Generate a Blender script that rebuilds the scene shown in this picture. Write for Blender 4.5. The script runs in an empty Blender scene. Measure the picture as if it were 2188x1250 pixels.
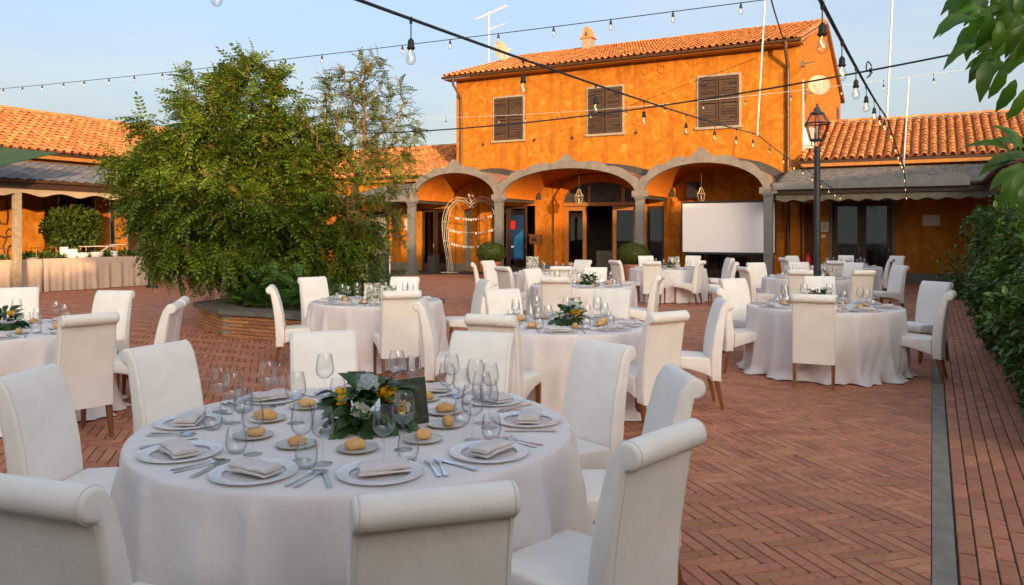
import bpy, bmesh, math, random
import numpy as np
from mathutils import Vector, Matrix

R = math.radians
random.seed(7)
rng = np.random.default_rng(7)
scn = bpy.context.scene
COL = scn.collection

# ------------------------------------------------------------------ camera
H, F, CX, HY = 1.64, 1690.0, 1094.0, 497.0        # eye height, focal length (photo px), centre column, horizon row
cam_d = bpy.data.cameras.new("camera")
cam = bpy.data.objects.new("camera", cam_d)
COL.objects.link(cam)
cam.location = (0, 0, H)
cam.rotation_euler = (R(90), 0, 0)
cam_d.sensor_width = 36.0
cam_d.lens = F / 2188 * 36
cam_d.shift_y = -(625 - HY) / 2188
cam_d.clip_start = 0.05
cam_d.clip_end = 3000
scn.camera = cam

# ------------------------------------------------------------------ sky and sun
TH = R(28)                                         # the courtyard grid is turned 28 degrees to the view
SUN_EL = R(6.0)
sun_h = Vector((-0.293, 0.956, 0)).normalized()   # horizontal way the light travels
world = bpy.data.worlds.new("World")
scn.world = world
world.use_nodes = True
wn = world.node_tree.nodes
wl = world.node_tree.links
wn.clear()
w_out = wn.new("ShaderNodeOutputWorld")
w_bg = wn.new("ShaderNodeBackground")
w_sky = wn.new("ShaderNodeTexSky")
w_sky.sky_type = 'NISHITA'
w_sky.sun_disc = False
w_sky.sun_elevation = SUN_EL
w_sky.sun_rotation = math.atan2(-sun_h.x, -sun_h.y)
w_sky.air_density = 0.5
w_sky.dust_density = 10.0
w_sky.ozone_density = 1.0
w_tc = wn.new("ShaderNodeTexCoord")
w_map = wn.new("ShaderNodeMapping")
w_map.inputs['Scale'].default_value = (1.2, 1.2, 7.0)
w_noise = wn.new("ShaderNodeTexNoise")
w_noise.inputs['Scale'].default_value = 2.0
w_noise.inputs['Detail'].default_value = 7
w_noise.inputs['Distortion'].default_value = 0.6
w_ramp = wn.new("ShaderNodeMapRange")                 # streaky thin cloud
w_ramp.inputs['From Min'].default_value = 0.40
w_ramp.inputs['From Max'].default_value = 0.78
w_ramp.inputs['To Min'].default_value = 0.0
w_ramp.inputs['To Max'].default_value = 0.30
w_sep = wn.new("ShaderNodeSeparateXYZ")
w_h1 = wn.new("ShaderNodeMath")                       # haze thickens evenly towards the horizon all round
w_h1.operation = 'MULTIPLY'
w_h1.inputs[1].default_value = -6.5
w_h2 = wn.new("ShaderNodeMath")
w_h2.operation = 'EXPONENT'
w_h3 = wn.new("ShaderNodeMath")
w_h3.operation = 'MULTIPLY_ADD'
w_h3.inputs[1].default_value = 0.85
w_h3.inputs[2].default_value = 0.16
w_h4 = wn.new("ShaderNodeMath")
w_h4.operation = 'ADD'
w_h4.use_clamp = True
w_mix = wn.new("ShaderNodeMix")
w_mix.data_type = 'RGBA'
w_mix.inputs['B'].default_value = (1.04, 1.14, 1.08, 1)
wl.new(w_tc.outputs['Generated'], w_map.inputs['Vector'])
wl.new(w_map.outputs['Vector'], w_noise.inputs['Vector'])
wl.new(w_noise.outputs['Fac'], w_ramp.inputs['Value'])
wl.new(w_tc.outputs['Generated'], w_sep.inputs['Vector'])
wl.new(w_sep.outputs['Z'], w_h1.inputs[0])
wl.new(w_h1.outputs[0], w_h2.inputs[0])
wl.new(w_h2.outputs[0], w_h3.inputs[0])
wl.new(w_h3.outputs[0], w_h4.inputs[0])
wl.new(w_ramp.outputs['Result'], w_h4.inputs[1])
wl.new(w_h4.outputs[0], w_mix.inputs['Factor'])
wl.new(w_sky.outputs['Color'], w_mix.inputs['A'])
wl.new(w_mix.outputs['Result'], w_bg.inputs['Color'])
wl.new(w_bg.outputs['Background'], w_out.inputs['Surface'])
w_bg.inputs['Strength'].default_value = 0.15

sun_d = bpy.data.lights.new("sun", 'SUN')
sun_d.energy = 1.15
sun_d.angle = R(0.6)
sun_d.color = (1.0, 0.66, 0.36)
sun = bpy.data.objects.new("sun", sun_d)
COL.objects.link(sun)
ldir = Vector((sun_h.x * math.cos(SUN_EL), sun_h.y * math.cos(SUN_EL), -math.sin(SUN_EL)))
sun.rotation_euler = ldir.to_track_quat('-Z', 'Y').to_euler()
sun.location = (6, -20, 12)

vs = scn.view_settings
vs.view_transform = 'Standard'
vs.look = 'None'
vs.exposure = 2.42
vs.gamma = 1.0
vs.use_curve_mapping = False
scn.cycles.use_denoising = True
scn.cycles.max_bounces = 9
scn.cycles.diffuse_bounces = 5
scn.cycles.glossy_bounces = 4
scn.cycles.transmission_bounces = 6
scn.cycles.transparent_max_bounces = 24
scn.cycles.caustics_reflective = False
scn.cycles.caustics_refractive = False
scn.cycles.sample_clamp_indirect = 6.0

# ------------------------------------------------------------------ geometry helpers
SITE = Matrix.Rotation(-TH, 4, 'Z')                # site axes: x = along the main facade, y = away from the camera
ID = Matrix.Identity(4)
PINV = {}
PMAT = {}


def site(u, v, z=0.0):
    return SITE @ Vector((u, v, z))


def to_uv(x, y):
    return (math.cos(TH) * x - math.sin(TH) * y, math.sin(TH) * x + math.cos(TH) * y)


def ray(px, py, z=0.0):
    """point of the photo's pixel on the level plane at height z"""
    y = F * (H - z) / (py - HY)
    return ((px - CX) / F * y, y)


def at(px, py, y):
    """point of the photo's pixel at distance y"""
    return Vector(((px - CX) / F * y, y, H - (py - HY) / F * y))


def pxof(p):
    return (CX + F * p[0] / p[1], HY + F * (H - p[2]) / p[1])


def tag(o, label=None, cat=None, group=None, kind=None):
    if label: o["label"] = label
    if cat: o["category"] = cat
    if group: o["group"] = group
    if kind: o["kind"] = kind
    return o


def thing(name, label, cat, loc=(0, 0, 0), rz=0.0, group=None, kind=None):
    o = bpy.data.objects.new(name, None)
    o.empty_display_size = 0.1
    COL.objects.link(o)
    o.location = loc
    o.rotation_euler = (0, 0, rz)
    m = Matrix.Translation(Vector(loc)) @ Matrix.Rotation(rz, 4, 'Z')
    PMAT[o] = m
    PINV[o] = m.inverted()
    return tag(o, label, cat, group, kind)


def s_thing(name, label, cat, u, v, z=0.0, group=None, kind=None):
    return thing(name, label, cat, tuple(site(u, v, z)), -TH, group, kind)


def link(name, me, m=None, parent=None, smooth=False, angle=40):
    if m is not None and not me.materials:
        me.materials.append(m)
    if smooth:
        me.polygons.foreach_set('use_smooth', np.ones(len(me.polygons), dtype=bool))
        if angle:
            me.set_sharp_from_angle(angle=R(angle))
    o = bpy.data.objects.new(name, me)
    COL.objects.link(o)
    if parent is not None:
        o.parent = parent
        PINV[o] = PINV.get(parent, ID)
        PMAT[o] = PMAT.get(parent, ID)
    return o


def mesh_np(name, verts, faces):
    me = bpy.data.meshes.new(name)
    me.from_pydata([tuple(x) for x in verts], [], faces)
    me.update()
    return me


def mesh_arrays(name, V, Q):
    """V (n,3) floats, Q (m,k) faces of k corners each"""
    V = np.asarray(V, dtype=np.float32)
    Q = np.asarray(Q, dtype=np.int32)
    me = bpy.data.meshes.new(name)
    me.vertices.add(len(V))
    me.vertices.foreach_set('co', V.ravel())
    k = Q.shape[1]
    me.loops.add(Q.size)
    me.loops.foreach_set('vertex_index', Q.ravel())
    me.polygons.add(len(Q))
    me.polygons.foreach_set('loop_start', np.arange(0, Q.size, k, dtype=np.int32))
    me.polygons.foreach_set('loop_total', np.full(len(Q), k, dtype=np.int32))
    me.update(calc_edges=True)
    me.validate()
    return me


class MB:
    """collects shapes and links them as one mesh object"""
    def __init__(self, m=None):
        self.m = m.copy() if m is not None else None
        self.v = []
        self.f = []

    def add(self, vs, fs, m=None):
        n = len(self.v)
        mm = self.m
        if m is not None:
            mm = m if mm is None else mm @ m
        for p in vs:
            p = Vector(p)
            self.v.append(mm @ p if mm is not None else p)
        self.f.extend([tuple(i + n for i in f) for f in fs])
        return self

    def box(self, x0, x1, y0, y1, z0, z1, m=None):
        vs = [(x0, y0, z0), (x1, y0, z0), (x1, y1, z0), (x0, y1, z0), (x0, y0, z1), (x1, y0, z1), (x1, y1, z1), (x0, y1, z1)]
        fs = [(0, 3, 2, 1), (4, 5, 6, 7), (0, 1, 5, 4), (1, 2, 6, 5), (2, 3, 7, 6), (3, 0, 4, 7)]
        return self.add(vs, fs, m)

    def cbox(self, x0, x1, y0, y1, z0, z1, b=0.01, m=None):
        """box with chamfered edges"""
        vs, fs = [], []
        for (z, e) in ((z0, b), (z0 + b, 0), (z1 - b, 0), (z1, b)):
            a0, a1, c0, c1 = x0 + e, x1 - e, y0 + e, y1 - e
            k = b * 0.6
            vs += [(a0 + k, c0, z), (a1 - k, c0, z), (a1, c0 + k, z), (a1, c1 - k, z), (a1 - k, c1, z), (a0 + k, c1, z), (a0, c1 - k, z), (a0, c0 + k, z)]
        fs.append(tuple(range(7, -1, -1)))
        fs.append(tuple(range(24, 32)))
        for l in range(3):
            for i in range(8):
                j = (i + 1) % 8
                fs.append((l * 8 + i, l * 8 + j, l * 8 + 8 + j, l * 8 + 8 + i))
        return self.add(vs, fs, m)

    def tube(self, pts, rad, n=8, cap=True, m=None, closed=False):
        pts = [Vector(p) for p in pts]
        k = len(pts)
        if not hasattr(rad, '__len__'):
            rad = [rad] * k
        vs, fs = [], []
        prev = None
        for i, p in enumerate(pts):
            if closed:
                d = pts[(i + 1) % k] - pts[i - 1]
            else:
                d = pts[min(i + 1, k - 1)] - pts[max(i - 1, 0)]
            d = d.normalized() if d.length > 1e-9 else Vector((0, 0, 1))
            if prev is None:
                a = d.orthogonal().normalized()
            else:
                a = prev - d * prev.dot(d)
                a = a.normalized() if a.length > 1e-6 else d.orthogonal().normalized()
            prev = a
            b = d.cross(a)
            for j in range(n):
                t = 2 * math.pi * j / n
                vs.append(p + (a * math.cos(t) + b * math.sin(t)) * rad[i])
        seg = k if closed else k - 1
        for i in range(seg):
            i2 = (i + 1) % k
            for j in range(n):
                j2 = (j + 1) % n
                fs.append((i * n + j, i * n + j2, i2 * n + j2, i2 * n + j))
        if cap and not closed:
            fs.append(tuple(range(n - 1, -1, -1)))
            fs.append(tuple((k - 1) * n + j for j in range(n)))
        return self.add(vs, fs, m)

    def lathe(self, prof, n=20, c=(0, 0, 0), m=None, caps=True):
        vs, fs = [], []
        for (r, z) in prof:
            for j in range(n):
                t = 2 * math.pi * j / n
                vs.append((c[0] + r * math.cos(t), c[1] + r * math.sin(t), c[2] + z))
        for i in range(len(prof) - 1):
            for j in range(n):
                j2 = (j + 1) % n
                fs.append((i * n + j, i * n + j2, (i + 1) * n + j2, (i + 1) * n + j))
        if caps and prof[0][0] > 1e-3: fs.append(tuple(range(n - 1, -1, -1)))
        if caps and prof[-1][0] > 1e-3: fs.append(tuple((len(prof) - 1) * n + j for j in range(n)))
        return self.add(vs, fs, m)

    def prism(self, poly, a, b, axis='y', m=None):
        """extrude a 2-D outline: axis y -> (x, z) outline from y=a to y=b; axis x -> (y, z); axis z -> (x, y)"""
        def P(p, t):
            return {'y': (p[0], t, p[1]), 'x': (t, p[0], p[1]), 'z': (p[0], p[1], t)}[axis]
        n = len(poly)
        vs = [P(p, a) for p in poly] + [P(p, b) for p in poly]
        fs = [tuple(range(n - 1, -1, -1)), tuple(range(n, 2 * n))]
        for i in range(n):
            j = (i + 1) % n
            fs.append((i, j, n + j, n + i))
        return self.add(vs, fs, m)

    def band(self, inner, outer, a, b, axis='y', m=None):
        """open band between two outlines with the same number of points, extruded"""
        def P(p, t):
            return {'y': (p[0], t, p[1]), 'x': (t, p[0], p[1]), 'z': (p[0], p[1], t)}[axis]
        n = len(inner)
        vs = [P(p, a) for p in inner] + [P(p, a) for p in outer] + [P(p, b) for p in inner] + [P(p, b) for p in outer]
        fs = []
        for i in range(n - 1):
            fs.append((i, i + 1, n + i + 1, n + i))
            fs.append((2 * n + i + 1, 2 * n + i, 3 * n + i, 3 * n + i + 1))
            fs.append((i + 1, i, 2 * n + i, 2 * n + i + 1))
            fs.append((n + i, n + i + 1, 3 * n + i + 1, 3 * n + i))
        fs.append((0, n, 3 * n, 2 * n))
        fs.append((n - 1, 2 * n + n - 1, 3 * n + n - 1, n + n - 1))
        return self.add(vs, fs, m)

    def ball(self, c, r, n=12, k=8, m=None):
        prof = [(r * math.sin(math.pi * i / k), -r * math.cos(math.pi * i / k)) for i in range(k + 1)]
        prof[0] = (1e-6, -r)
        prof[-1] = (1e-6, r)
        return self.lathe(prof, n, c, m)

    def build(self, name, mat, parent=None, smooth=False, angle=40, label=None):
        pi = PINV.get(parent) if parent is not None else None
        V = [pi @ p for p in self.v] if pi is not None else self.v
        me = mesh_np(name, V, self.f)
        bm = bmesh.new()
        bm.from_mesh(me)
        bmesh.ops.recalc_face_normals(bm, faces=bm.faces)
        bm.to_mesh(me)
        bm.free()
        o = link(name, me, mat, parent, smooth, angle)
        if label: o["label"] = label
        return o


def in_frame(p, margin=40):
    if p[1] < 0.4: return False
    x, y = pxof(p)
    return -margin < x < 2188 + margin and -margin < y < 1250 + margin


def pieces(parent, name, me, mats, mat, limit=300, rest_name=None, label=None, vary=None):
    """alike pieces of one thing: the ones that show largest as parts of their own, the rest as one part of kind stuff"""
    if not me.materials:
        me.materials.append(mat)
    pi = PINV.get(parent, ID)
    order = sorted(range(len(mats)), key=lambda i: (not in_frame(mats[i].translation), mats[i].translation.y))
    one = [i for i in order[:limit] if in_frame(mats[i].translation, 120)]
    chosen = set(one)
    for i in one:
        o = bpy.data.objects.new(name, me)
        COL.objects.link(o)
        o.parent = parent
        o.matrix_basis = pi @ mats[i]
    rest = [i for i in range(len(mats)) if i not in chosen]
    if rest:
        n = len(me.vertices)
        co = np.empty(n * 3, dtype=np.float64)
        me.vertices.foreach_get('co', co)
        co = np.c_[co.reshape(-1, 3), np.ones(n)]
        V = []
        for i in rest:
            V.append(co @ np.array(pi @ mats[i]).T[:, :3])
        fs = [tuple(p.vertices) for p in me.polygons]
        faces = []
        for q in range(len(rest)):
            faces.extend([tuple(a + q * n for a in f) for f in fs])
        m2 = mesh_np(rest_name or name, np.vstack(V), faces)
        m2.materials.append(mat)
        if len(me.polygons) and me.polygons[0].use_smooth:
            m2.polygons.foreach_set('use_smooth', np.ones(len(m2.polygons), dtype=bool))
        o = bpy.data.objects.new(rest_name or name, m2)
        COL.objects.link(o)
        o.parent = parent
        o["kind"] = "stuff"
        if label: o["label"] = label


def copy_tree(o, parent=None):
    c = o.copy()
    COL.objects.link(c)
    if parent is not None:
        c.parent = parent
    for ch in o.children:
        copy_tree(ch, c)
    return c


# ------------------------------------------------------------------ materials
def nodes_of(name):
    m = bpy.data.materials.new(name)
    m.use_nodes = True
    nt = m.node_tree
    b = nt.nodes["Principled BSDF"]
    return m, nt, b


def pm(name, c1, c2=None, rough=0.6, scale=6.0, detail=6, dist=0.0, bump=0.0, bscale=None, bdist=0.01, metal=0.0, spec=0.4,
       rnd=0.0, isl=0.0, spots=None, spot_scale=30.0, spot_amt=0.5, trans=0.0, sheen=0.0, lo=0.3, hi=0.7, stretch=None, rvar=0.0, coat=0.0, streak=None, bump2=None):
    m, nt, b = nodes_of(name)
    N, L = nt.nodes, nt.links
    tc = N.new("ShaderNodeTexCoord")
    vec = tc.outputs['Object']
    if stretch:
        mp = N.new("ShaderNodeMapping")
        mp.inputs['Scale'].default_value = stretch
        L.new(vec, mp.inputs['Vector'])
        vec = mp.outputs['Vector']
    col = None
    no = N.new("ShaderNodeTexNoise")
    no.inputs['Scale'].default_value = scale
    no.inputs['Detail'].default_value = detail
    no.inputs['Distortion'].default_value = dist
    L.new(vec, no.inputs['Vector'])
    ra = N.new("ShaderNodeValToRGB")
    ra.color_ramp.elements[0].position = lo
    ra.color_ramp.elements[1].position = hi
    ra.color_ramp.elements[0].color = (*c1, 1)
    ra.color_ramp.elements[1].color = (*(c2 or c1), 1)
    L.new(no.outputs['Fac'], ra.inputs['Fac'])
    col = ra.outputs['Color']
    if spots:
        n2 = N.new("ShaderNodeTexNoise")
        n2.inputs['Scale'].default_value = spot_scale
        n2.inputs['Detail'].default_value = 4
        L.new(vec, n2.inputs['Vector'])
        r2 = N.new("ShaderNodeValToRGB")
        r2.color_ramp.elements[0].position = 0.56
        r2.color_ramp.elements[1].position = 0.74
        r2.color_ramp.elements[0].color = (0, 0, 0, 1)
        r2.color_ramp.elements[1].color = (spot_amt, spot_amt, spot_amt, 1)
        L.new(n2.outputs['Fac'], r2.inputs['Fac'])
        mx = N.new("ShaderNodeMix")
        mx.data_type = 'RGBA'
        mx.inputs['B'].default_value = (*spots, 1)
        L.new(r2.outputs['Color'], mx.inputs['Factor'])
        L.new(col, mx.inputs['A'])
        col = mx.outputs['Result']
    if streak:
        ms_ = N.new("ShaderNodeMapping")
        ms_.inputs['Scale'].default_value = (1.6, 1.6, 0.16)
        L.new(tc.outputs['Object'], ms_.inputs['Vector'])
        n3 = N.new("ShaderNodeTexNoise")
        n3.inputs['Scale'].default_value = 2.2
        n3.inputs['Detail'].default_value = 8
        n3.inputs['Distortion'].default_value = 0.4
        L.new(ms_.outputs['Vector'], n3.inputs['Vector'])
        r3 = N.new("ShaderNodeMapRange")
        r3.inputs['From Min'].default_value = 0.50
        r3.inputs['From Max'].default_value = 0.72
        r3.inputs['To Max'].default_value = streak[3]
        L.new(n3.outputs['Fac'], r3.inputs['Value'])
        m3 = N.new("ShaderNodeMix")
        m3.data_type = 'RGBA'
        m3.inputs['B'].default_value = (*streak[:3], 1)
        L.new(r3.outputs['Result'], m3.inputs['Factor'])
        L.new(col, m3.inputs['A'])
        col = m3.outputs['Result']
    if rnd or isl:
        hs = N.new("ShaderNodeHueSaturation")
        oi = N.new("ShaderNodeObjectInfo")
        ge = N.new("ShaderNodeNewGeometry")
        ad = N.new("ShaderNodeMath")
        ad.operation = 'ADD'
        if isl:
            L.new(oi.outputs['Random'], ad.inputs[0])
            L.new(ge.outputs['Random Per Island'], ad.inputs[1])
            fr = N.new("ShaderNodeMath")
            fr.operation = 'FRACT'
            L.new(ad.outputs[0], fr.inputs[0])
            src = fr.outputs[0]
        else:
            src = oi.outputs['Random']
        amt = max(rnd, isl)
        mr = N.new("ShaderNodeMapRange")
        mr.inputs['To Min'].default_value = 1 - amt
        mr.inputs['To Max'].default_value = 1 + amt
        L.new(src, mr.inputs['Value'])
        L.new(mr.outputs['Result'], hs.inputs['Value'])
        mh = N.new("ShaderNodeMapRange")
        mh.inputs['To Min'].default_value = 0.5 - amt * 0.035
        mh.inputs['To Max'].default_value = 0.5 + amt * 0.035
        f2 = N.new("ShaderNodeMath")
        f2.operation = 'MULTIPLY'
        f2.inputs[1].default_value = 7.31
        f3 = N.new("ShaderNodeMath")
        f3.operation = 'FRACT'
        L.new(src, f2.inputs[0])
        L.new(f2.outputs[0], f3.inputs[0])
        L.new(f3.outputs[0], mh.inputs['Value'])
        L.new(mh.outputs['Result'], hs.inputs['Hue'])
        L.new(col, hs.inputs['Color'])
        col = hs.outputs['Color']
    L.new(col, b.inputs['Base Color'])
    b.inputs['Roughness'].default_value = rough
    b.inputs['Metallic'].default_value = metal
    b.inputs['Specular IOR Level'].default_value = spec
    if sheen: b.inputs['Sheen Weight'].default_value = sheen
    if coat: b.inputs['Coat Weight'].default_value = coat
    if rvar:
        mr2 = N.new("ShaderNodeMapRange")
        mr2.inputs['To Min'].default_value = max(0.02, rough - rvar)
        mr2.inputs['To Max'].default_value = min(1, rough + rvar)
        L.new(no.outputs['Fac'], mr2.inputs['Value'])
        L.new(mr2.outputs['Result'], b.inputs['Roughness'])
    if bump:
        nb = N.new("ShaderNodeTexNoise")
        nb.inputs['Scale'].default_value = bscale or scale * 3
        nb.inputs['Detail'].default_value = 6
        nb.inputs['Distortion'].default_value = dist
        L.new(vec, nb.inputs['Vector'])
        bu = N.new("ShaderNodeBump")
        bu.inputs['Strength'].default_value = bump
        bu.inputs['Distance'].default_value = bdist
        L.new(nb.outputs['Fac'], bu.inputs['Height'])
        L.new(bu.outputs['Normal'], b.inputs['Normal'])
        if bump2:                                    # broader creases: (scale vector, strength, distance, distortion)
            mp2 = N.new("ShaderNodeMapping")
            mp2.inputs['Scale'].default_value = bump2[0]
            oi2 = N.new("ShaderNodeObjectInfo")
            va = N.new("ShaderNodeVectorMath")
            va.operation = 'SCALE'
            va.inputs[0].default_value = (37.0, 21.0, 13.0)
            L.new(oi2.outputs['Random'], va.inputs['Scale'])
            L.new(va.outputs[0], mp2.inputs['Location'])
            L.new(tc.outputs['Object'], mp2.inputs['Vector'])
            n5 = N.new("ShaderNodeTexNoise")
            n5.inputs['Scale'].default_value = 1.0
            n5.inputs['Detail'].default_value = 3
            n5.inputs['Distortion'].default_value = bump2[3]
            L.new(mp2.outputs['Vector'], n5.inputs['Vector'])
            b5 = N.new("ShaderNodeBump")
            b5.inputs['Strength'].default_value = bump2[1]
            b5.inputs['Distance'].default_value = bump2[2]
            L.new(n5.outputs['Fac'], b5.inputs['Height'])
            L.new(bu.outputs['Normal'], b5.inputs['Normal'])
            L.new(b5.outputs['Normal'], b.inputs['Normal'])
    if trans:
        tr = N.new("ShaderNodeBsdfTranslucent")
        ms = N.new("ShaderNodeMixShader")
        ms.inputs['Fac'].default_value = trans
        L.new(col, tr.inputs['Color'])
        L.new(b.outputs[0], ms.inputs[1])
        L.new(tr.outputs[0], ms.inputs[2])
        L.new(ms.outputs[0], N["Material Output"].inputs['Surface'])
    return m


def thin_glass(name, tint=(0.96, 0.97, 0.97), edge=(0.45, 0.47, 0.48), rough=0.02, ior=1.5, gain=1.0, refl=0.55):
    m, nt, b = nodes_of(name)
    N, L = nt.nodes, nt.links
    N.remove(b)
    tr = N.new("ShaderNodeBsdfTransparent")
    gl = N.new("ShaderNodeBsdfGlossy")
    gl.inputs['Roughness'].default_value = rough
    lw = N.new("ShaderNodeLayerWeight")
    lw.inputs['Blend'].default_value = 0.5
    mx = N.new("ShaderNodeMix")
    mx.data_type = 'RGBA'
    mx.inputs['A'].default_value = (*tint, 1)
    mx.inputs['B'].default_value = (*edge, 1)
    p3 = N.new("ShaderNodeMath")
    p3.operation = 'POWER'
    p3.inputs[1].default_value = 3.2
    L.new(lw.outputs['Facing'], p3.inputs[0])
    L.new(p3.outputs[0], mx.inputs['Factor'])
    L.new(mx.outputs['Result'], tr.inputs['Color'])
    l2 = N.new("ShaderNodeLayerWeight")
    l2.inputs['Blend'].default_value = 0.5
    pw = N.new("ShaderNodeMath")
    pw.operation = 'POWER'
    pw.inputs[1].default_value = 4.0
    L.new(l2.outputs['Facing'], pw.inputs[0])
    mu = N.new("ShaderNodeMath")
    mu.operation = 'MULTIPLY_ADD'
    mu.inputs[1].default_value = refl
    mu.inputs[2].default_value = 0.035 * gain
    mu.use_clamp = True
    L.new(pw.outputs[0], mu.inputs[0])
    ms = N.new("ShaderNodeMixShader")
    L.new(mu.outputs[0], ms.inputs['Fac'])
    L.new(tr.outputs[0], ms.inputs[1])
    L.new(gl.outputs[0], ms.inputs[2])
    L.new(ms.outputs[0], N["Material Output"].inputs['Surface'])
    return m


def emit(name, col, strength):
    m, nt, b = nodes_of(name)
    b.inputs['Base Color'].default_value = (*col, 1)
    b.inputs['Emission Color'].default_value = (*col, 1)
    b.inputs['Emission Strength'].default_value = strength
    return m


M = {}
M['stucco'] = pm('orange_stucco', (0.37, 0.112, 0.009), (0.52, 0.195, 0.020), rough=0.85, scale=1.5, detail=10, dist=3.2, bump=0.35, bscale=5.0, bdist=0.02,
                 spots=(0.62, 0.275, 0.05), spot_scale=2.6, spot_amt=0.8, spec=0.15, lo=0.33, hi=0.68, streak=(0.27, 0.085, 0.012, 0.7))
M['stucco_deep'] = pm('deep_orange_stucco', (0.42, 0.112, 0.009), (0.56, 0.18, 0.018), rough=0.85, scale=2.0, detail=9, dist=2.4, bump=0.3, bscale=6, bdist=0.02, spec=0.15,
                      spots=(0.60, 0.24, 0.05), spot_scale=4, spot_amt=0.4)
M['plinth'] = pm('grey_plinth_stone', (0.13, 0.115, 0.095), (0.20, 0.18, 0.15), rough=0.85, scale=9, bump=0.3)
M['concrete'] = pm('grey_cast_stone', (0.155, 0.135, 0.12), (0.225, 0.20, 0.175), rough=0.85, scale=3.5, detail=10, bump=0.25, bscale=30, spots=(0.10, 0.085, 0.07), spot_scale=11, spot_amt=0.5)
M['steel'] = pm('grey_painted_steel', (0.125, 0.125, 0.12), (0.175, 0.172, 0.165), rough=0.55, scale=7, bump=0.08, bscale=60, spots=(0.12, 0.10, 0.08), spot_scale=16, spot_amt=0.35)
M['tile'] = pm('terracotta_roof_tile', (0.46, 0.165, 0.052), (0.64, 0.27, 0.095), rough=0.82, scale=5, detail=8, bump=0.3, bscale=40, isl=0.30, spec=0.2, spots=(0.18, 0.085, 0.045), spot_scale=10, spot_amt=0.6)
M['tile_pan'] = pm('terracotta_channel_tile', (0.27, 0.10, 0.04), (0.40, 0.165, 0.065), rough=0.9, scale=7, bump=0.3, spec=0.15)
M['slate'] = pm('grey_slate', (0.10, 0.102, 0.112), (0.185, 0.183, 0.19), rough=0.6, scale=6, detail=8, bump=0.25, bscale=30, isl=0.24, spec=0.4, spots=(0.28, 0.24, 0.19), spot_scale=6, spot_amt=0.35)
M['vault_tile'] = pm('brown_vault_tiles', (0.25, 0.12, 0.07), (0.37, 0.19, 0.11), rough=0.85, scale=12, bump=0.5, bscale=26, bdist=0.03, stretch=(1, 5, 5))
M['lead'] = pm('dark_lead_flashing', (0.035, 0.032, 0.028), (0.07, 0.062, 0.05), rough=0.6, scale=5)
M['gutter'] = pm('brown_copper_gutter', (0.085, 0.045, 0.025), (0.15, 0.085, 0.045), rough=0.5, metal=0.3, scale=9)
M['dark_wood'] = pm('dark_stained_wood', (0.032, 0.014, 0.008), (0.07, 0.03, 0.016), rough=0.5, scale=6, stretch=(6, 6, 1), bump=0.15)
M['shutter'] = pm('weathered_brown_shutter', (0.045, 0.024, 0.014), (0.095, 0.052, 0.029), rough=0.7, scale=8, stretch=(1, 1, 8), bump=0.25, bscale=24, rnd=0.28)
M['frame'] = pm('pale_stone_window_frame', (0.26, 0.205, 0.14), (0.38, 0.31, 0.22), rough=0.85, scale=9, bump=0.2)
M['door_wood'] = pm('orange_varnished_wood', (0.30, 0.115, 0.022), (0.45, 0.19, 0.042), rough=0.42, scale=5, stretch=(7, 7, 1), bump=0.1)
M['dark_in'] = pm('room_shade_plaster', (0.05, 0.04, 0.032), (0.075, 0.06, 0.048), rough=0.9)  # dark tone put in to keep the rooms behind the openings shaded
M['curtain'] = pm('green_grey_curtain', (0.17, 0.175, 0.14), (0.26, 0.26, 0.21), rough=0.9, scale=3, stretch=(20, 20, 1))
M['curtain_red'] = pm('brown_red_curtain', (0.10, 0.03, 0.012), (0.17, 0.055, 0.02), rough=0.9, scale=3, stretch=(20, 20, 1))
M['window_glass'] = thin_glass('door_glass', (0.50, 0.52, 0.50), (0.3, 0.3, 0.3), rough=0.015, gain=1.3)
M['black'] = pm('black_metal', (0.012, 0.012, 0.013), (0.024, 0.024, 0.026), rough=0.42, scale=12, spec=0.5)
M['black_rubber'] = pm('black_rubber', (0.012, 0.012, 0.013), (0.022, 0.022, 0.024), rough=0.6)
M['post'] = pm('dark_green_grey_iron', (0.022, 0.026, 0.028), (0.045, 0.05, 0.052), rough=0.42, scale=10, metal=0.2)
M['white_metal'] = pm('white_painted_metal', (0.72, 0.69, 0.64), (0.8, 0.77, 0.72), rough=0.4)
M['cream_wire'] = pm('cream_painted_wire', (0.46, 0.42, 0.35), (0.56, 0.52, 0.44), rough=0.5)
M['screen'] = pm('white_screen_fabric', (0.80, 0.775, 0.79), (0.83, 0.80, 0.81), rough=0.8, scale=2)
M['white'] = pm('white_paint', (0.7, 0.69, 0.66), (0.8, 0.79, 0.76), rough=0.6)
M['leather'] = pm('off_white_leatherette', (0.83, 0.775, 0.71), (0.89, 0.845, 0.785), rough=0.55, scale=5, detail=8, dist=1.2, bump=0.30, bscale=34, bdist=0.005, rnd=0.06, spec=0.35, rvar=0.08,
                  spots=(0.78, 0.72, 0.64), spot_scale=4.5, spot_amt=0.5, bump2=((5.0, 5.0, 3.5), 0.3, 0.03, 0.4))
M['piping'] = pm('beige_seam_piping', (0.70, 0.66, 0.61), (0.76, 0.72, 0.67), rough=0.6)
M['leg'] = pm('brown_varnished_leg', (0.15, 0.052, 0.016), (0.25, 0.095, 0.03), rough=0.35, scale=4, stretch=(8, 8, 1), rnd=0.1)
M['cloth'] = pm('pale_lilac_tablecloth', (0.71, 0.65, 0.63), (0.78, 0.72, 0.695), rough=0.75, scale=2.5, detail=9, dist=1.5, bump=0.45, bscale=9, bdist=0.010, sheen=0.15, spec=0.25, rnd=0.03, bump2=((6.0, 6.0, 1.5), 0.22, 0.04, 0.5))
M['cloth_sun_tint'] = pm('sun_tinted_tablecloth', (0.47, 0.34, 0.26), (0.54, 0.41, 0.32), rough=0.8, scale=3, detail=8, dist=1.0, bump=0.25, bscale=7, bdist=0.02)  # warm sunlight put into the colour of a pale cloth
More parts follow.
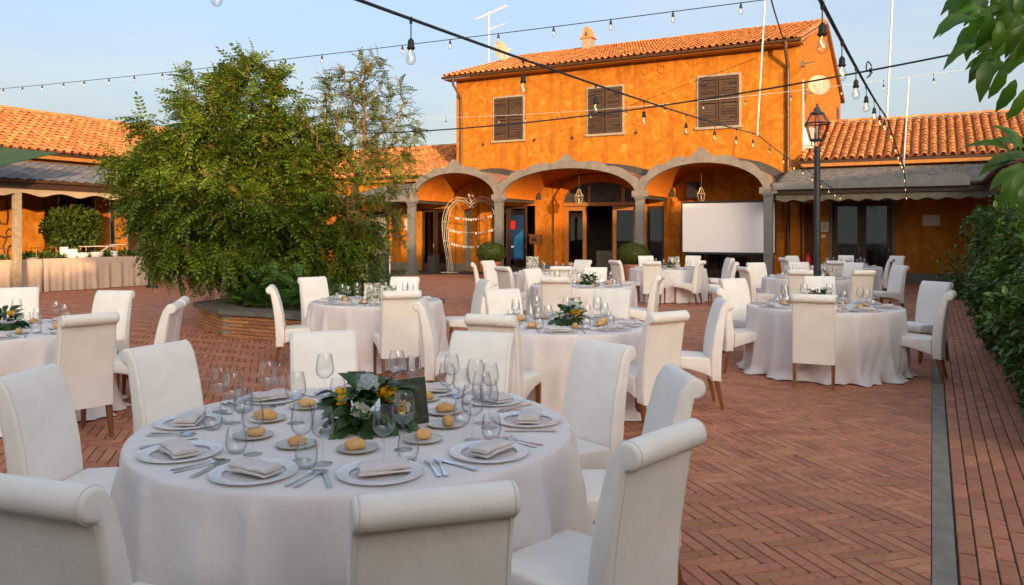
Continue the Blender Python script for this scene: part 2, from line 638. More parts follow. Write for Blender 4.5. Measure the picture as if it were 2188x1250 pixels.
M['napkin'] = pm('grey_lilac_napkin', (0.60, 0.545, 0.525), (0.67, 0.61, 0.59), rough=0.85, scale=20, bump=0.12, bscale=140, bdist=0.002)
M['silver'] = pm('polished_steel', (0.62, 0.63, 0.66), (0.70, 0.71, 0.74), rough=0.16, metal=1.0, scale=30)
M['glass'] = thin_glass('clear_glass', (0.99, 0.992, 0.994), (0.52, 0.55, 0.58), rough=0.01, gain=1.6)
M['charger'] = thin_glass('ribbed_glass_charger', (0.96, 0.965, 0.97), (0.88, 0.89, 0.90), rough=0.05, gain=1.0, refl=0.22)
M['charger_rim'] = pm('silvered_glass_rim', (0.72, 0.73, 0.74), (0.93, 0.93, 0.93), rough=0.22, scale=55, detail=4, bump=0.5, bscale=70, bdist=0.004, metal=0.05, spec=0.8)
M['charger_rim'].node_tree.nodes['Principled BSDF'].inputs['Alpha'].default_value = 0.8
M['plate'] = pm('speckled_stoneware', (0.46, 0.47, 0.45), (0.62, 0.63, 0.60), rough=0.35, scale=26, spots=(0.33, 0.33, 0.30), spot_scale=80, spot_amt=0.6, rnd=0.06)
M['plate_rim'] = pm('gilded_plate_rim', (0.38, 0.30, 0.17), (0.55, 0.47, 0.31), rough=0.4, scale=40)
M['white_china'] = pm('white_china', (0.74, 0.73, 0.71), (0.8, 0.79, 0.77), rough=0.25)
M['bread'] = pm('baked_bread_crust', (0.62, 0.30, 0.085), (0.76, 0.50, 0.22), rough=0.62, scale=16, detail=6, bump=0.25, bscale=60, rnd=0.1, spots=(0.46, 0.18, 0.045), spot_scale=22, spot_amt=0.5)
M['brick'] = pm('red_paving_brick', (0.385, 0.140, 0.074), (0.52, 0.222, 0.124), rough=0.72, scale=5, detail=10, bump=0.4, bscale=60, bdist=0.005, isl=0.16, spots=(0.13, 0.062, 0.046), spot_scale=19, spot_amt=0.7, streak=None, spec=0.35, rvar=0.12)
M['joint'] = pm('dark_paving_joint', (0.035, 0.028, 0.024), (0.075, 0.06, 0.05), rough=0.95, scale=20)
M['strip'] = pm('grey_stone_strip', (0.175, 0.158, 0.122), (0.255, 0.234, 0.186), rough=0.85, scale=6, detail=10, bump=0.4, bscale=20, spots=(0.24, 0.235, 0.22), spot_scale=16, spot_amt=0.4)
M['wall_brick'] = pm('planter_brick', (0.30, 0.12, 0.045), (0.46, 0.21, 0.085), rough=0.85, scale=9, bump=0.4, bscale=40, isl=0.25, spots=(0.10, 0.07, 0.04), spot_scale=9, spot_amt=0.5)
M['mortar'] = pm('planter_mortar', (0.20, 0.17, 0.13), (0.30, 0.25, 0.19), rough=0.95, scale=14, bump=0.3)
M['coping'] = pm('grey_coping_stone', (0.09, 0.08, 0.065), (0.155, 0.14, 0.115), rough=0.85, scale=6, bump=0.35, bscale=22, spots=(0.07, 0.065, 0.05), spot_scale=9, spot_amt=0.5)
M['soil'] = pm('dark_soil', (0.035, 0.022, 0.013), (0.07, 0.045, 0.028), rough=1.0, scale=18, bump=0.5)
M['bark'] = pm('brown_bark', (0.12, 0.07, 0.035), (0.25, 0.155, 0.08), rough=0.9, scale=10, stretch=(3, 3, 0.8), bump=0.6, bscale=22, bdist=0.02)
M['tree_leaf'] = pm('pinnate_leaf', (0.058, 0.112, 0.009), (0.15, 0.212, 0.019), rough=0.5, scale=1.1, detail=4, isl=0.45, trans=0.30, spec=0.35)
M['tree_leaf_dry'] = pm('yellowing_leaf', (0.14, 0.135, 0.016), (0.26, 0.20, 0.03), rough=0.55, scale=1.4, detail=4, isl=0.35, trans=0.38)
M['hedge_leaf'] = pm('glossy_hedge_leaf', (0.04, 0.10, 0.016), (0.15, 0.235, 0.03), rough=0.36, scale=1.3, detail=4, isl=0.6, trans=0.22, spec=0.6)
M['laurel_leaf'] = pm('laurel_leaf', (0.075, 0.19, 0.014), (0.14, 0.28, 0.028), rough=0.33, scale=6, rnd=0.35, trans=0.42, spec=0.55, bump=0.1, bscale=30)
M['box_leaf'] = pm('clipped_box_leaf', (0.055, 0.085, 0.012), (0.115, 0.145, 0.022), rough=0.5, scale=3, isl=0.4, trans=0.22)
M['shrub_leaf'] = pm('round_shrub_leaf', (0.05, 0.095, 0.014), (0.11, 0.16, 0.024), rough=0.5, scale=3, isl=0.4, trans=0.25)
M['cover_leaf'] = pm('ground_cover_leaf', (0.045, 0.11, 0.016), (0.10, 0.185, 0.03), rough=0.5, scale=3, isl=0.4, trans=0.25)
M['bouquet_leaf'] = pm('bouquet_leaf', (0.018, 0.055, 0.012), (0.055, 0.12, 0.022), rough=0.36, scale=9, rnd=0.3, isl=0.35, trans=0.15, spec=0.5)
M['yellow_petal'] = pm('yellow_petal', (0.78, 0.40, 0.008), (0.85, 0.55, 0.03), rough=0.6, scale=30, trans=0.2)
M['white_petal'] = pm('white_petal', (0.66, 0.68, 0.55), (0.80, 0.80, 0.72), rough=0.6, scale=30, trans=0.2)
M['blue_petal'] = pm('pale_blue_petal', (0.30, 0.40, 0.42), (0.50, 0.58, 0.58), rough=0.7, scale=40, isl=0.2, trans=0.2)
M['terracotta'] = pm('terracotta_pot', (0.36, 0.145, 0.07), (0.47, 0.21, 0.11), rough=0.85, scale=8, bump=0.2)
M['awning'] = pm('beige_awning_fabric', (0.42, 0.33, 0.21), (0.53, 0.43, 0.29), rough=0.9, scale=5, trans=0.2)
M['awning_dark'] = pm('olive_awning_fabric', (0.12, 0.105, 0.075), (0.19, 0.165, 0.12), rough=0.9, scale=5)
M['green_cloth'] = pm('green_parasol_fabric', (0.028, 0.065, 0.022), (0.042, 0.095, 0.032), rough=0.85, scale=4)
M['bulb'] = thin_glass('bulb_glass', (0.95, 0.92, 0.88), (0.35, 0.30, 0.26), rough=0.01, gain=1.8)
M['filament'] = emit('filament', (1.0, 0.55, 0.18), 1.6)
M['lantern_glass'] = thin_glass('lantern_glass', (0.80, 0.74, 0.70), (0.6, 0.52, 0.48), rough=0.25, gain=2.0)
M['brass'] = pm('pale_brass', (0.50, 0.38, 0.21), (0.60, 0.48, 0.30), rough=0.45, metal=0.6)
M['dish'] = pm('cream_dish', (0.40, 0.32, 0.21), (0.47, 0.38, 0.26), rough=0.5)
M['red'] = pm('red_enamel', (0.50, 0.015, 0.012), (0.58, 0.025, 0.02), rough=0.3)
M['blue'] = pm('blue_print', (0.006, 0.02, 0.06), (0.009, 0.035, 0.10), rough=0.5, scale=2)
M['paper'] = pm('cream_paper', (0.62, 0.55, 0.44), (0.70, 0.63, 0.52), rough=0.8)
M['grey_box'] = pm('charcoal_plastic', (0.03, 0.028, 0.026), (0.05, 0.047, 0.043), rough=0.5)
M['rope'] = pm('white_cord', (0.66, 0.62, 0.55), (0.76, 0.72, 0.65), rough=0.8)

# ================================================================== ground and paving
mb = MB()
mb.box(-400, 400, -60, 900, -0.60, -0.045)
tag(mb.build('ground', M['joint']), kind='structure')

PAVE_L, PAVE_W, GAP = 0.32, 0.08, 0.0085
ST0, ST1 = -0.008, 0.108                     # the grey strip beside the path
CR0, CR1 = 16.34, 16.46                      # a cross strip farther back
paving = thing('courtyard_paving', None, None, kind='structure')
mb = MB(SITE)
mb.box(-30, ST0, -3, 33, -0.04, -0.012)
tag(mb.build('joint_bed', M['joint'], paving), kind='stuff')


def brick_mesh(name, l, w, h=0.03, c=0.003):
    vs, fs = [], []
    for (z, e) in ((-h, 0), (-c, 0), (0, c)):
        x, y = l / 2 - e, w / 2 - e
        vs += [(-x, -y, z), (x, -y, z), (x, y, z), (-x, y, z)]
    for k in range(2):
        for i in range(4):
            j = (i + 1) % 4
            fs.append((k * 4 + i, k * 4 + j, k * 4 + 4 + j, k * 4 + 4 + i))
    fs.append((8, 9, 10, 11))
    return mesh_np(name, vs, fs)


def clip_poly(poly, nx, ny, d):
    out = []
    for i in range(len(poly)):
        p, q = poly[i - 1], poly[i]
        a, b = p[0] * nx + p[1] * ny - d, q[0] * nx + q[1] * ny - d
        if (a < 0) != (b < 0):
            t = a / (a - b)
            out.append((p[0] + (q[0] - p[0]) * t, p[1] + (q[1] - p[1]) * t))
        if b < 0:
            out.append(q)
    return out


ANG_A = R(17)
ax = Vector((math.cos(ANG_A), math.sin(ANG_A)))
bx = Vector((math.cos(ANG_A - math.pi / 2), math.sin(ANG_A - math.pi / 2)))
brick_me = brick_mesh('brick', PAVE_L - GAP, PAVE_W - GAP)
mats, cut = [], []
n = 4
O = Vector((0.9, 3.4))
for i in range(-420, 420):
    for j in range(-460, 120):
        k = (i - j) % (2 * n)
        if k == 0:
            c = O + ax * ((i + 2) * PAVE_W) + bx * ((j + 0.5) * PAVE_W)
            horiz = True
        elif k == 2 * n - 1:
            # lowest cell (smallest j) of a cross brick: it fills j .. j+n-1
            c = O + ax * ((i + 0.5) * PAVE_W) + bx * ((j + 2) * PAVE_W)
            horiz = False
        else:
            continue
        if c.y < 2.6 or c.y > 31 or abs(c.x) > 0.72 * c.y + 0.5:
            continue
        u, v = to_uv(c.x, c.y)
        if u > ST0 + 0.2 or u < -23.5 or v > 28.2:
            continue
        near_cut = u > ST0 - 0.21 or abs(v - 16.4) < 0.27
        if near_cut:
            d1, d2 = (ax, bx) if horiz else (bx, ax)
            hl, hw = (PAVE_L - GAP) / 2, (PAVE_W - GAP) / 2
            poly = [to_uv(*(c + d1 * (sx * hl) + d2 * (sy * hw))) for sx, sy in ((-1, -1), (1, -1), (1, 1), (-1, 1))]
            poly = clip_poly(poly, 1, 0, ST0)
            for (ny, d) in ((1, CR0), (-1, -CR1)):
                q = clip_poly(poly, 0, ny, d) if poly else []
                if len(q) > 2:
                    cut.append(q)
            continue
        dz = random.uniform(-0.0022, 0.0012)
        a = (ANG_A if horiz else ANG_A - math.pi / 2) + random.uniform(-0.004, 0.004)
        mt = Matrix.Translation((c.x, c.y, dz)) @ Matrix.Rotation(a, 4, 'Z') @ Matrix.Rotation(random.uniform(-0.004, 0.004), 4, 'X')
        mats.append(mt)
pieces(paving, 'brick', brick_me, mats, M['brick'], 300, 'far_bricks')
mb = MB(SITE)
for q in cut:
    area = sum(q[i - 1][0] * q[i][1] - q[i][0] * q[i - 1][1] for i in range(len(q)))
    if abs(area) < 0.0008: continue
    mb.prism(q, -0.03, random.uniform(-0.002, 0), 'z')
tag(mb.build('cut_bricks', M['brick'], paving), kind='stuff')

strip = thing('kerb_strip', None, None, kind='structure')
mats = []
slab_me = brick_mesh('stone_slab', 1.19, ST1 - ST0 - 0.008, 0.03, 0.004)
v = 0.4
while v < 27:
    p = site((ST0 + ST1) / 2, v + 0.6, random.uniform(-0.001, 0.001))
    mats.append(Matrix.Translation(p) @ SITE @ Matrix.Rotation(math.pi / 2, 4, 'Z'))
    v += 1.2
u = -0.7
while u > -22:
    p = site(u, 16.4, 0)
    mats.append(Matrix.Translation(p) @ SITE)
    u -= 1.2
pieces(strip, 'stone_slab', slab_me, mats, M['strip'], 200)

path = thing('side_path', None, None, kind='structure')
mb = MB(SITE)
mb.box(ST0, 7, -3, 33, -0.042, -0.0135)
tag(mb.build('joint_bed', M['joint'], path), kind='stuff')
path_me = brick_mesh('brick', PAVE_L - 0.024, 0.085 - 0.008, 0.03, 0.004)
mats = []
for r in range(34):
    u = ST1 + 0.005 + 0.085 * (r + 0.5)
    v = 0.5 + (0.16 if r % 2 else 0) + random.uniform(-0.02, 0.02)
    while v < 27.8:
        l = PAVE_L
        p = site(u, v + l / 2, random.uniform(-0.002, 0.001))
        if p.y > 2.5 and p.x < 0.72 * p.y + 0.4:
            mats.append(Matrix.Translation(p) @ SITE @ Matrix.Rotation(math.pi / 2 + random.uniform(-0.006, 0.006), 4, 'Z'))
        v += l
pieces(path, 'brick', path_me, mats, M['brick'], 300, 'far_bricks')


# ================================================================== roofs
def tile_mesh():
    vs, fs = [], []
    n = 6
    for (y, r, z) in ((0.0, 0.098, 0.018), (0.44, 0.078, 0.0)):
        for rr in (r, r - 0.016):
            for i in range(n + 1):
                t = math.pi * i / n
                vs.append((rr * math.cos(t), y, z + rr * 0.85 * math.sin(t)))
    k = n + 1
    for i in range(n):
        fs.append((i, i + 1, 2 * k + i + 1, 2 * k + i))
        fs.append((k + i + 1, k + i, 3 * k + i, 3 * k + i + 1))
        fs.append((i + 1, i, k + i, k + i + 1))
    me = mesh_np('roof_tile', vs, fs)
    me.polygons.foreach_set('use_smooth', np.ones(len(me.polygons), dtype=bool))
    me.set_sharp_from_angle(angle=R(50))
    return me


TILE = tile_mesh()


def frame_mat(o, a, s):
    a, s = Vector(a).normalized(), Vector(s).normalized()
    nrm = a.cross(s).normalized()
    m = Matrix.Identity(4)
    for i in range(3):
        m[i][0], m[i][1], m[i][2], m[i][3] = a[i], s[i], nrm[i], o[i]
    return m


def tile_roof(parent, fr, la, ls, limit=300, pitch=0.26, row=0.36, keep=None, bed=True):
    """fr: matrix with x along the eave, y up the slope, z outwards (world)"""
    ncol, nrow = int(la / pitch), int(ls / row)
    mats = []
    for j in range(nrow + 1):
        for i in range(ncol):
            x = (i + 0.5) * pitch
            y = -0.08 + j * row
            if y > ls - 0.2: continue
            if keep and not keep(x, y): continue
            m = fr @ Matrix.Translation((x + random.uniform(-0.01, 0.01), y + random.uniform(-0.012, 0.012), 0.03)) @ Matrix.Rotation(random.uniform(-0.03, 0.03), 4, 'Z') @ Matrix.Rotation(R(-1.8), 4, 'X')
            mats.append(m)
    pieces(parent, 'roof_tile', TILE, mats, M['tile'], limit, 'roof_tiles')
    if bed:
        vs, fs = [], []
        per = 6
        xs = [i * pitch / per for i in range(ncol * per + 1)]
        ys = []
        for j in range(nrow + 1):
            ys += [(-0.06 + j * row, 0.022), (-0.06 + j * row + row - 0.012, 0.0)]
        for (y, dz) in ys:
            y = min(y, ls)
            for x in xs:
                vs.append((x, y, 0.012 + dz - 0.03 * (0.5 + 0.5 * math.cos(2 * math.pi * x / pitch))))
        nx = len(xs)
        for j in range(len(ys) - 1):
            for i in range(nx - 1):
                fs.append((j * nx + i, j * nx + i + 1, (j + 1) * nx + i + 1, (j + 1) * nx + i))
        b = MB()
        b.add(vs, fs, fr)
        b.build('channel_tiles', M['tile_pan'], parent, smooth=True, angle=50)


def ridge_tiles(parent, p0, p1, r=0.12, step=0.4):
    p0, p1 = Vector(p0), Vector(p1)
    d = (p1 - p0)
    n = int(d.length / step)
    d.normalize()
    me_v, me_f = [], []
    k = 6
    for (x, rr) in ((0, r), (step + 0.05, r * 0.88)):
        for i in range(k + 1):
            t = math.pi * i / k
            me_v.append((x, rr * math.cos(t), rr * 0.8 * math.sin(t)))
    for i in range(k):
        me_f.append((i + 1, i, k + 1 + i, k + 2 + i))
    me_f.append(tuple(range(k + 1)))
    me = mesh_np('ridge_tile', me_v, me_f)
    me.polygons.foreach_set('use_smooth', np.ones(len(me.polygons), dtype=bool))
    me.set_sharp_from_angle(angle=R(50))
    side = Vector((0, 0, 1)).cross(d).normalized()
    up = d.cross(side)
    mats = []
    for i in range(n):
        p = p0 + d * (i * step)
        m = Matrix.Identity(4)
        for q in range(3):
            m[q][0], m[q][1], m[q][2], m[q][3] = d[q], side[q], up[q], p[q]
        mats.append(m @ Matrix.Translation((0, 0, random.uniform(-0.008, 0.008))))
    pieces(parent, 'ridge_tile', me, mats, M['tile'], 120, 'ridge_tiles')


def slate_roof(parent, fr, la, ls, size=0.3, limit=300, fish=False):
    hx = size / 2
    pts = [(-hx, 0), (0, -hx * 1.05), (hx, 0), (0, hx * 1.05)]
    if fish:
        pts = [(-hx, hx), (-hx, 0), (-hx * 0.7, -hx * 0.6), (0, -hx * 0.95), (hx * 0.7, -hx * 0.6), (hx, 0), (hx, hx)]
    k = len(pts)
    vs = [(x * 0.97, y * 0.97, 0.0 + (y / hx) * -0.006 + 0.006) for x, y in pts] + [(x * 0.97, y * 0.97, 0.012 + (y / hx) * -0.010 + 0.006) for x, y in pts]
    fs = [tuple(range(k, 2 * k))]
    for i in range(k):
        j = (i + 1) % k
        fs.append((i, j, k + j, k + i))
    me = mesh_np('slate', vs, fs)
    mats = []
    row = hx if not fish else hx * 0.9
    j = 0
    while j * row < ls:
        i = 0
        while i * size < la:
            x = i * size + (hx if j % 2 else 0)
            if 0.02 < x < la - 0.02:
                mats.append(fr @ Matrix.Translation((x, j * row, 0.004)) @ Matrix.Rotation(random.uniform(-0.03, 0.03), 4, 'Z') @ Matrix.Rotation(random.uniform(-0.03, 0.01), 4, 'X'))
            i += 1
        j += 1
    pieces(parent, 'slate', me, mats, M['slate'], limit, 'slates')


def wall_open(mb, x0, x1, z0, z1, y0, y1, ops):
    """solid wall with rectangular openings (xa, xb, za, zb)"""
    xs = sorted({x0, x1, *[min(max(o[0], x0), x1) for o in ops], *[min(max(o[1], x0), x1) for o in ops]})
    for a, b in zip(xs[:-1], xs[1:]):
        if b - a < 1e-6: continue
        cuts = sorted([(o[2], o[3]) for o in ops if o[0] < (a + b) / 2 < o[1]])
        z = z0
        for (za, zb) in cuts:
            if za > z + 1e-4:
                mb.box(a, b, y0, y1, z, za)
            z = max(z, zb)
        if z < z1 - 1e-4:
            mb.box(a, b, y0, y1, z, z1)


def scallops(mb, x0, x1, y, ztop, zbot, lobe, depth=0.07, th=0.006, wave=0.03):
    n = max(2, int((x1 - x0) / lobe * 10))
    vs, fs = [], []
    for i in range(n + 1):
        x = x0 + (x1 - x0) * i / n
        zb = zbot + depth * abs(math.cos(math.pi * (x - x0) / lobe)) ** 1.6
        dy = wave * math.sin(x * 3.1) * 0.5
        vs += [(x, y, ztop), (x, y + dy * 0.5, (ztop + zb) / 2), (x, y + dy, zb)]
    k = len(vs)
    vs += [(p[0], p[1] + th, p[2]) for p in vs]
    for i in range(n):
        for r in range(2):
            a = i * 3 + r
            fs.append((a, a + 1, a + 4, a + 3))
            fs.append((k + a, k + a + 3, k + a + 4, k + a + 1))
        fs.append((i * 3 + 2, k + i * 3 + 2, k + i * 3 + 5, i * 3 + 5))
    mb.add(vs, fs)


def wavy_sheet(mb, x0, x1, y, z0, z1, n=40, amp=0.05, k=9.0):
    vs, fs = [], []
    for i in range(n + 1):
        x = x0 + (x1 - x0) * i / n
        dy = amp * math.sin(k * x * 2 * math.pi / max(0.5, (x1 - x0))) + amp * 0.4 * math.sin(37 * x)
        vs += [(x, y + dy, z0), (x, y + dy, z1)]
    for i in range(n):
        fs.append((2 * i, 2 * i + 2, 2 * i + 3, 2 * i + 1))
    mb.add(vs, fs)


EAVE, RIDGE, RDEP = 4.05, 5.82, 4.05


def wing(name, label, fr, x0, x1, ops, cd=2.8, cz=3.08, can=None, slate=0.3, fish=False, tl=300, sl=300, eave=EAVE, ridge=RIDGE, rdep=RDEP, canopy_parts=True, base=None, tiles=True):
    """one low building in its own frame: x along the wall, y into the building, wall face at y = 0"""
    b = fr @ Vector(((x0 + x1) / 2, 1.0, 0))
    t = thing(name, label, 'building', tuple(b), 0.0)
    mb = MB(fr)
    wall_open(mb, x0, x1, 0, eave - 0.12, 0.0, 0.3, ops)
    mb.build('wall', M['stucco'], t)
    mb = MB(fr)
    ops2 = [(o[0], o[1]) for o in ops if o[2] < 0.3]
    xs = sorted([(x0, x0)] + ops2 + [(x1, x1)])
    for (p, q) in zip(xs[:-1], xs[1:]):
        if q[0] - p[1] > 0.03:
            mb.box(p[1] + 0.002, q[0] - 0.002, -0.022, 0.02, 0.0, 0.34)
    if mb.v: mb.build('plinth', M['plinth'], t)
    mb = MB(fr)                                             # back wall, ends, floor of the room behind
    mb.box(x0, x1, 2 * rdep - 0.3, 2 * rdep, 0, eave - 0.12)
    for xe in (x0, x1 - 0.25):
        mb.prism([(0.3, 0), (2 * rdep - 0.3, 0), (2 * rdep - 0.3, eave - 0.15), (rdep, ridge - 0.2), (0.3, eave - 0.15)], xe, xe + 0.25, 'x')
    mb.build('end_walls', M['stucco'], t)
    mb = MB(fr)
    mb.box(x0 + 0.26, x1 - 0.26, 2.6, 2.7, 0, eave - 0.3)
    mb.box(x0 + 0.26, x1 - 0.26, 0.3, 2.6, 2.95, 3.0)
    mb.build('room_lining', M['dark_in'], t)  # dark lining added to stop light leaking into the room
    # tiled roof
    over = 0.38
    s = Vector((0, rdep + over, ridge - eave)).normalized()
    ls = math.hypot(rdep + over, ridge - eave)
    fm = fr @ frame_mat((x0 - 0.1, -over, eave), (1, 0, 0), s)
    mb = MB(fr)
    mb.prism([(-over, eave - 0.10), (rdep, ridge - 0.10), (2 * rdep + over, eave - 0.10), (2 * rdep + over, eave - 0.02), (rdep, ridge - 0.02), (-over, eave - 0.02)], x0 - 0.1, x1 + 0.1, 'x')
    mb.build('roof_deck', M['dark_wood'], t)
    if tiles:
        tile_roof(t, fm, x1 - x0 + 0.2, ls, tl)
        ridge_tiles(t, fr @ Vector((x0 - 0.1, rdep, ridge + 0.02)), fr @ Vector((x1 + 0.1, rdep, ridge + 0.02)))
    mb = MB(fr)
    mb.box(x0, x1, -over + 0.03, -0.01, eave - 0.22, eave - 0.11)
    mb.build('eave_board', M['door_wood'], t)
    # slated canopy
    if can:
        c0, c1 = can
        hi = 3.76
        s2 = Vector((0, cd, hi - cz)).normalized()
        l2 = math.hypot(cd, hi - cz)
        mb = MB(fr)
        mb.prism([(-cd, cz - 0.07), (-0.002, hi - 0.07), (-0.002, hi), (-cd, cz)], c0, c1, 'x')
        mb.build('canopy_deck', M['dark_wood'], t)
        fm2 = fr @ frame_mat((c0, -cd, cz), (1, 0, 0), s2)
        slate_roof(t, fm2, c1 - c0, l2, slate, sl, fish)
        mb = MB(fr)
        mb.box(c0, c1, -cd - 0.02, -cd + 0.1, cz - 0.26, cz - 0.075)
        for k in range(int((c1 - c0) / 0.9) + 1):
            xx = c0 + 0.2 + k * 0.9
            if xx < c1 - 0.1:
                mb.box(xx - 0.05, xx + 0.05, -cd + 0.12, -0.02, cz - 0.22, cz - 0.10)
        mb.build('canopy_beams', M['dark_wood'], t)
    return t


def gutter(parent, fr, x0, x1, y, z, r=0.07, mat='gutter', name='gutter'):
    mb = MB(fr)
    n = 7
    vs, fs = [], []
    for x in (x0, x1):
        for rr in (r, r - 0.012):
            for i in range(n):
                t = math.pi + math.pi * i / (n - 1)
                vs.append((x, y + rr * math.cos(t), z + rr * math.sin(t)))
    for i in range(n - 1):
        fs.append((i, i + 1, 2 * n + i + 1, 2 * n + i))
        fs.append((n + i + 1, n + i, 3 * n + i, 3 * n + i + 1))
    fs.append((0, 2 * n, 3 * n, n))
    fs.append((n - 1, 2 * n - 1, 4 * n - 1, 3 * n - 1))
    mb.add(vs, fs)
    for x in (x0, x1):
        mb.prism([(y + r * math.cos(math.pi + math.pi * i / 6), z + r * math.sin(math.pi + math.pi * i / 6)) for i in range(7)], x - 0.004, x + 0.004, 'x')
    return mb.build(name, M[mat], parent, smooth=True)


def downpipe(parent, fr, pts, r=0.05, mat='gutter'):
    mb = MB(fr)
    mb.tube(pts, r, 10)
    for i in range(len(pts) - 1):
        a, b2 = Vector(pts[i]), Vector(pts[i + 1])
        if abs((b2 - a).z) > 1.5:
            for k in (0.15, 0.85):
                c = a.lerp(b2, k)
                mb.tube([c - Vector((0, 0, 0.02)), c + Vector((0, 0, 0.02))], r * 1.25, 10)
    return mb.build('downpipe', M[mat], parent, smooth=True)


def glazed_leaf(parent, fr, x0, x1, y, z0, z1, wood='dark_wood', st=0.09, bottom=0.3, handle=True, name='door', depth=0.05):
    mb = MB(fr)
    mb.box(x0, x0 + st, y, y + depth, z0, z1)
    mb.box(x1 - st, x1, y, y + depth, z0, z1)
    mb.box(x0 + st, x1 - st, y, y + depth, z1 - st, z1)
    mb.box(x0 + st, x1 - st, y, y + depth, z0, z0 + bottom)
    d = mb.build(name, M[wood], parent)
    mb = MB(fr)
    mb.box(x0 + st - 0.005, x1 - st + 0.005, y + depth * 0.4, y + depth * 0.55, z0 + bottom - 0.005, z1 - st + 0.005)
    mb.build('glass_pane', M['window_glass'], d)
    if handle:
        mb = MB(fr)
        hx = x1 - st / 2
        mb.tube([(hx, y - 0.03, 1.0), (hx, y - 0.045, 1.02), (hx, y - 0.045, 1.14), (hx, y - 0.03, 1.16)], 0.009, 6)
        mb.build('handle', M['brass'], d, smooth=True)
    return d


BACK = SITE @ Matrix.Translation((0, 28.3, 0))
LEFT = SITE @ Matrix.Translation((-23.6, 0, 0)) @ Matrix.Rotation(math.pi / 2, 4, 'Z')
RIGHT = SITE @ Matrix.Translation((4.1, 0, 0)) @ Matrix.Rotation(-math.pi / 2, 4, 'Z')

# ------------------------------------------------------------------ low wing beyond the lamp post
w = wing('tiled_wing', 'low orange wing with terracotta roof behind the street lamp', BACK, -3.90, 9.0,
         [(-3.86, -3.50, 0, 2.62), (-2.95, -1.16, 0, 2.66)], can=(-4.38, 4.0), fish=True, slate=0.2)
wing_r = w
gutter(w, BACK, 0.95, 3.9, -2.86, 3.06)
mb = MB(BACK)                                                    # grey scalloped fascia along the canopy
x = -4.36
pts_lo, pts_hi = [], []
nn = 120
for i in range(nn + 1):
    xx = -4.36 + 5.28 * i / nn
    lobe = 0.0
    ph = (xx + 4.36) % 0.88
    if xx > -1.75:
        lobe = 0.13 * math.sqrt(max(0.0, 1 - ((ph - 0.44) / 0.40) ** 2))
    else:
        lobe = 0.02 * math.sin(xx * 5)
    pts_lo.append((xx, 2.96))
    pts_hi.append((xx, 3.19 + lobe))
mb.band(pts_lo, pts_hi, -2.96, -2.84)
mb.build('canopy_fascia', M['steel'], w, smooth=True, angle=30)
mb = MB(BACK)
scallops(mb, -4.3, 3.9, -2.74, 2.92, 2.58, 0.52)
mb.build('valance', M['awning_dark'], w, smooth=True)
mb = MB(BACK)                                                    # stone jambs and door leaves
mb.box(-3.06, -2.95, -0.03, 0.25, 0, 2.66)
mb.box(-1.16, -1.05, -0.03, 0.25, 0, 2.66)
mb.box(-3.06, -1.05, -0.032, 0.25, 2.662, 2.80)
mb.build('door_surround', M['plinth'], w)
for (a, b_) in ((-2.93, -2.06), (-2.05, -1.18)):
    glazed_leaf(w, BACK, a, b_, 0.10, 0.02, 2.64, st=0.13, bottom=0.28)
mb = MB(BACK)
wavy_sheet(mb, -2.9, -1.2, 0.55, 0.02, 2.7, 90, 0.04, 13)
mb.build('curtain', M['curtain'], w, smooth=True)
mb = MB(BACK)
wavy_sheet(mb, -3.86, -3.5, 0.2, 0.02, 2.62, 40, 0.035, 3)
mb.build('curtain', M['curtain_red'], w, smooth=True)
mb = MB(BACK)
mb.box(-1.0, 0.0, 0, 0, 0, 0) if False else None
for (x0_, x1_, z0_, z1_) in ((-0.28, 0.21, 1.86, 2.20),):
    mb.box(x0_, x1_, -0.03, -0.002, z0_, z1_)
    for xx in (x0_ + 0.04, x1_ - 0.04):
        for zz in (z0_ + 0.04, z1_ - 0.04):
            mb.ball((xx, -0.035, zz), 0.014, 6, 4)
mb.build('wall_plaque', M['paper'], w)
mb = MB(BACK)
mb.box(1.30, 1.75, -0.03, -0.002, 1.6, 2.05)
mb.build('wall_plaque', M['paper'], w)
sg = MB(BACK)
sg.box(-3.38, -3.07, -0.03, -0.002, 1.66, 2.0)
sgo = sg.build('wall_sign', M['paper'], w, label='cream square sign with a bracket and slanted stroke')
mb = MB(BACK)                                                    # the sign's bracket, stroke and dot
mb.box(-3.345, -3.330, -0.034, -0.031, 1.72, 1.95)
mb.box(-3.33, -3.29, -0.034, -0.031, 1.72, 1.735)
mb.add([(-3.255, -0.034, 1.74), (-3.24, -0.034, 1.735), (-3.13, -0.034, 1.93), (-3.145, -0.034, 1.935)], [(0, 1, 2, 3)])
mb.add([(-3.28, -0.034, 1.80), (-3.27, -0.034, 1.80), (-3.255, -0.034, 1.74), (-3.265, -0.034, 1.74)], [(0, 1, 2, 3)])
mb.box(-3.16, -3.12, -0.034, -0.031, 1.76, 1.79)
tag(mb.build('sign_marks', M['grey_box'], sgo), kind='stuff')
mb = MB(BACK)
mb.box(-3.30, -3.16, -0.022, -0.002, 1.46, 1.57)
mb.build('switch_box', M['paper'], w)

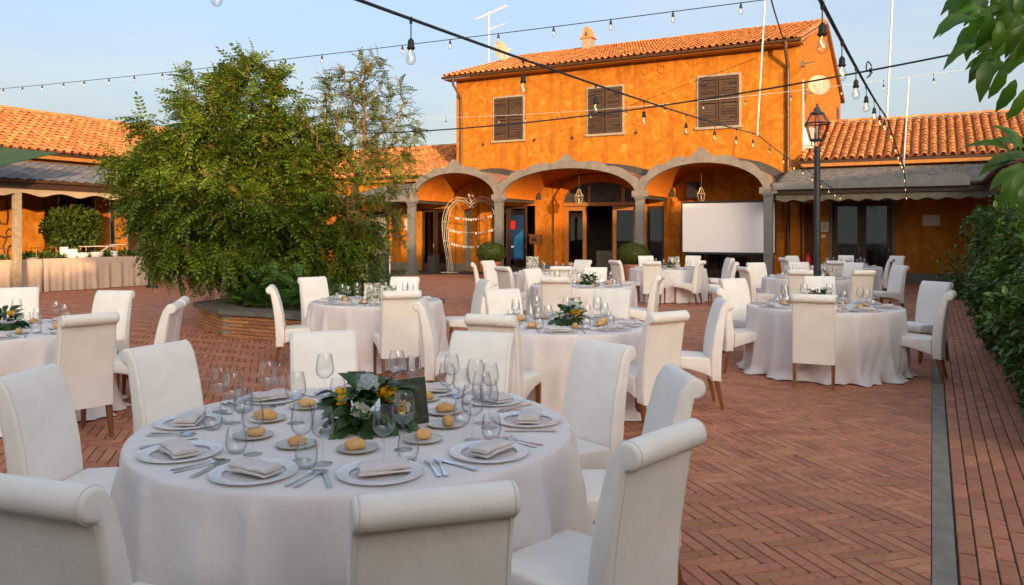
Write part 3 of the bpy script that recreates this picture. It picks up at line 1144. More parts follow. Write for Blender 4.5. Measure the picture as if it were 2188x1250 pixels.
# ------------------------------------------------------------------ back wing behind the tree
w = wing('tiled_wing', 'low orange wing with terracotta roof partly hidden behind the tree', BACK, -27.5, -17.75,
         [(-26.0, -24.9, 0, 2.6), (-22.6, -21.2, 0, 2.6), (-19.55, -18.1, 0, 2.66)], can=(-21.3, -18.15), fish=True, slate=0.24, sl=250, tl=250)
mb = MB(BACK)
mb.box(-21.2, -18.2, -2.95, -2.83, 2.86, 3.10)
mb.build('canopy_fascia', M['concrete'], w)
for (a, b_) in ((-19.5, -18.85), (-18.83, -18.15)):
    glazed_leaf(w, BACK, a, b_, 0.12, 0.02, 2.62, st=0.1, bottom=0.3)
mb = MB(BACK)
wavy_sheet(mb, -19.5, -18.1, 0.5, 0.02, 2.6, 60, 0.04, 8)
mb.build('curtain', M['curtain_red'], w, smooth=True)
mb = MB(BACK)
mb.box(-20.35, -20.0, -0.03, -0.002, 1.75, 2.25)
mb.build('notice', M['paper'], w)
mb = MB(BACK)
wavy_sheet(mb, -22.6, -21.2, 0.4, 0.02, 2.6, 60, 0.05, 8)
mb.build('curtain', M['curtain'], w, smooth=True)

# ------------------------------------------------------------------ wing behind the buffet
w = wing('tiled_wing', 'low orange wing with slate canopy behind the buffet table', LEFT, 3.0, 30.0,
         [(7.0, 9.0, 0, 2.6), (14.86, 16.0, 0, 2.75), (16.57, 16.71, 0, 2.7), (17.2, 19.2, 0, 2.75), (22, 23.5, 0, 2.7)], cd=2.45, cz=3.06, can=(4.0, 25.6), slate=0.32)
wing_l = w
gutter(w, LEFT, 4.0, 25.5, -2.52, 3.03, 0.075)
mb = MB(LEFT)
scallops(mb, 5.0, 25.0, -2.40, 2.90, 2.60, 1.05, depth=0.10)
mb.build('valance', M['awning'], w, smooth=True)
for xx in (7.3, 12.27, 17.3, 22.3):
    mb = MB(LEFT)
    mb.cbox(xx - 0.085, xx + 0.085, -2.39, -2.22, 0, 2.95, 0.008)
    mb.cbox(xx - 0.12, xx + 0.12, -2.425, -2.185, 0, 0.22, 0.01)
    mb.build('post', M['frame'], w)
mb = MB(LEFT)                                                    # gold door edgings
for xx in (14.80, 16.0, 16.52, 16.71, 17.14):
    mb.box(xx, xx + 0.055, -0.035, 0.2, 0, 2.72)
mb.build('door_jambs', M['brass'], w)
for (a, b_) in ((14.86, 15.43), (15.43, 16.0)):
    glazed_leaf(w, LEFT, a, b_, 0.16, 0.02, 2.72, st=0.1, bottom=0.4, handle=False)
mb = MB(LEFT)
mb.box(17.2, 19.2, 0.12, 0.18, 0.02, 2.73)
for k in range(9):
    mb.box(17.25, 19.15, 0.10, 0.121, 0.1 + k * 0.28, 0.34 + k * 0.28)
mb.build('plank_door', M['dark_wood'], w)
for (cx_, cz_) in ((15.43, 2.02), (17.62, 1.95)):
    mb = MB(LEFT)
    s_ = 0.36
    pts = [(cx_, 0.09, cz_ + s_), (cx_ + s_, 0.09, cz_), (cx_, 0.09, cz_ - s_), (cx_ - s_, 0.09, cz_)]
    mb.tube(pts, 0.014, 5, closed=True)
    mb.build('diamond_ornament', M['brass'], w)
mb = MB(LEFT)
mb.box(14.3, 14.78, -0.04, -0.003, 1.62, 2.02)
mb.build('wall_notice', M['paper'], w)
mb = MB(LEFT)                                                    # dark line drawing on the wall
def stroke(pts, r=0.022):
    mb.tube([(p[0], -0.015, p[1]) for p in pts], r, 5)
stroke([(12.95, 2.6), (13.02, 2.2), (13.12, 1.9), (13.3, 1.88)])
stroke([(13.3, 2.55), (13.34, 2.1), (13.3, 1.88)])
stroke([(13.0, 1.86), (13.08, 1.55), (13.25, 1.5), (13.48, 1.55), (13.46, 1.68), (13.36, 1.76), (13.28, 1.66), (13.30, 1.5), (13.2, 1.25), (13.26, 1.0)])
ring = [(13.42 + 0.10 * math.cos(t * 0.5236), 1.05 + 0.22 * math.sin(t * 0.5236)) for t in range(13)]
stroke(ring)
stroke([(13.0, 0.82), (13.15, 0.95), (13.26, 0.78), (13.45, 0.74), (13.58, 0.9), (13.62, 1.1)])
mb.build('wall_drawing', M['dark_wood'], w)

# ------------------------------------------------------------------ wing along the hedge
w = wing('canopy_wing', 'dark brown canopy edge and gutter above the green hedge', RIGHT, -28.0, -13.0,
         [(-24, -22, 0, 2.6), (-18, -16, 0, 2.6)], cd=2.75, cz=3.08, can=(-25.4, -13.2), eave=3.9, ridge=4.4, rdep=2.6, slate=0.32, sl=40, tl=1, tiles=False)
gutter(w, RIGHT, -25.3, -13.2, -2.82, 3.07, 0.08)
for xx in (-21.5, -17.5, -13.5):
    mb = MB(RIGHT)
    mb.cbox(xx - 0.11, xx + 0.11, -2.62, -2.40, 0, 2.9, 0.01)
    mb.build('post', M['steel'], w)
downpipe(w, RIGHT, [(-21.1, -2.80, 3.0), (-21.1, -2.74, 2.8), (-21.1, -2.66, 2.6), (-21.1, -2.66, 0.05)], 0.055)
mb = MB(RIGHT)
scallops(mb, -25.0, -13.2, -2.68, 2.86, 2.62, 0.6)
mb.build('valance', M['awning_dark'], w, smooth=True)
# unseen house added to hold the low sun off the courtyard
w = wing('unseen_shade_house', 'unseen long house added to shade the courtyard', SITE @ Matrix.Translation((20.0, 0, 0)) @ Matrix.Rotation(-math.pi / 2, 4, 'Z'),
         -32.0, 52.0, [], eave=5.9, ridge=7.0, rdep=2.2, tiles=False)
# unseen wing added behind the camera to darken surfaces that face it
w = wing('unseen_shade_wing', 'unseen low orange wing added behind the camera for shade', SITE @ Matrix.Translation((0, -2.7, 0)) @ Matrix.Rotation(math.pi, 4, 'Z'),
         -12.0, 2.2, [(-6.0, -4.0, 0, 2.6)], eave=3.8, ridge=4.2, rdep=1.0, tiles=False)

# ================================================================== main house
HU0, HU1, HD = -17.70, -3.96, 13.3
EV, RG = 8.12, 10.38
house = s_thing('orange_house', 'two storey orange stucco house with brown shutters and tiled roof', 'house', (HU0 + HU1) / 2, 28.3)
wins = [(-15.84, -14.53, 5.40, 7.12), (-11.70, -10.32, 5.42, 7.16), (-7.42, -6.00, 5.42, 7.20)]
ground_ops = [(-17.35, -17.0, 0.0, 2.6), (-16.05, -14.0, 0.0, 2.72), (-12.72, -9.72, 0.0, 2.66), (-9.42, -8.72, 0.0, 2.62), (-7.9, -4.9, 0.0, 2.6)]
mb = MB(BACK)
wall_open(mb, HU0, HU1, 0.0, EV, 0.0, 0.35, ground_ops)
mb.build('front_wall', M['stucco'], house)
mb = MB(BACK)
gab = [(0.352, 0), (HD, 0), (HD, EV), (HD / 2, RG - 0.08), (0.352, EV + 0.02)]
mb.prism(gab, HU1 - 0.35, HU1, 'x')
mb.build('gable_wall', M['stucco'], house)
mb = MB(BACK)
mb.prism(gab, HU0, HU0 + 0.35, 'x')
mb.box(HU0 + 0.36, HU1 - 0.36, HD - 0.3, HD - 0.002, 0, EV)
mb.build('rear_walls', M['stucco'], house)
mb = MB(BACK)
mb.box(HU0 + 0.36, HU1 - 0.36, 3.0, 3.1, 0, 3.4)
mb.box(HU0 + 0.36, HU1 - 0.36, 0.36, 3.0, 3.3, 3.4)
mb.build('room_lining', M['dark_in'], house)  # dark rear wall and ceiling added against light leaks
mb = MB(BACK)
xs_ = [HU0] + [v_ for o in ground_ops for v_ in o[:2]] + [HU1]
for a, b_ in zip(xs_[::2], xs_[1::2]):
    if b_ - a > 0.05: mb.box(a + 0.002, b_ - 0.002, -0.024, 0.02, 0, 0.36)
mb.build('plinth', M['plinth'], house)
# roof
over = 0.55
s_v = Vector((0, HD / 2 + over, RG - EV)).normalized()
sl_ = math.hypot(HD / 2 + over, RG - EV)
mb = MB(BACK)
mb.prism([(-over, EV - 0.10), (HD / 2, RG - 0.10), (HD + over, EV - 0.10), (HD + over, EV - 0.01), (HD / 2, RG - 0.01), (-over, EV - 0.01)], HU0 - 0.32, HU1 + 0.14, 'x')
mb.build('roof_deck', M['door_wood'], house)
fm = BACK @ frame_mat((HU0 - 0.32, -over, EV), (1, 0, 0), s_v)
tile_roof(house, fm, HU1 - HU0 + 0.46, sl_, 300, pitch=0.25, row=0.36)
ridge_tiles(house, BACK @ Vector((HU0 - 0.32, HD / 2, RG + 0.02)), BACK @ Vector((HU1 + 0.14, HD / 2, RG + 0.02)))
for xe in (HU1 + 0.05,):                                         # verge tiles on the gable edge
    a = BACK @ Vector((xe, -over, EV + 0.05))
    b_ = BACK @ Vector((xe, HD / 2, RG + 0.05))
    ridge_tiles(house, a, b_, 0.10, 0.38)
    ridge_tiles(house, BACK @ Vector((xe, HD + over, EV + 0.05)), b_, 0.10, 0.38)
gutter(house, BACK, HU0 - 0.32, HU1 + 0.1, -over - 0.05, EV - 0.03, 0.075)
mb = MB(BACK)
mb.box(HU0 - 0.3, HU1 + 0.12, -over + 0.02, -0.005, EV - 0.13, EV - 0.105)
mb.build('soffit', M['door_wood'], house)
downpipe(house, BACK, [(-17.5, -over - 0.05, EV - 0.08), (-17.5, -over - 0.03, EV - 0.35), (-17.42, -0.10, EV - 0.85), (-17.42, -0.08, EV - 1.1), (-17.42, -0.08, 3.9)], 0.05)
downpipe(house, BACK, [(-4.35, -over - 0.05, EV - 0.08), (-4.35, -over - 0.03, EV - 0.3), (-4.35, -0.10, EV - 0.8), (-4.35, -0.08, EV - 1.05), (-4.35, -0.08, 0.05)], 0.06)
# shutters
for wi, (xa, xb, za, zb) in enumerate(wins):
    mb = MB(BACK)
    e = 0.075
    mb.box(xa - e, xa, -0.045, 0.004, za, zb)
    mb.box(xb, xb + e, -0.045, 0.004, za, zb)
    mb.box(xa - e, xb + e, -0.047, 0.004, zb + 0.001, zb + e)
    mb.box(xa - e - 0.05, xb + e + 0.05, -0.10, 0.004, za - 0.09, za - 0.001)
    mb.build('window_frame', M['frame'], house)
    mb = MB(BACK)
    mb.box(xa, xb, -0.010, 0.002, za, zb)
    mb.build('window_recess', M['dark_wood'], house)
    mid = (xa + xb) / 2
    for k, (p, q) in enumerate(((xa + 0.01, mid - 0.012), (mid + 0.012, xb - 0.01))):
        ang = R(-5 if k == 0 else 2) * (1 if wi != 2 else 0.4)
        hinge = p if k == 0 else q
        hm = BACK @ Matrix.Translation((hinge, -0.03, 0)) @ Matrix.Rotation(ang if k == 0 else -ang, 4, 'Z') @ Matrix.Translation((-hinge, 0, 0))
        mb = MB(hm)
        sw = 0.075
        mb.box(p, p + sw, -0.045, 0.0, za + 0.02, zb - 0.02)
        mb.box(q - sw, q, -0.045, 0.0, za + 0.02, zb - 0.02)
        for (c0, c1) in ((za + 0.02, za + 0.12), (zb - 0.12, zb - 0.02), ((za + zb) / 2 - 0.05, (za + zb) / 2 + 0.04)):
            mb.box(p + sw, q - sw, -0.043, -0.002, c0, c1)
        sh = mb.build('shutter', M['shutter'], house)
        for zz in (za + 0.28, zb - 0.28):
            mb = MB(hm)
            xh = p if k == 0 else q - 0.3
            mb.box(xh, xh + 0.3, -0.054, -0.046, zz - 0.02, zz + 0.02)
            mb.build('strap_hinge', M['black'], sh)
        ns = 16
        for j in range(ns):
            zc = za + 0.14 + (zb - za - 0.28) * (j + 0.5) / ns
            if abs(zc - (za + zb) / 2) < 0.07: continue
            mb = MB(hm)
            h_ = (zb - za - 0.28) / ns * 0.5
            mb.add([(p + sw, -0.040, zc - h_), (q - sw, -0.040, zc - h_), (q - sw, -0.008, zc + h_ * 1.1), (p + sw, -0.008, zc + h_ * 1.1),
                    (p + sw, -0.030, zc - h_ - 0.008), (q - sw, -0.030, zc - h_ - 0.008), (q - sw, 0.0, zc + h_ * 1.1 - 0.008), (p + sw, 0.0, zc + h_ * 1.1 - 0.008)],
                   [(0, 1, 2, 3), (7, 6, 5, 4), (0, 4, 5, 1), (3, 2, 6, 7)])
            mb.build('slat', M['shutter'], sh)
# round vents, small iron hooks on the facade
for xx in (-9.42, -8.80):
    mb = MB(BACK)
    for rr, y0_, y1_ in ((0.17, -0.03, -0.002),):
        ri, ro = 0.115, 0.155
        n_ = 20
        inn = [(xx + ri * math.cos(2 * math.pi * i / n_), 7.66 + ri * math.sin(2 * math.pi * i / n_)) for i in range(n_ + 1)]
        out = [(xx + ro * math.cos(2 * math.pi * i / n_), 7.66 + ro * math.sin(2 * math.pi * i / n_)) for i in range(n_ + 1)]
        mb.band(inn, out, -0.04, -0.002)
    vv = mb.build('round_vent', M['stucco_deep'], house)
    mb = MB(BACK)
    mb.prism([(xx + 0.113 * math.cos(2 * math.pi * i / 16), 7.66 + 0.113 * math.sin(2 * math.pi * i / 16)) for i in range(16)], -0.012, -0.003)
    mb.build('vent_cover', M['stucco_deep'], vv)
for (xx, zz) in ((-16.35, 5.3), (-14.0, 5.35), (-12.35, 5.35), (-9.75, 5.4), (-7.85, 5.3)):
    mb = MB(BACK)
    mb.tube([(xx, 0, zz), (xx, -0.07, zz), (xx, -0.09, zz + 0.07)], 0.012, 5)
    mb.box(xx - 0.035, xx + 0.035, -0.09, -0.07, zz - 0.07, zz)
    mb.build('shutter_stop', M['black'], house)
# slot in the gable, small window
mb = MB(BACK)
mb.prism([(6.2, 7.9), (6.5, 7.9), (6.5, 9.0), (6.35, 9.15), (6.2, 9.0)], HU1 - 0.02, HU1 + 0.03, 'x')
mb.build('gable_slot', M['stucco_deep'], house)
mb = MB(BACK)
mb.box(HU1 - 0.02, HU1 + 0.02, 11.4, 12.3, 6.3, 7.5)
mb.build('side_window', M['lead'], house)
# chimney
mb = MB(BACK)
cx_, cy_ = -14.2, 6.0
mb.box(cx_ - 0.24, cx_ + 0.24, cy_ - 0.22, cy_ + 0.22, RG - 0.5, RG + 0.30)
mb.build('chimney', M['frame'], house)
mb = MB(BACK)
zt = RG + 0.30
mb.prism([(cx_ - 0.34, zt), (cx_ + 0.34, zt), (cx_ + 0.28, zt + 0.06), (cx_ + 0.17, zt + 0.24), (cx_ + 0.12, zt + 0.46), (cx_ + 0.05, zt + 0.52), (cx_ - 0.05, zt + 0.52), (cx_ - 0.12, zt + 0.46), (cx_ - 0.17, zt + 0.24), (cx_ - 0.28, zt + 0.06)], cy_ - 0.28, cy_ + 0.28)
cc = mb.build('chimney_cap', M['tile'], house)
mb = MB(BACK)
mb.prism([(cx_ - 0.08, zt + 0.10), (cx_ + 0.08, zt + 0.10), (cx_, zt + 0.36)], cy_ - 0.283, cy_ - 0.15)
mb.build('chimney_opening', M['lead'], cc)
# ground floor inside the portico: archway, doors, piers
def arc_pts(cx, a, z0, b, n=40):
    return [(cx - a * math.cos(math.pi * i / n), z0 + b * math.sin(math.pi * i / n)) for i in range(n + 1)]
mb = MB(BACK)
mb.band(arc_pts(-11.22, 1.52, 2.80, 0.78), arc_pts(-11.22, 1.86, 2.80, 1.06), -0.20, -0.002)
mb.box(-13.08, -12.742, -0.20, -0.002, 0, 2.80)
mb.box(-9.698, -9.36, -0.20, -0.002, 0, 2.80)
mb.build('archway', M['stucco_deep'], house, smooth=True, angle=30)
mb = MB(BACK)
inn = arc_pts(-11.22, 1.50, 2.80, 0.76)
mb.prism([(p[0], p[1]) for p in inn], -0.03, -0.006)
mb.build('fanlight', M['lead'], house)
mb = MB(BACK)
mb.box(-12.74, -9.70, -0.09, -0.004, 2.663, 2.80)
mb.box(-10.35, -10.22, -0.06, -0.031, 2.80, 3.35)
mb.box(-11.7, -11.6, -0.06, -0.031, 2.80, 3.45)
mb.build('transom', M['door_wood'], house)
glazed_leaf(house, BACK, -12.70, -11.80, 0.0, 0.03, 2.64, 'door_wood', 0.15, 0.42)
glazed_leaf(house, BACK, -10.72, -9.74, 0.0, 0.03, 2.64, 'door_wood', 0.15, 0.42)
mb = MB(BACK)
mb.box(-11.4, -10.9, 1.6, 1.68, 0.02, 2.3)
mb.build('inner_door', M['curtain_red'], house)
mb = MB(BACK)
mb.box(-11.75, -10.95, 0.9, 1.3, 0.0, 0.92)
mb.build('reception_counter', M['awning_dark'], house)
glazed_leaf(house, BACK, -9.40, -8.74, 0.05, 0.03, 2.60, 'dark_wood', 0.07, 0.2, handle=False)
mb = MB(BACK)
wavy_sheet(mb, -9.4, -8.74, 0.35, 0.02, 2.6, 40, 0.03, 4)
mb.build('curtain', M['curtain'], house, smooth=True)
mb = MB(BACK)
mb.box(-17.34, -17.01, 0.1, 0.14, 0.02, 2.58)
mb.build('narrow_door', M['curtain'], house)
for (a, b_) in ((-16.03, -15.26), (-15.24, -14.40)):
    glazed_leaf(house, BACK, a, b_, 0.06, 0.03, 2.70, 'dark_wood', 0.09, 0.22)
mb = MB(BACK)
mb.box(-15.14, -14.52, 0.03, 0.05, 0.55, 2.35)
ps = mb.build('poster', M['blue'], house, label='dark blue printed poster in the glass door')
mb = MB(BACK)
mb.prism([(-14.95, 0.62), (-14.56, 0.62), (-14.56, 1.75), (-14.70, 1.62), (-14.92, 1.5), (-14.98, 1.35)], 0.020, 0.029)
mb.build('poster_figure', pm('bright_blue_print', (0.014, 0.13, 0.30), (0.02, 0.18, 0.38), rough=0.5), ps)
mb = MB(BACK)
for k in range(9):
    a = -15.10 + k * 0.058
    mb.box(a, a + (0.05 if k < 2 else 0.040), 0.021, 0.028, 1.03, 1.03 + (0.085 if k in (0, 1, 3) else 0.055))
tag(mb.build('poster_lettering', M['white'], ps), kind='stuff')
mb = MB(BACK)
mb.box(-15.12, -14.92, 0.0205, 0.029, 1.78, 2.12)
mb.build('poster_picture', M['red'], ps)
mb = MB(BACK)
mb.box(-14.1, -13.1, -0.012, -0.003, 0.4, 2.7) if False else None
for (a, b_) in ((-16.95, -16.62), (-16.5, -16.12)):
    mb.box(a, b_, -0.09, -0.003, 0.02, 2.95)
mb.box(-8.6, -8.1, -0.10, -0.003, 0.02, 2.9)
mb.box(-4.8, -4.55, -0.12, -0.003, 0.02, 2.7)
mb.box(-4.28, -4.0, -0.12, -0.003, 0.02, 2.7)
mb.build('piers', M['stucco'], house)
for (a, b_) in ((-7.88, -7.2), (-7.18, -6.4), (-6.38, -5.6), (-5.58, -4.92)):
    glazed_leaf(house, BACK, a, b_, 0.08, 0.03, 2.58, 'dark_wood', 0.08, 0.3, handle=False)
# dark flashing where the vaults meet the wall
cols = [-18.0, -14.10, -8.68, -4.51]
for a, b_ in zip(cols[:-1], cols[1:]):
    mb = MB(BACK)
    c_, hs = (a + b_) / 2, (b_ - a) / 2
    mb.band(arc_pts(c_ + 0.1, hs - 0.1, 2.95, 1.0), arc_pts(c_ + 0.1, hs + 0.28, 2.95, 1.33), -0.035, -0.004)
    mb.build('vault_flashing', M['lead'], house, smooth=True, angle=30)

# ================================================================== portico
PV = 25.5
PORT = SITE @ Matrix.Translation((0, PV, 0))
port = s_thing('arched_portico', 'three arched portico with grey scalloped stone arches on steel columns', 'portico', -11.2, PV)
for c in cols:
    mb = MB(PORT)
    mb.cbox(c - 0.13, c + 0.13, -0.13, 0.13, 0.30, 2.80, 0.012)
    co = mb.build('column', M['steel'], port)
    mb = MB(PORT)
    mb.cbox(c - 0.19, c + 0.19, -0.19, 0.19, 0, 0.12, 0.01)
    mb.cbox(c - 0.165, c + 0.165, -0.165, 0.165, 0.12, 0.30, 0.02)
    mb.build('base', M['steel'], co)
    mb = MB(PORT)
    mb.cbox(c - 0.15, c + 0.15, -0.15, 0.15, 2.74, 2.79, 0.012)
    mb.cbox(c - 0.17, c + 0.17, -0.17, 0.17, 2.79, 2.84, 0.01)
    mb.build('capital', M['steel'], co)
    mb = MB(PORT)
    mb.box(c - 0.06, c + 0.06, 0.14, 2.78, 2.80, 2.93)
    mb.build('beam', M['lead'], port)
SPR, RISE = 2.93, 0.97


def outer_arch(cx, a, left, right, n=140):
    pts = []
    for i in range(n + 1):
        t = math.pi * i / n
        x = cx - a * math.cos(t)
        z = SPR + RISE * math.sin(t)
        nx, nz = -math.cos(t) / a, math.sin(t) / RISE
        l = math.hypot(nx, nz)
        nx, nz = nx / l, nz / l
        s_arc = abs(x - cx)
        off = 0.185 + 0.105 * abs(math.sin(7.5 * (t - math.pi / 2) + math.pi / 2)) ** 0.55
        d = abs(x - cx)
        off += 0.15 * math.exp(-(d / 0.10) ** 2) + 0.08 * (1 if d < 0.30 else 0) * math.sqrt(max(0, 1 - (d / 0.30) ** 2))
        X = min(max(x + nx * off, left + 0.0015), right - 0.0015)
        pts.append((X, z + nz * off))
    return pts


for k, (a, b_) in enumerate(zip(cols[:-1], cols[1:])):
    cxx = (a + b_) / 2
    hs = (b_ - a) / 2 - 0.14
    inn = [(cxx - hs * math.cos(math.pi * i / 140), SPR + RISE * math.sin(math.pi * i / 140)) for i in range(141)]
    lf = a if k else a - 0.3
    rt = b_ if k < 2 else b_ + 0.3
    mb = MB(PORT)
    mb.band(inn, outer_arch(cxx, hs, lf, rt), -0.10, 0.07)
    mb.build('arch_fascia', M['concrete'], port)
    mb = MB(PORT)
    h2 = hs + 0.012
    mb.band(arc_pts(cxx, h2, SPR - 0.01, RISE + 0.012, 60), arc_pts(cxx, h2 + 0.09, SPR - 0.01, RISE + 0.10, 60), 0.072, 2.795)
    mb.build('vault', M['stucco_deep'], port, smooth=True, angle=30)
    mb = MB(PORT)
    o1 = arc_pts(cxx, h2 + 0.093, SPR - 0.01, RISE + 0.103, 60)
    o2 = [(min(max(p[0], a + 0.004), b_ - 0.004), p[1]) for p in arc_pts(cxx, h2 + 0.15, SPR - 0.01, RISE + 0.17, 60)]
    o1 = [(min(max(p[0], a + 0.005), b_ - 0.005), p[1]) for p in o1]
    mb.band(o1, o2, 0.074, 2.76)
    mb.build('vault_roof', M['vault_tile'], port, smooth=True, angle=30)
for k, c in enumerate(cols):
    mb = MB(PORT)
    mb.cbox(c - 0.27, c + 0.27, -0.108, 0.08, 2.842, 3.05, 0.012)
    mb.build('springer_block', M['concrete'], port)
mb = MB(PORT)
for k in range(3):
    pass

# ================================================================== trees and planting
def quat_cols(n, up_bias=0.0):
    """n random rotations as (n,3,3)"""
    a = rng.normal(size=(n, 4))
    a /= np.linalg.norm(a, axis=1)[:, None]
    w_, x_, y_, z_ = a.T
    return np.stack([np.stack([1 - 2 * (y_ * y_ + z_ * z_), 2 * (x_ * y_ - z_ * w_), 2 * (x_ * z_ + y_ * w_)], 1),
                     np.stack([2 * (x_ * y_ + z_ * w_), 1 - 2 * (x_ * x_ + z_ * z_), 2 * (y_ * z_ - x_ * w_)], 1),
                     np.stack([2 * (x_ * z_ - y_ * w_), 2 * (y_ * z_ + x_ * w_), 1 - 2 * (x_ * x_ + y_ * y_)], 1)], 1)


def frond_template(pairs=6, length=0.3, droop=0.10, ll=0.055, lw=0.012):
    """pinnate leaf along +x, drooping in -z: quads for the leaflets and a thin stalk"""
    V, Q = [], []
    def pt(t):
        return np.array([length * t, 0, 0.04 * math.sin(math.pi * t * 0.6) - droop * t * t])
    for i in range(pairs + 1):
        t = 0.15 + 0.85 * i / pairs
        p = pt(t)
        for s_ in ((-1, 1) if i < pairs else (0,)):
            d = np.array([0.45, 0.9 * s_, -0.15]) if s_ else np.array([1.0, 0, -0.4])
            d /= np.linalg.norm(d)
            l = ll * (1 - 0.35 * abs(t - 0.5))
            side = np.cross(d, [0, 0, 1.0])
            side /= np.linalg.norm(side)
            b = len(V)
            V += [p, p + d * l * 0.5 + side * lw, p + d * l + np.array([0, 0, -0.012]), p + d * l * 0.5 - side * lw]
            Q.append((b, b + 1, b + 2, b + 3))
    for i in range(3):
        a, c = pt(i / 3), pt((i + 1) / 3)
        b = len(V)
        w_ = np.array([0, 0.0025, 0])
        V += [a - w_, c - w_, c + w_, a + w_]
        Q.append((b, b + 1, b + 2, b + 3))
    return np.array(V), np.array(Q)


def simple_leaf(l=0.08, w=0.03):
    V = np.array([[0, 0, 0], [l * 0.35, w / 2, 0.010], [l * 0.75, w * 0.36, 0.004], [l, 0, -0.012], [l * 0.75, -w * 0.36, 0.004], [l * 0.35, -w / 2, 0.010], [l * 0.4, 0, 0.0], [l * 0.75, 0, -0.003]])
    Q = np.array([[0, 6, 1, 1], [6, 7, 2, 1], [7, 3, 2, 2], [0, 5, 6, 6], [5, 4, 7, 6], [4, 3, 7, 7]])
    tri = []
    for q in Q:
        tri.append((q[0], q[1], q[2]))
        if q[3] != q[2]: tri.append((q[0], q[2], q[3]))
    return V, np.array(tri)


def scatter(tmpl, P, D, S, roll=None):
    """instances of a template with its x axis along D; returns arrays"""
    V, Q = tmpl
    n = len(P)
    D = D / np.linalg.norm(D, axis=1)[:, None]
    up = np.tile(np.array([0, 0, 1.0]), (n, 1)) + rng.normal(scale=0.35, size=(n, 3))
    Y = np.cross(up, D)
    Y /= np.linalg.norm(Y, axis=1)[:, None] + 1e-9
    Z = np.cross(D, Y)
    B = np.stack([D, Y, Z], 2)                     # columns
    W = np.einsum('nij,vj->nvi', B, V) * S[:, None, None] + P[:, None, :]
    QQ = (Q[None, :, :] + (np.arange(n) * len(V))[:, None, None]).reshape(-1, Q.shape[1])
    return W.reshape(-1, 3), QQ


def merge(parts):
    Vs, Qs, n = [], [], 0
    for V, Q in parts:
        Vs.append(V)
        Qs.append(Q + n)
        n += len(V)
    return np.vstack(Vs), np.vstack(Qs)


def leaf_object(name, arrays, mat, parent, kind=None):
    V, Q = arrays
    pi = np.array(PINV.get(parent, ID))
    V = V @ pi[:3, :3].T + pi[:3, 3]
    me = mesh_arrays(name, V, Q)
    o = link(name, me, mat, parent)
    if kind: o["kind"] = kind
    return o


def grow(tips, trunk, step=0.16, kill=0.22, reach=2.5, iters=160):
    """space colonisation from a trunk polyline towards the tips"""
    nodes = [np.array(p, dtype=float) for p in trunk]
    par = list(range(-1, len(trunk) - 1))
    A = np.array(tips)
    alive = np.ones(len(A), bool)
    Nn = np.array(nodes)
    d = np.linalg.norm(A[:, None] - Nn[None], axis=2)
    near, nd = d.argmin(1), d.min(1)
    for it in range(iters):
        act = alive & (nd < reach)
        if not act.any(): break
        new = []
        for k in np.unique(near[act]):
            sel = act & (near == k)
            v = A[sel] - nodes[k]
            v /= np.linalg.norm(v, axis=1)[:, None] + 1e-9
            g = v.mean(0) + rng.normal(scale=0.14, size=3) + np.array([0, 0, 0.05])
            g /= np.linalg.norm(g) + 1e-9
            new.append((k, nodes[k] + g * step))
        st = len(nodes)
        for k, p in new:
            nodes.append(p)
            par.append(int(k))
        Nw = np.array([p for _, p in new])
        d = np.linalg.norm(A[:, None] - Nw[None], axis=2)
        m_, mi = d.min(1), d.argmin(1)
        up = m_ < nd
        nd = np.where(up, m_, nd)
        near = np.where(up, mi + st, near)
        alive &= nd > kill
        if len(nodes) > 4200: break
    return np.array(nodes), par


def skeleton(nodes, par, r0=0.006, e=2.4, rmin_trunk=None):
    n = len(nodes)
    acc = np.zeros(n)
    kids = np.zeros(n, int)
    rad = np.zeros(n)
    for i in range(n - 1, -1, -1):
        rad[i] = max(r0, acc[i] ** (1 / e)) if acc[i] > 0 else r0
        if par[i] >= 0:
            acc[par[i]] += rad[i] ** e
            kids[par[i]] += 1
    return rad, kids


def branch_arrays(nodes, par, rad, sides=5):
    Vs, Qs, b = [], [], 0
    for i in range(len(nodes)):
        p = par[i]
        if p < 0: continue
        a, c = nodes[p], nodes[i]
        d = c - a
        l = np.linalg.norm(d)
        if l < 1e-6: continue
        d = d / l
        o = np.cross(d, [0.31, 0.77, 0.55])
        o /= np.linalg.norm(o) + 1e-9
        q = np.cross(d, o)
        t = np.arange(sides) * 2 * math.pi / sides
        ring = np.cos(t)[:, None] * o + np.sin(t)[:, None] * q
        ra = min(rad[p], rad[i] * 1.35)
        Vs.append(a - d * ra * 0.3 + ring * ra)
        Vs.append(c + ring * rad[i])
        for k in range(sides):
            k2 = (k + 1) % sides
            Qs.append((b + k, b + k2, b + sides + k2, b + sides + k))
        b += 2 * sides
    return np.vstack(Vs), np.array(Qs)


def in_ellipsoids(E, n, shell=0.35):
    out = []
    w_ = np.array([e[3] * e[4] * e[5] for e in E]) * np.array([e[6] if len(e) > 6 else 1 for e in E])
    w_ = w_ / w_.sum()
    for _ in range(n):
        e = E[rng.choice(len(E), p=w_)]
        v = rng.normal(size=3)
        v /= np.linalg.norm(v)
        r = rng.random() ** shell
        out.append(np.array(e[:3]) + v * r * np.array(e[3:6]))
    return np.array(out)


# ------------------------------------------------------------------ planter
PLN = [(-5.50, 13.80), (-4.55, 12.42), (-2.95, 11.62), (-1.28, 14.35), (-2.10, 16.2), (-4.75, 16.3)]
pc = Vector((sum(p[0] for p in PLN) / 6, sum(p[1] for p in PLN) / 6))
planter = thing('brick_planter', 'low six sided brick planter with grey coping around the tree', 'planter', (pc.x, pc.y, 0))


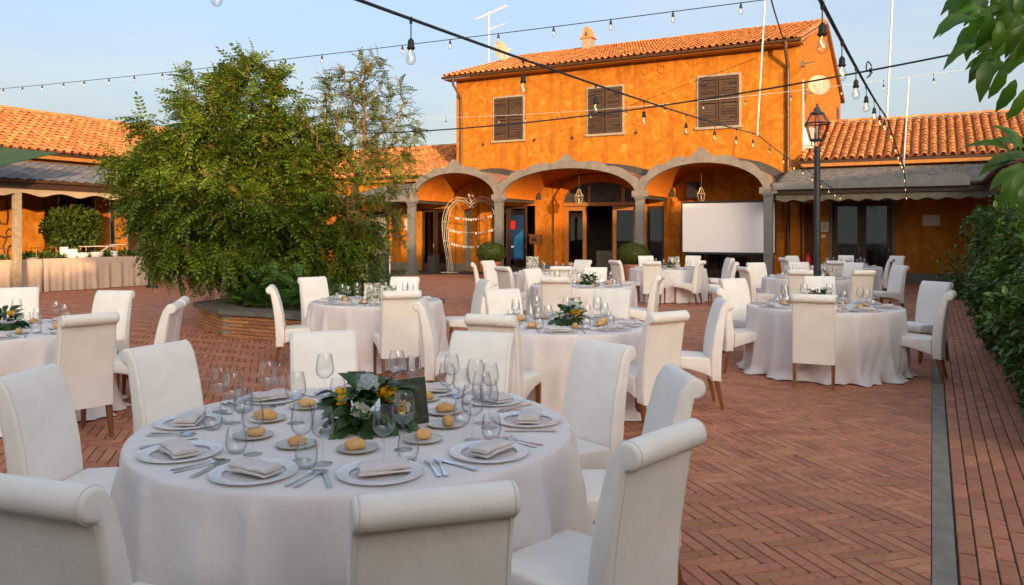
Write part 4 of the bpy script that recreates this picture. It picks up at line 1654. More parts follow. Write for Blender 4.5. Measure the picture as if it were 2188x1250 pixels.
def inset(poly, d):
    out = []
    n_ = len(poly)
    for i in range(n_):
        p0, p1, p2 = Vector(poly[i - 1]), Vector(poly[i]), Vector(poly[(i + 1) % n_])
        e1, e2 = (p1 - p0).normalized(), (p2 - p1).normalized()
        n1, n2 = Vector((-e1.y, e1.x)), Vector((-e2.y, e2.x))
        m_ = (n1 + n2)
        m_ = m_ / max(1e-6, m_.dot(n1))
        out.append(tuple(p1 + m_ * d))
    return out


area_ = sum(PLN[i - 1][0] * PLN[i][1] - PLN[i][0] * PLN[i - 1][1] for i in range(6))
sg_ = 1 if area_ > 0 else -1
mb = MB()
mb.prism(inset(PLN, sg_ * 0.025), 0, 0.355, 'z')
mb.build('core', M['mortar'], planter)
mats = []
pb_me = brick_mesh('brick', 0.262, 0.044, 0.035, 0.003)
for i in range(6):
    a, b_ = Vector(PLN[i]), Vector(PLN[(i + 1) % 6])
    d = (b_ - a)
    L_ = d.length
    d.normalize()
    nrm = Vector((d.y, -d.x)) * sg_
    if nrm.dot(Vector((0, 0)) - a) < 0: continue
    ang = math.atan2(d.y, d.x)
    for r in range(6):
        z = 0.03 + r * 0.056
        x = 0.14 - (0.135 if r % 2 else 0)
        while x < L_ - 0.1:
            if x > 0.1:
                p = a + d * x - nrm * random.uniform(0.0, 0.005)
                m_ = Matrix(((d.x, 0, nrm.x, p.x), (d.y, 0, nrm.y, p.y), (0, 1, 0, z), (0, 0, 0, 1)))
                mats.append(m_)
            x += 0.272
pieces(planter, 'brick', pb_me, mats, M['wall_brick'], 300, 'far_bricks')
outr, innr = inset(PLN, -sg_ * 0.06), inset(PLN, sg_ * 0.40)
for i in range(6):
    j = (i + 1) % 6
    poly = [outr[i], outr[j], innr[j], innr[i]]
    c_ = Vector((sum(p[0] for p in poly) / 4, sum(p[1] for p in poly) / 4))
    poly = [tuple(c_ + (Vector(p) - c_) * 0.997) for p in poly]
    mb = MB()
    mb.prism(poly, 0.357, 0.428 + 0.002 * (i % 2), 'z')
    mb.build('coping_stone', M['coping'], planter)
mb = MB()
mb.prism(inset(PLN, sg_ * 0.38), 0.357, 0.40, 'z')
mb.build('soil', M['soil'], planter)

# ------------------------------------------------------------------ two trees in the planter
TY = 14.0
fr1 = frond_template(6, 0.30, 0.13, 0.066, 0.016)
fr2 = frond_template(5, 0.24, 0.05, 0.060, 0.015)


def tree(name, label, E, ntips, trunks, fronds, mat, dry, leaf_scale, r0, seed, hang=0):
    global rng
    rng = np.random.default_rng(seed)
    t = thing(name, label, 'tree', (trunks[0][0][0], trunks[0][0][1], 0.4))
    tips = in_ellipsoids(E, ntips, 0.27)
    tips = tips[tips[:, 2] > 0.7]
    tr = []
    for k in trunks:
        for i in range(len(k) - 1):
            a, b_ = np.array(k[i]), np.array(k[i + 1])
            m_ = max(1, int(np.linalg.norm(b_ - a) / 0.16))
            for q in range(m_):
                tr.append(a + (b_ - a) * q / m_)
        tr.append(np.array(k[-1]))
        break
    nodes, par = grow(tips, tr)
    rad, kids = skeleton(nodes, par, r0)
    rad[:len(tr)] = np.maximum(rad[:len(tr)], np.linspace(0.13, 0.06, len(tr)))
    V, Q = branch_arrays(nodes, par, rad, 6)
    big = rad > 0.03
    leaf_object('trunk', (V, Q), M['bark'], t)
    small = np.where((rad < r0 * 3.0) & (np.arange(len(nodes)) > len(tr)))[0]
    ends = np.where((kids == 0) & (np.arange(len(nodes)) > len(tr)))[0]
    cen = np.mean(tips, 0)
    pick = np.concatenate([np.repeat(ends, 3), rng.choice(small, max(1, fronds - 3 * len(ends)))])[:fronds]
    P = nodes[pick] + rng.normal(scale=0.05, size=(len(pick), 3))
    D = rng.normal(size=(len(pick), 3)) + 0.8 * (nodes[pick] - cen) / 1.5
    D[:, 2] = D[:, 2] * 0.6 - 0.15
    S = rng.uniform(0.7, 1.25, len(pick)) * leaf_scale
    half = len(pick) // 2
    V1, Q1 = merge([scatter(fr1, P[:half], D[:half], S[:half]), scatter(fr2, P[half:], D[half:], S[half:])])
    if hang:
        k = rng.choice(len(nodes), hang, p=(lambda w: w / w.sum())((nodes[:, 2] < 1.35).astype(float) * (rad < r0 * 6) + 1e-9))
        Ph = nodes[k].copy()
        parts = []
        for s_ in range(3):
            Dh = np.tile([[0, 0, -1.0]], (hang, 1)) + rng.normal(scale=0.28, size=(hang, 3))
            parts.append(scatter(fr1, Ph - np.array([0, 0, 0.17 * s_]), Dh, rng.uniform(0.6, 0.95, hang)))
        V2, Q2 = merge(parts)
        V1, Q1 = merge([(V1, Q1), (V2, Q2)])
    leaf_object('crown', (V1, Q1), mat, t)
    if dry:
        k = rng.choice(small, dry)
        Dd = rng.normal(size=(dry, 3)) + 0.5 * (nodes[k] - cen)
        leaf_object('dry_leaves', scatter(fr2, nodes[k], Dd, rng.uniform(0.6, 1.0, dry) * leaf_scale), M['tree_leaf_dry'], t)
    return t


E1 = [(-5.30, 14.2, 2.35, 1.55, 1.5, 1.45), (-4.85, 14.2, 3.55, 1.15, 1.1, 1.0), (-6.35, 14.1, 3.05, 0.75, 0.8, 0.75), (-5.0, 14.0, 1.45, 1.45, 1.2, 0.80),
      (-3.75, 14.0, 1.65, 0.95, 0.9, 1.1), (-4.5, 14.1, 4.35, 0.55, 0.5, 0.50, 1.2), (-5.75, 14.2, 4.1, 0.5, 0.5, 0.45, 1.0), (-3.9, 14.2, 2.95, 0.75, 0.8, 0.85, 0.9), (-3.1, 14.0, 1.6, 0.8, 0.8, 0.7, 0.5)]
tree('leafy_tree', 'dense bushy green tree leaning out over the planter', E1, 1050, [[(-3.95, 14.2, 0.38), (-4.15, 14.15, 0.8), (-4.6, 14.1, 1.3), (-4.95, 14.15, 1.9)]],
     8600, M['tree_leaf'], 1900, 1.28, 0.006, 21, 170)
E2 = [(-2.7, 14.2, 3.45, 1.05, 0.9, 1.25), (-2.4, 14.2, 2.7, 0.75, 0.8, 0.95), (-2.6, 14.1, 1.75, 0.75, 0.8, 0.75, 1.0), (-2.6, 14.1, 4.3, 0.7, 0.5, 0.5, 1.3)]
tree('sparse_tree', 'thin twiggy tree with yellowing leaves rising from the planter', E2, 700, [[(-3.05, 14.3, 0.38), (-3.12, 14.25, 1.0), (-2.95, 14.2, 1.7), (-2.82, 14.2, 2.4), (-2.75, 14.2, 2.8)]],
     900, M['tree_leaf'], 1150, 0.9, 0.0085, 33)

rng = np.random.default_rng(5)
# ground cover in the planter
n_ = 1500
P = []
while len(P) < n_:
    x, y = rng.uniform(-5.2, -1.5), rng.uniform(11.8, 16)
    ok = True
    q = inset(PLN, sg_ * 0.42)
    for i in range(6):
        a, b_ = q[i], q[(i + 1) % 6]
        if ((b_[0] - a[0]) * (y - a[1]) - (b_[1] - a[1]) * (x - a[0])) * sg_ < 0:
            ok = False
            break
    if ok:
        h_ = 0.12 + 0.42 * max(0, math.sin(x * 2.1 + 0.4) * math.cos(y * 1.3)) + 0.35 * max(0, 1 - abs(x + 3.6) / 1.2)
        P.append((x, y, 0.42 + h_ * rng.random()))
P = np.array(P)
D = rng.normal(size=(n_, 3))
D[:, 2] = np.abs(D[:, 2]) * 0.5 + 0.1
cover = thing('ground_cover', 'leafy ground cover plants filling the brick planter', 'plants', (pc.x, pc.y, 0.4), kind='stuff')
leaf_object('foliage', scatter(fr1, P, D, rng.uniform(0.6, 1.1, n_)), M['cover_leaf'], cover)

# ------------------------------------------------------------------ hedge along the path
leafH = simple_leaf(0.085, 0.042)


def lumpy(u, v, z):
    return 0.13 * math.sin(v * 1.9 + z * 1.3) + 0.10 * math.sin(v * 4.3 - z * 2.7 + 1.0) + 0.10 * math.sin(z * 5.1 + v * 2.2)


def hedge(name, label, v0, v1, u0, u1, top, nleaf, lscale):
    c = site((u0 + u1) / 2, (v0 + v1) / 2)
    t = thing(name, label, 'hedge', tuple(c))
    P, D = [], []
    for _ in range(nleaf):
        v_ = rng.uniform(v0, v1)
        r_ = rng.random()
        tp = top + 0.28 * math.sin(v_ * 1.3 + 0.5) + 0.15 * math.sin(v_ * 3.7)
        taper = min(1, (v_ - v0) / 0.7, (v1 - v_) / 0.7) ** 0.5
        if r_ < 0.70:                               # face towards the courtyard
            z = rng.uniform(0.03, 1) ** 0.9 * tp * taper
            bulge = 0.14 * math.sin(math.pi * min(1, z / tp))
            u_ = u0 - bulge + lumpy(0, v_, z) + rng.exponential(0.10) + 0.25 * (1 - taper)
            d = np.array([-1.0, rng.normal(scale=0.6), rng.normal(scale=0.6) + 0.1])
        else:
            u_ = rng.uniform(u0 - 0.1, u1)
            z = tp * taper + lumpy(0, v_, u_) * 0.7 - rng.exponential(0.10)
            d = np.array([rng.normal(scale=0.6), rng.normal(scale=0.6), 1.0])
        p = site(u_, v_, max(0.03, z))
        dd = SITE @ Vector(d)
        P.append(p[:])
        D.append(dd[:])
    P, D = np.array(P), np.array(D) + rng.normal(scale=0.5, size=(nleaf, 3))
    leaf_object('foliage', scatter(leafH, P, D, rng.uniform(0.7, 1.35, nleaf) * lscale), M['hedge_leaf'], t)
    mb = MB(SITE)                                   # twiggy inner mass and stems
    nv, nz = 40, 14
    vs, fs = [], []
    for i in range(nv + 1):
        v_ = v0 + 0.15 + (v1 - v0 - 0.3) * i / nv
        tp = top + 0.28 * math.sin(v_ * 1.3 + 0.5) + 0.15 * math.sin(v_ * 3.7) - 0.22
        taper = max(0.05, min(1, (v_ - v0) / 0.7, (v1 - v_) / 0.7)) ** 0.5
        for k in range(nz + 1):
            s_ = k / nz
            if s_ < 0.6:
                z = tp * taper * s_ / 0.6
                u_ = u0 - 0.14 * math.sin(math.pi * min(1, z / tp)) + lumpy(0, v_, z) + 0.22 + 0.25 * (1 - taper)
            else:
                q_ = (s_ - 0.6) / 0.4
                z = tp * taper
                u_ = u0 + lumpy(0, v_, z) * (1 - q_) + 0.25 + (u1 - u0 - 0.25) * q_
            vs.append((u_, v_, z))
    for i in range(nv):
        for k in range(nz):
            a = i * (nz + 1) + k
            fs.append((a, a + 1, a + nz + 2, a + nz + 1))
    mb.add(vs, fs)
    mb.build('inner_growth', M['hedge_leaf'], t, smooth=True)
    mb = MB(SITE)
    v_ = v0 + 0.4
    while v_ < v1 - 0.3:
        mb.tube([(u0 + 0.35, v_, 0), (u0 + 0.25, v_ + 0.1, 0.5), (u0 + 0.3 + random.uniform(-0.2, 0.2), v_ + random.uniform(-0.2, 0.2), 1.1)], [0.03, 0.02, 0.01], 5)
        v_ += 0.55
    mb.build('stems', M['bark'], t, smooth=True)


hedge('clipped_hedge', 'glossy green hedge closest to the camera along the brick path', 6.6, 13.2, 0.88, 2.0, 1.55, 15000, 1.0)
hedge('clipped_hedge', 'taller far stretch of green hedge before the orange wing', 12.7, 21.5, 0.95, 2.2, 1.85, 12000, 1.2)
# small dark shrub at the foot of the wall
n_ = 700
P = np.array([site(0.55 + rng.normal(scale=0.22), 22.6 + rng.normal(scale=0.3), 0.0)[:] for _ in range(n_)])
P[:, 2] = np.abs(rng.normal(scale=0.45, size=n_)) + 0.05
t = thing('wall_shrub', 'small dark shrub at the foot of the far orange wall', 'shrub', tuple(site(0.55, 22.6)))
leaf_object('foliage', scatter(leafH, P, rng.normal(size=(n_, 3)) + [0, 0, 0.4], rng.uniform(0.8, 1.6, n_)), M['hedge_leaf'], t)
mb = MB()
for k in range(6):
    p = site(0.55 + 0.03 * k, 22.6)
    mb.tube([p, p + Vector((random.uniform(-0.2, 0.2), random.uniform(-0.2, 0.2), 0.7))], [0.015, 0.006], 5)
mb.build('stems', M['bark'], t)

# ------------------------------------------------------------------ laurel branch close to the lens
def big_leaf():
    V, F_ = [], []
    n1, L_, W_ = 8, 0.115, 0.040
    for i in range(n1 + 1):
        t = i / n1
        w_ = W_ * math.sin(math.pi * min(1, t * 0.96 + 0.02)) ** 0.85 * (1 - 0.28 * t) * 0.62
        z = 0.012 * math.sin(math.pi * t) - 0.030 * t * t
        x = L_ * t
        e = 0.10 * w_ * math.sin(t * 19)
        V += [(x, -w_ - e, z + 0.28 * w_), (x, -w_ * 0.5, z + 0.08 * w_), (x, 0, z - 0.02 * w_), (x, w_ * 0.5, z + 0.08 * w_), (x, w_ + e, z + 0.28 * w_)]
    for i in range(n1):
        for k in range(4):
            a = i * 5 + k
            F_.append((a, a + 1, a + 6, a + 5))
    me = mesh_np('leaf', V, F_)
    me.polygons.foreach_set('use_smooth', np.ones(len(me.polygons), dtype=bool))
    me.materials.append(M['laurel_leaf'])
    return me


LEAF = big_leaf()


def leafy_branch(name, label, pts, leaves, seed):
    rnd = random.Random(seed)
    t = thing(name, label, 'branch', tuple(pts[0][0]))
    for line in pts:
        mb = MB()
        k = len(line)
        mb.tube(line, [0.006 - 0.004 * i / (k - 1) for i in range(k)], 6)
        mb.build('twig', M['bark'], t, smooth=True)
    for (px, py, dist, ang, sc, tilt) in leaves:
        p = at(px, py, dist)
        # x axis of the leaf in the picture plane turned by ang, tipped towards or away from the lens
        d = Vector((math.cos(ang), 0.35 * math.sin(tilt * 2.0), -math.sin(ang))).normalized()
        nrm = Vector((0.25 * math.sin(tilt * 3), -0.75, 0.65 + 0.3 * math.cos(tilt))).normalized()
        y = nrm.cross(d).normalized()
        z = d.cross(y)
        m_ = Matrix.Identity(4)
        for q in range(3):
            m_[q][0], m_[q][1], m_[q][2], m_[q][3] = d[q], y[q], z[q], p[q]
        o = bpy.data.objects.new('leaf', LEAF)
        COL.objects.link(o)
        o.parent = t
        o.matrix_basis = PINV[t] @ (m_ @ Matrix.Scale(sc, 4))


rnd = random.Random(4)
lv = []
for (x0_, y0_, x1_, y1_, cnt) in ((2055, -60, 2210, 20, 26), (2070, 0, 2210, 85, 28), (2105, 60, 2210, 130, 18), (2130, -70, 2260, 50, 12)):
    for _ in range(cnt):
        lv.append((rnd.uniform(x0_, x1_), rnd.uniform(y0_, y1_), rnd.uniform(1.75, 2.15), R(rnd.uniform(95, 175)), rnd.uniform(0.5, 0.74), rnd.uniform(-1.5, 1.5)))
for (px, py, an) in ((2090, 40, 168), (2085, 95, 150), (2072, 35, 160), (2120, 105, 120), (2110, 130, 110), (2150, 150, 115), (2140, 130, 140), (2170, 170, 110), (2190, 190, 105), (2105, 20, 175), (2150, 60, 150)):
    lv.append((px, py, rnd.uniform(1.7, 1.95), R(an), rnd.uniform(0.62, 0.82), rnd.uniform(-0.8, 0.8)))
leafy_branch('leafy_branch', 'overhanging branch of broad bright green leaves against the sky', [[at(2330, -60, 2.0), at(2230, 20, 1.95), at(2160, 60, 1.9), at(2100, 70, 1.85)], [at(2230, 20, 1.95), at(2200, 100, 1.9), at(2150, 130, 1.85)], [at(2280, -30, 2.0), at(2180, -10, 1.95), at(2090, 0, 1.9)]], lv, 1)
lv = []
for (px, py, an) in ((2165, 330, 205), (2180, 345, 185), (2175, 360, 150), (2190, 350, 140), (2185, 375, 120), (2195, 390, 110), (2180, 330, 235), (2200, 330, 170), (2165, 345, 170), (2200, 365, 130), (2170, 320, 250), (2195, 320, 200)):
    lv.append((px, py, rnd.uniform(2.0, 2.3), R(an), rnd.uniform(0.7, 1.0), rnd.uniform(-0.9, 0.9)))
leafy_branch('leafy_branch', 'short spray of broad green leaves below the canopy gutter', [[at(2290, 330, 2.2), at(2220, 340, 2.15), at(2165, 340, 2.1)]], lv, 2)

# ================================================================== chairs
def loft_x(prof, w, r=0.014, seg=3):
    """side outline (y, z) swept across x with rounded side edges"""
    n_ = len(prof)
    area = sum(prof[i - 1][0] * prof[i][1] - prof[i][0] * prof[i - 1][1] for i in range(n_))
    sgn = 1 if area > 0 else -1
    nr = []
    for i in range(n_):
        p0, p1, p2 = Vector(prof[i - 1]), Vector(prof[i]), Vector(prof[(i + 1) % n_])
        e1, e2 = (p1 - p0).normalized(), (p2 - p1).normalized()
        m_ = Vector((-e1.y, e1.x)) + Vector((-e2.y, e2.x))
        m_ = m_.normalized() if m_.length > 1e-6 else Vector((-e1.y, e1.x))
        nr.append(m_ * sgn)
    rings = []
    for k in range(seg + 1):
        t = math.pi / 2 * k / seg
        rings.append((-w / 2 + r * (1 - math.sin(t)), r * (1 - math.cos(t)) if False else r * (1 - math.sin(t))))
    xs = []
    for k in range(seg + 1):
        t = math.pi / 2 * k / seg
        xs.append((-w / 2 + r * (1 - math.cos(t)), r * (1 - math.sin(t))))
    xs = xs + [(-w / 2 + w * 0.33, 0), (-w / 2 + w * 0.67, 0)] + [(-x, i_) for x, i_ in reversed(xs)]
    vs, fs = [], []
    for (x, ins) in xs:
        for i in range(n_):
            p = Vector(prof[i]) + nr[i] * ins
            vs.append((x, p.x, p.y))
    for k in range(len(xs) - 1):
        for i in range(n_):
            j = (i + 1) % n_
            fs.append((k * n_ + i, k * n_ + j, (k + 1) * n_ + j, (k + 1) * n_ + i))
    fs.append(tuple(range(n_ - 1, -1, -1)))
    fs.append(tuple((len(xs) - 1) * n_ + i for i in range(n_)))
    return vs, fs


def chair_proto():
    t = thing('dining_chair', 'x', 'chair')
    CW = 0.425
    c = (-0.313, 0.953)
    rr = 0.047
    prof = [(-0.250, 0.255), (-0.160, 0.262), (-0.150, 0.40), (-0.158, 0.52), (-0.172, 0.64), (-0.195, 0.76), (-0.222, 0.86), (-0.246, 0.935)]
    for a in range(40, 275, 18):
        prof.append((c[0] + rr * math.cos(R(a)), c[1] + rr * math.sin(R(a))))
    prof += [(-0.304, 0.892), (-0.296, 0.85), (-0.278, 0.74), (-0.262, 0.62), (-0.252, 0.50), (-0.248, 0.38)]
    mb = MB()
    v_, f_ = loft_x(prof, CW, 0.016, 3)
    mb.add(v_, f_)
    bk = mb.build('backrest', M['leather'], t, smooth=True, angle=50)
    for s_ in (-1, 1):
        mb = MB()
        x = s_ * (CW / 2 - 0.016)
        mb.tube([(x, p[0], p[1]) for p in prof[1:]], 0.0028, 5)
        mb.build('piping', M['piping'], bk, smooth=True)
    sp = [(0.262, 0.385), (0.272, 0.40), (0.274, 0.452), (0.262, 0.472), (0.235, 0.482), (0.10, 0.486), (-0.05, 0.478), (-0.145, 0.468), (-0.152, 0.30), (-0.10, 0.318), (-0.02, 0.345), (0.08, 0.370), (0.17, 0.382)]
    mb = MB()
    v_, f_ = loft_x(sp, 0.44, 0.018, 3)
    mb.add(v_, f_)
    st = mb.build('seat', M['leather'], t, smooth=True, angle=50)
    mb = MB()
    y0_, y1_, xw = -0.14, 0.272, 0.212
    mb.tube([(-xw, y0_, 0.468), (-xw, 0.255, 0.474), (-xw + 0.012, 0.270, 0.462), (xw - 0.012, 0.270, 0.462), (xw, 0.255, 0.474), (xw, y0_, 0.468)], 0.0028, 5)
    mb.build('piping', M['piping'], st, smooth=True)
    for sx in (-1, 1):
        for (ya, za, yb) in ((0.235, 0.39, 0.245), (-0.205, 0.27, -0.262)):
            mb = MB()
            a, b_ = 0.021, 0.0135
            x = sx * 0.188
            vs = [(x - a, ya - a, za), (x + a, ya - a, za), (x + a, ya + a, za), (x - a, ya + a, za), (x - b_, yb - b_, 0), (x + b_, yb - b_, 0), (x + b_, yb + b_, 0), (x - b_, yb + b_, 0)]
            mb.add(vs, [(3, 2, 1, 0), (4, 5, 6, 7), (0, 1, 5, 4), (1, 2, 6, 5), (2, 3, 7, 6), (3, 0, 4, 7)])
            mb.build('leg', M['leg'], t)
    return t


CH = chair_proto()
used = [False]


def chair(px, py, tx, ty, label, group, face=None, pull=0.0):
    """placed by its top edge (0.99 m up) in the photo, turned to its table"""
    x, y = ray(px, py, 1.0)
    if face is None:
        d = Vector((tx - x, ty - y)).normalized()
    else:
        d = Vector(face).normalized()
    o = CH if not used[0] else copy_tree(CH)
    used[0] = True
    ang = math.atan2(d.y, d.x) - math.pi / 2 + random.uniform(-0.03, 0.03)
    p = Vector((x, y)) + d * (0.325 + pull)
    o.location = (p.x, p.y, 0)
    o.rotation_euler = (0, 0, ang)
    o.scale = (random.uniform(0.975, 1.025), random.uniform(0.98, 1.02), random.uniform(0.985, 1.012))
    o["label"] = label
    o["group"] = group
    return o


# ================================================================== tables
TABLES = {                                                  # centre, radius, short name
    1: (-0.70, 3.60, 0.97, 'the big front table'),
    2: (3.72, 9.44, 0.88, 'the table beside the hedge'),
    3: (0.45, 7.60, 0.86, 'the middle table'),
    4: (-1.74, 10.15, 0.84, 'the table by the planter'),
    5: (-4.57, 7.15, 0.88, 'the leftmost table'),
    6: (1.18, 13.2, 0.87, 'the table behind the middle'),
    7: (0.87, 17.3, 0.86, 'the table near the heart arch'),
    8: (3.80, 19.3, 0.92, 'the table by the screen'),
    9: (5.75, 15.3, 0.87, 'the table at the lamp post'),
    10: (8.55, 20.3, 0.87, 'the table by the glass doors'),
}
TZ = 0.765


def cloth(k):
    x, y, r, nm = TABLES[k]
    rr = random.Random(100 + k)
    na, nz = 320, 30
    vs, fs = [], []
    rings = [0.0, 0.25, 0.5, 0.75, 0.9, 0.97]
    vs.append((0, 0, TZ))
    folds = []
    a = rr.uniform(0, 0.3)
    while a < 6.2:                                          # irregular pleats round the drop
        folds.append((a, rr.uniform(0.045, 0.10), rr.uniform(0.035, 0.105), rr.uniform(-0.10, 0.10)))
        a += rr.uniform(0.17, 0.42)

    def fold(a, s_):
        q = -0.016 * s_
        for (c, w_, am, lean) in folds:
            d = (a - c - lean * s_ + math.pi) % (2 * math.pi) - math.pi
            w2 = w_ * (0.55 + 0.65 * s_)
            if abs(d) < 4 * w2:
                q += am * (1.4 * s_ ** 0.6 if k == 1 else s_ ** 0.75) * math.exp(-(abs(d) / w2) ** 1.5)
        return q
    for q in rings[1:]:
        for i in range(na):
            a = 2 * math.pi * i / na
            vs.append((r * q * math.cos(a), r * q * math.sin(a), TZ + 0.0015 * math.sin(7 * a + q * 9) * q))
    prof = [(0.985, -0.0015), (0.996, -0.006), (1.0, -0.016)]
    for (q, dz) in prof:
        for i in range(na):
            a = 2 * math.pi * i / na
            vs.append((r * q * math.cos(a), r * q * math.sin(a), TZ + dz))
    for j in range(1, nz + 1):
        s_ = j / nz
        for i in range(na):
            a = 2 * math.pi * i / na
            rad = r + 0.004 + 0.022 * s_ + fold(a, s_)
            z = TZ - 0.016 - (TZ - 0.016 - 0.004) * s_
            # crumpled hem lying on the paving
            if s_ > 0.86:
                e = (s_ - 0.86) / 0.14
                rad += e * e * (0.05 + 0.05 * math.sin(13 * a + k) + 0.035 * math.sin(29 * a + 2 * k))
                z = max(0.004, z + 0.02 * e * (1 - e) * math.sin(21 * a + k) + 0.012 * e * abs(math.sin(17 * a)))
            rad += 0.006 * math.sin(40 * a + 11 * s_) * s_ * (1 if k > 1 else 0.6)
            rad += 0.012 * math.sin(3.5 * a + 9 * s_ + k) * s_
            vs.append((rad * math.cos(a), rad * math.sin(a), z))
    for i in range(na):
        fs.append((0, 1 + i, 1 + (i + 1) % na))
    nr = len(rings) - 1 + len(prof) + nz
    for j in range(nr - 1):
        for i in range(na):
            i2 = (i + 1) % na
            fs.append((1 + j * na + i, 1 + (j + 1) * na + i, 1 + (j + 1) * na + i2, 1 + j * na + i2))
    me = mesh_np('tablecloth', vs, fs)
    o = link('tablecloth', me, M['cloth'], None, True, None)
    o.location = (x, y, 0)
    o.rotation_euler = (0, 0, rr.uniform(0, 6.28) if k > 1 else 0.4)
    tag(o, 'pale floor length round tablecloth on ' + nm, 'tablecloth', 'round tablecloths')
    return o


for k in TABLES:
    cloth(k)

# chairs: photo column and row of the top edge, then which seat it is
CHAIRS = {
    1: [(935, 1040, 'seen from behind, nearest the camera', None), (60, 1035, 'seen from behind, cut by the lower left corner', None), (48, 786, 'facing across it from the left edge', (1, -0.05)),
        (333, 734, 'at its far left, front of the back showing', (0.9, -0.42)), (690, 705, 'at its far side, left of the flowers', None), (1032, 705, 'at its far side, right of the flowers', None),
        (1298, 734, 'at its far right, front of the back showing', None), (1462, 790, 'at its right, half hidden by the nearer chair', None), (1425, 920, 'at its near right, roll top turned to us', None)],
    2: [(1740, 628, 'seen square from behind', (0.36, 0.93)), (2033, 621, 'at its near right by the path', None), (2003, 602, 'at its far right by the hedge', None),
        (1527, 612, 'at its left, seat showing', None), (1563, 596, 'at its far left', None), (1752, 591, 'at its far side by the post', None)],
    3: [(1430, 667, 'at its near right, back turned to us', None), (1045, 672, 'at its near left, roll top turned to us', None), (1072, 619, 'at its far left, facing us', None),
        (1310, 616, 'at its far right, facing us', None), (895, 640, 'at its left, in profile', None), (1550, 641, 'at its right, in profile', None)],
    4: [(858, 622, 'seen from behind, close to us', None), (578, 608, 'at its left beside the planter', (0.97, 0.22)), (665, 593, 'between it and the planter corner', None),
        (865, 589, 'at its far side, facing us', None), (1040, 596, 'at its right, in profile', (-0.93, -0.35))],
    5: [(196, 672, 'seen from behind', None), (246, 618, 'at its far right, facing us', (-0.1, -1)), (38, 615, 'at its far side, cut by the left edge', None),
        (392, 634, 'at its right, the farther of two', (-0.95, -0.3)), (376, 643, 'at its right, the nearer of two', (-0.98, -0.2))],
    6: [(1187, 593, 'seen from behind', None), (1136, 574, 'at its far left, facing us', None), (1274, 572, 'at its far right, facing us', None), (1411, 588, 'at its right, in profile', (-0.8, 0.3))],
    7: [(1200, 569, 'seen from behind', None), (1008, 560, 'at its left, in profile', None), (1041, 556, 'at its far left', None), (1073, 569, 'at its near left, seat showing', (0.75, 0.6)), (1247, 556, 'at its far right', None)],
    8: [(1312, 555, 'at its left, in profile', None), (1500, 557, 'at its near right', (-0.85, 0.5)), (1391, 558, 'seen from behind', None), (1380, 546, 'at its far left, facing us', None),
        (1481, 546, 'at its far right, facing us', None), (1561, 551, 'at its right, the farther one', (-1, -0.1)), (1572, 558, 'at its right, the nearer one', (-1, 0.1))],
    9: [(1588, 569, 'at its left', None), (1925, 566, 'at its right, facing left', None), (1712, 575, 'at its near left, back turned', None), (1848, 576, 'at its near right, back turned', None),
        (1614, 560, 'at its far left', None), (1707, 560, 'beyond it, left of the post', None), (1826, 560, 'at its far right', None)],
    10: [(1786, 556, 'seen from behind', None), (1906, 552, 'at its right, the nearer one', None), (1918, 547, 'at its right, the farther one', None), (1807, 545, 'at its far side', None), (1691, 546, 'at its far left', None), (1674, 551, 'at its left', None)],
}
for k, rows in CHAIRS.items():
    tx, ty, r, nm = TABLES[k]
    for (px, py, words_, face) in rows:
        x, y = ray(px, py, 1.0)
        # keep a seat's distance from the table
        d = Vector((tx - x, ty - y))
        pull = 0.0
        chair(px, py, tx, ty, 'white chair of %s %s' % (nm, words_), 'white dining chairs', face, pull)

# ================================================================== things on the tables
PROTO = {}


def hide_proto(o):
    PROTO_LIST.append(o)


def lathe_me(name, prof, n_=24, mat=None, angle=60):
    mb = MB()
    mb.lathe(prof, n_, caps=False)
    me = mesh_np(name, mb.v, mb.f)
    me.materials.append(mat)
    me.polygons.foreach_set('use_smooth', np.ones(len(me.polygons), dtype=bool))
    me.set_sharp_from_angle(angle=R(angle))
    return me


def wine_prof(h=0.215, rb=0.043, foot=0.037, rim=0.032, st=0.095):
    o = [(0.0005, 0.0), (foot, 0.0), (foot, 0.002), (0.012, 0.006), (0.0042, 0.014), (0.0036, st - 0.01), (0.006, st)]
    bh = h - st
    outer = [(0.022, st + 0.010), (rb * 0.86, st + bh * 0.20), (rb, st + bh * 0.36), (rb * 0.97, st + bh * 0.55), (rb * 0.88, st + bh * 0.78), (rim, h)]
    inner = [(max(0.001, p[0] - 0.0014), p[1]) for p in reversed(outer)] + [(0.0005, st + 0.006)]
    return o + outer + inner


WINE = lathe_me('wine_glass', wine_prof(), 26, M['glass'])
WINE2 = lathe_me('wine_glass', wine_prof(0.235, 0.047, 0.039, 0.034, 0.10), 26, M['glass'])
tp = [(0.0005, 0.0), (0.026, 0.0), (0.031, 0.004), (0.040, 0.03), (0.042, 0.045), (0.039, 0.075), (0.033, 0.102)]
TUMB = lathe_me('tumbler', tp + [(p[0] - 0.0014, p[1]) for p in reversed(tp[3:])] + [(0.030, 0.008), (0.0005, 0.006)], 26, M['glass'])
CHR = lathe_me('charger_plate', [(0.0005, 0.002), (0.085, 0.002), (0.105, 0.004), (0.112, 0.009)], 40, M['charger'])
rimp = [(0.112, 0.009), (0.125, 0.0105), (0.138, 0.0115), (0.152, 0.013), (0.1555, 0.0145), (0.157, 0.012), (0.150, 0.008), (0.115, 0.004)]
CHRIM = lathe_me('rim', rimp, 64, M['charger_rim'])
BPL = lathe_me('bread_plate', [(0.0005, 0.0), (0.045, 0.0), (0.052, 0.003), (0.080, 0.010), (0.080, 0.0125), (0.050, 0.007), (0.0005, 0.006)], 32, M['plate'])
BPR = lathe_me('rim', [(0.0795, 0.0095), (0.0835, 0.0115), (0.0840, 0.0135), (0.0800, 0.0130)], 32, M['plate_rim'])


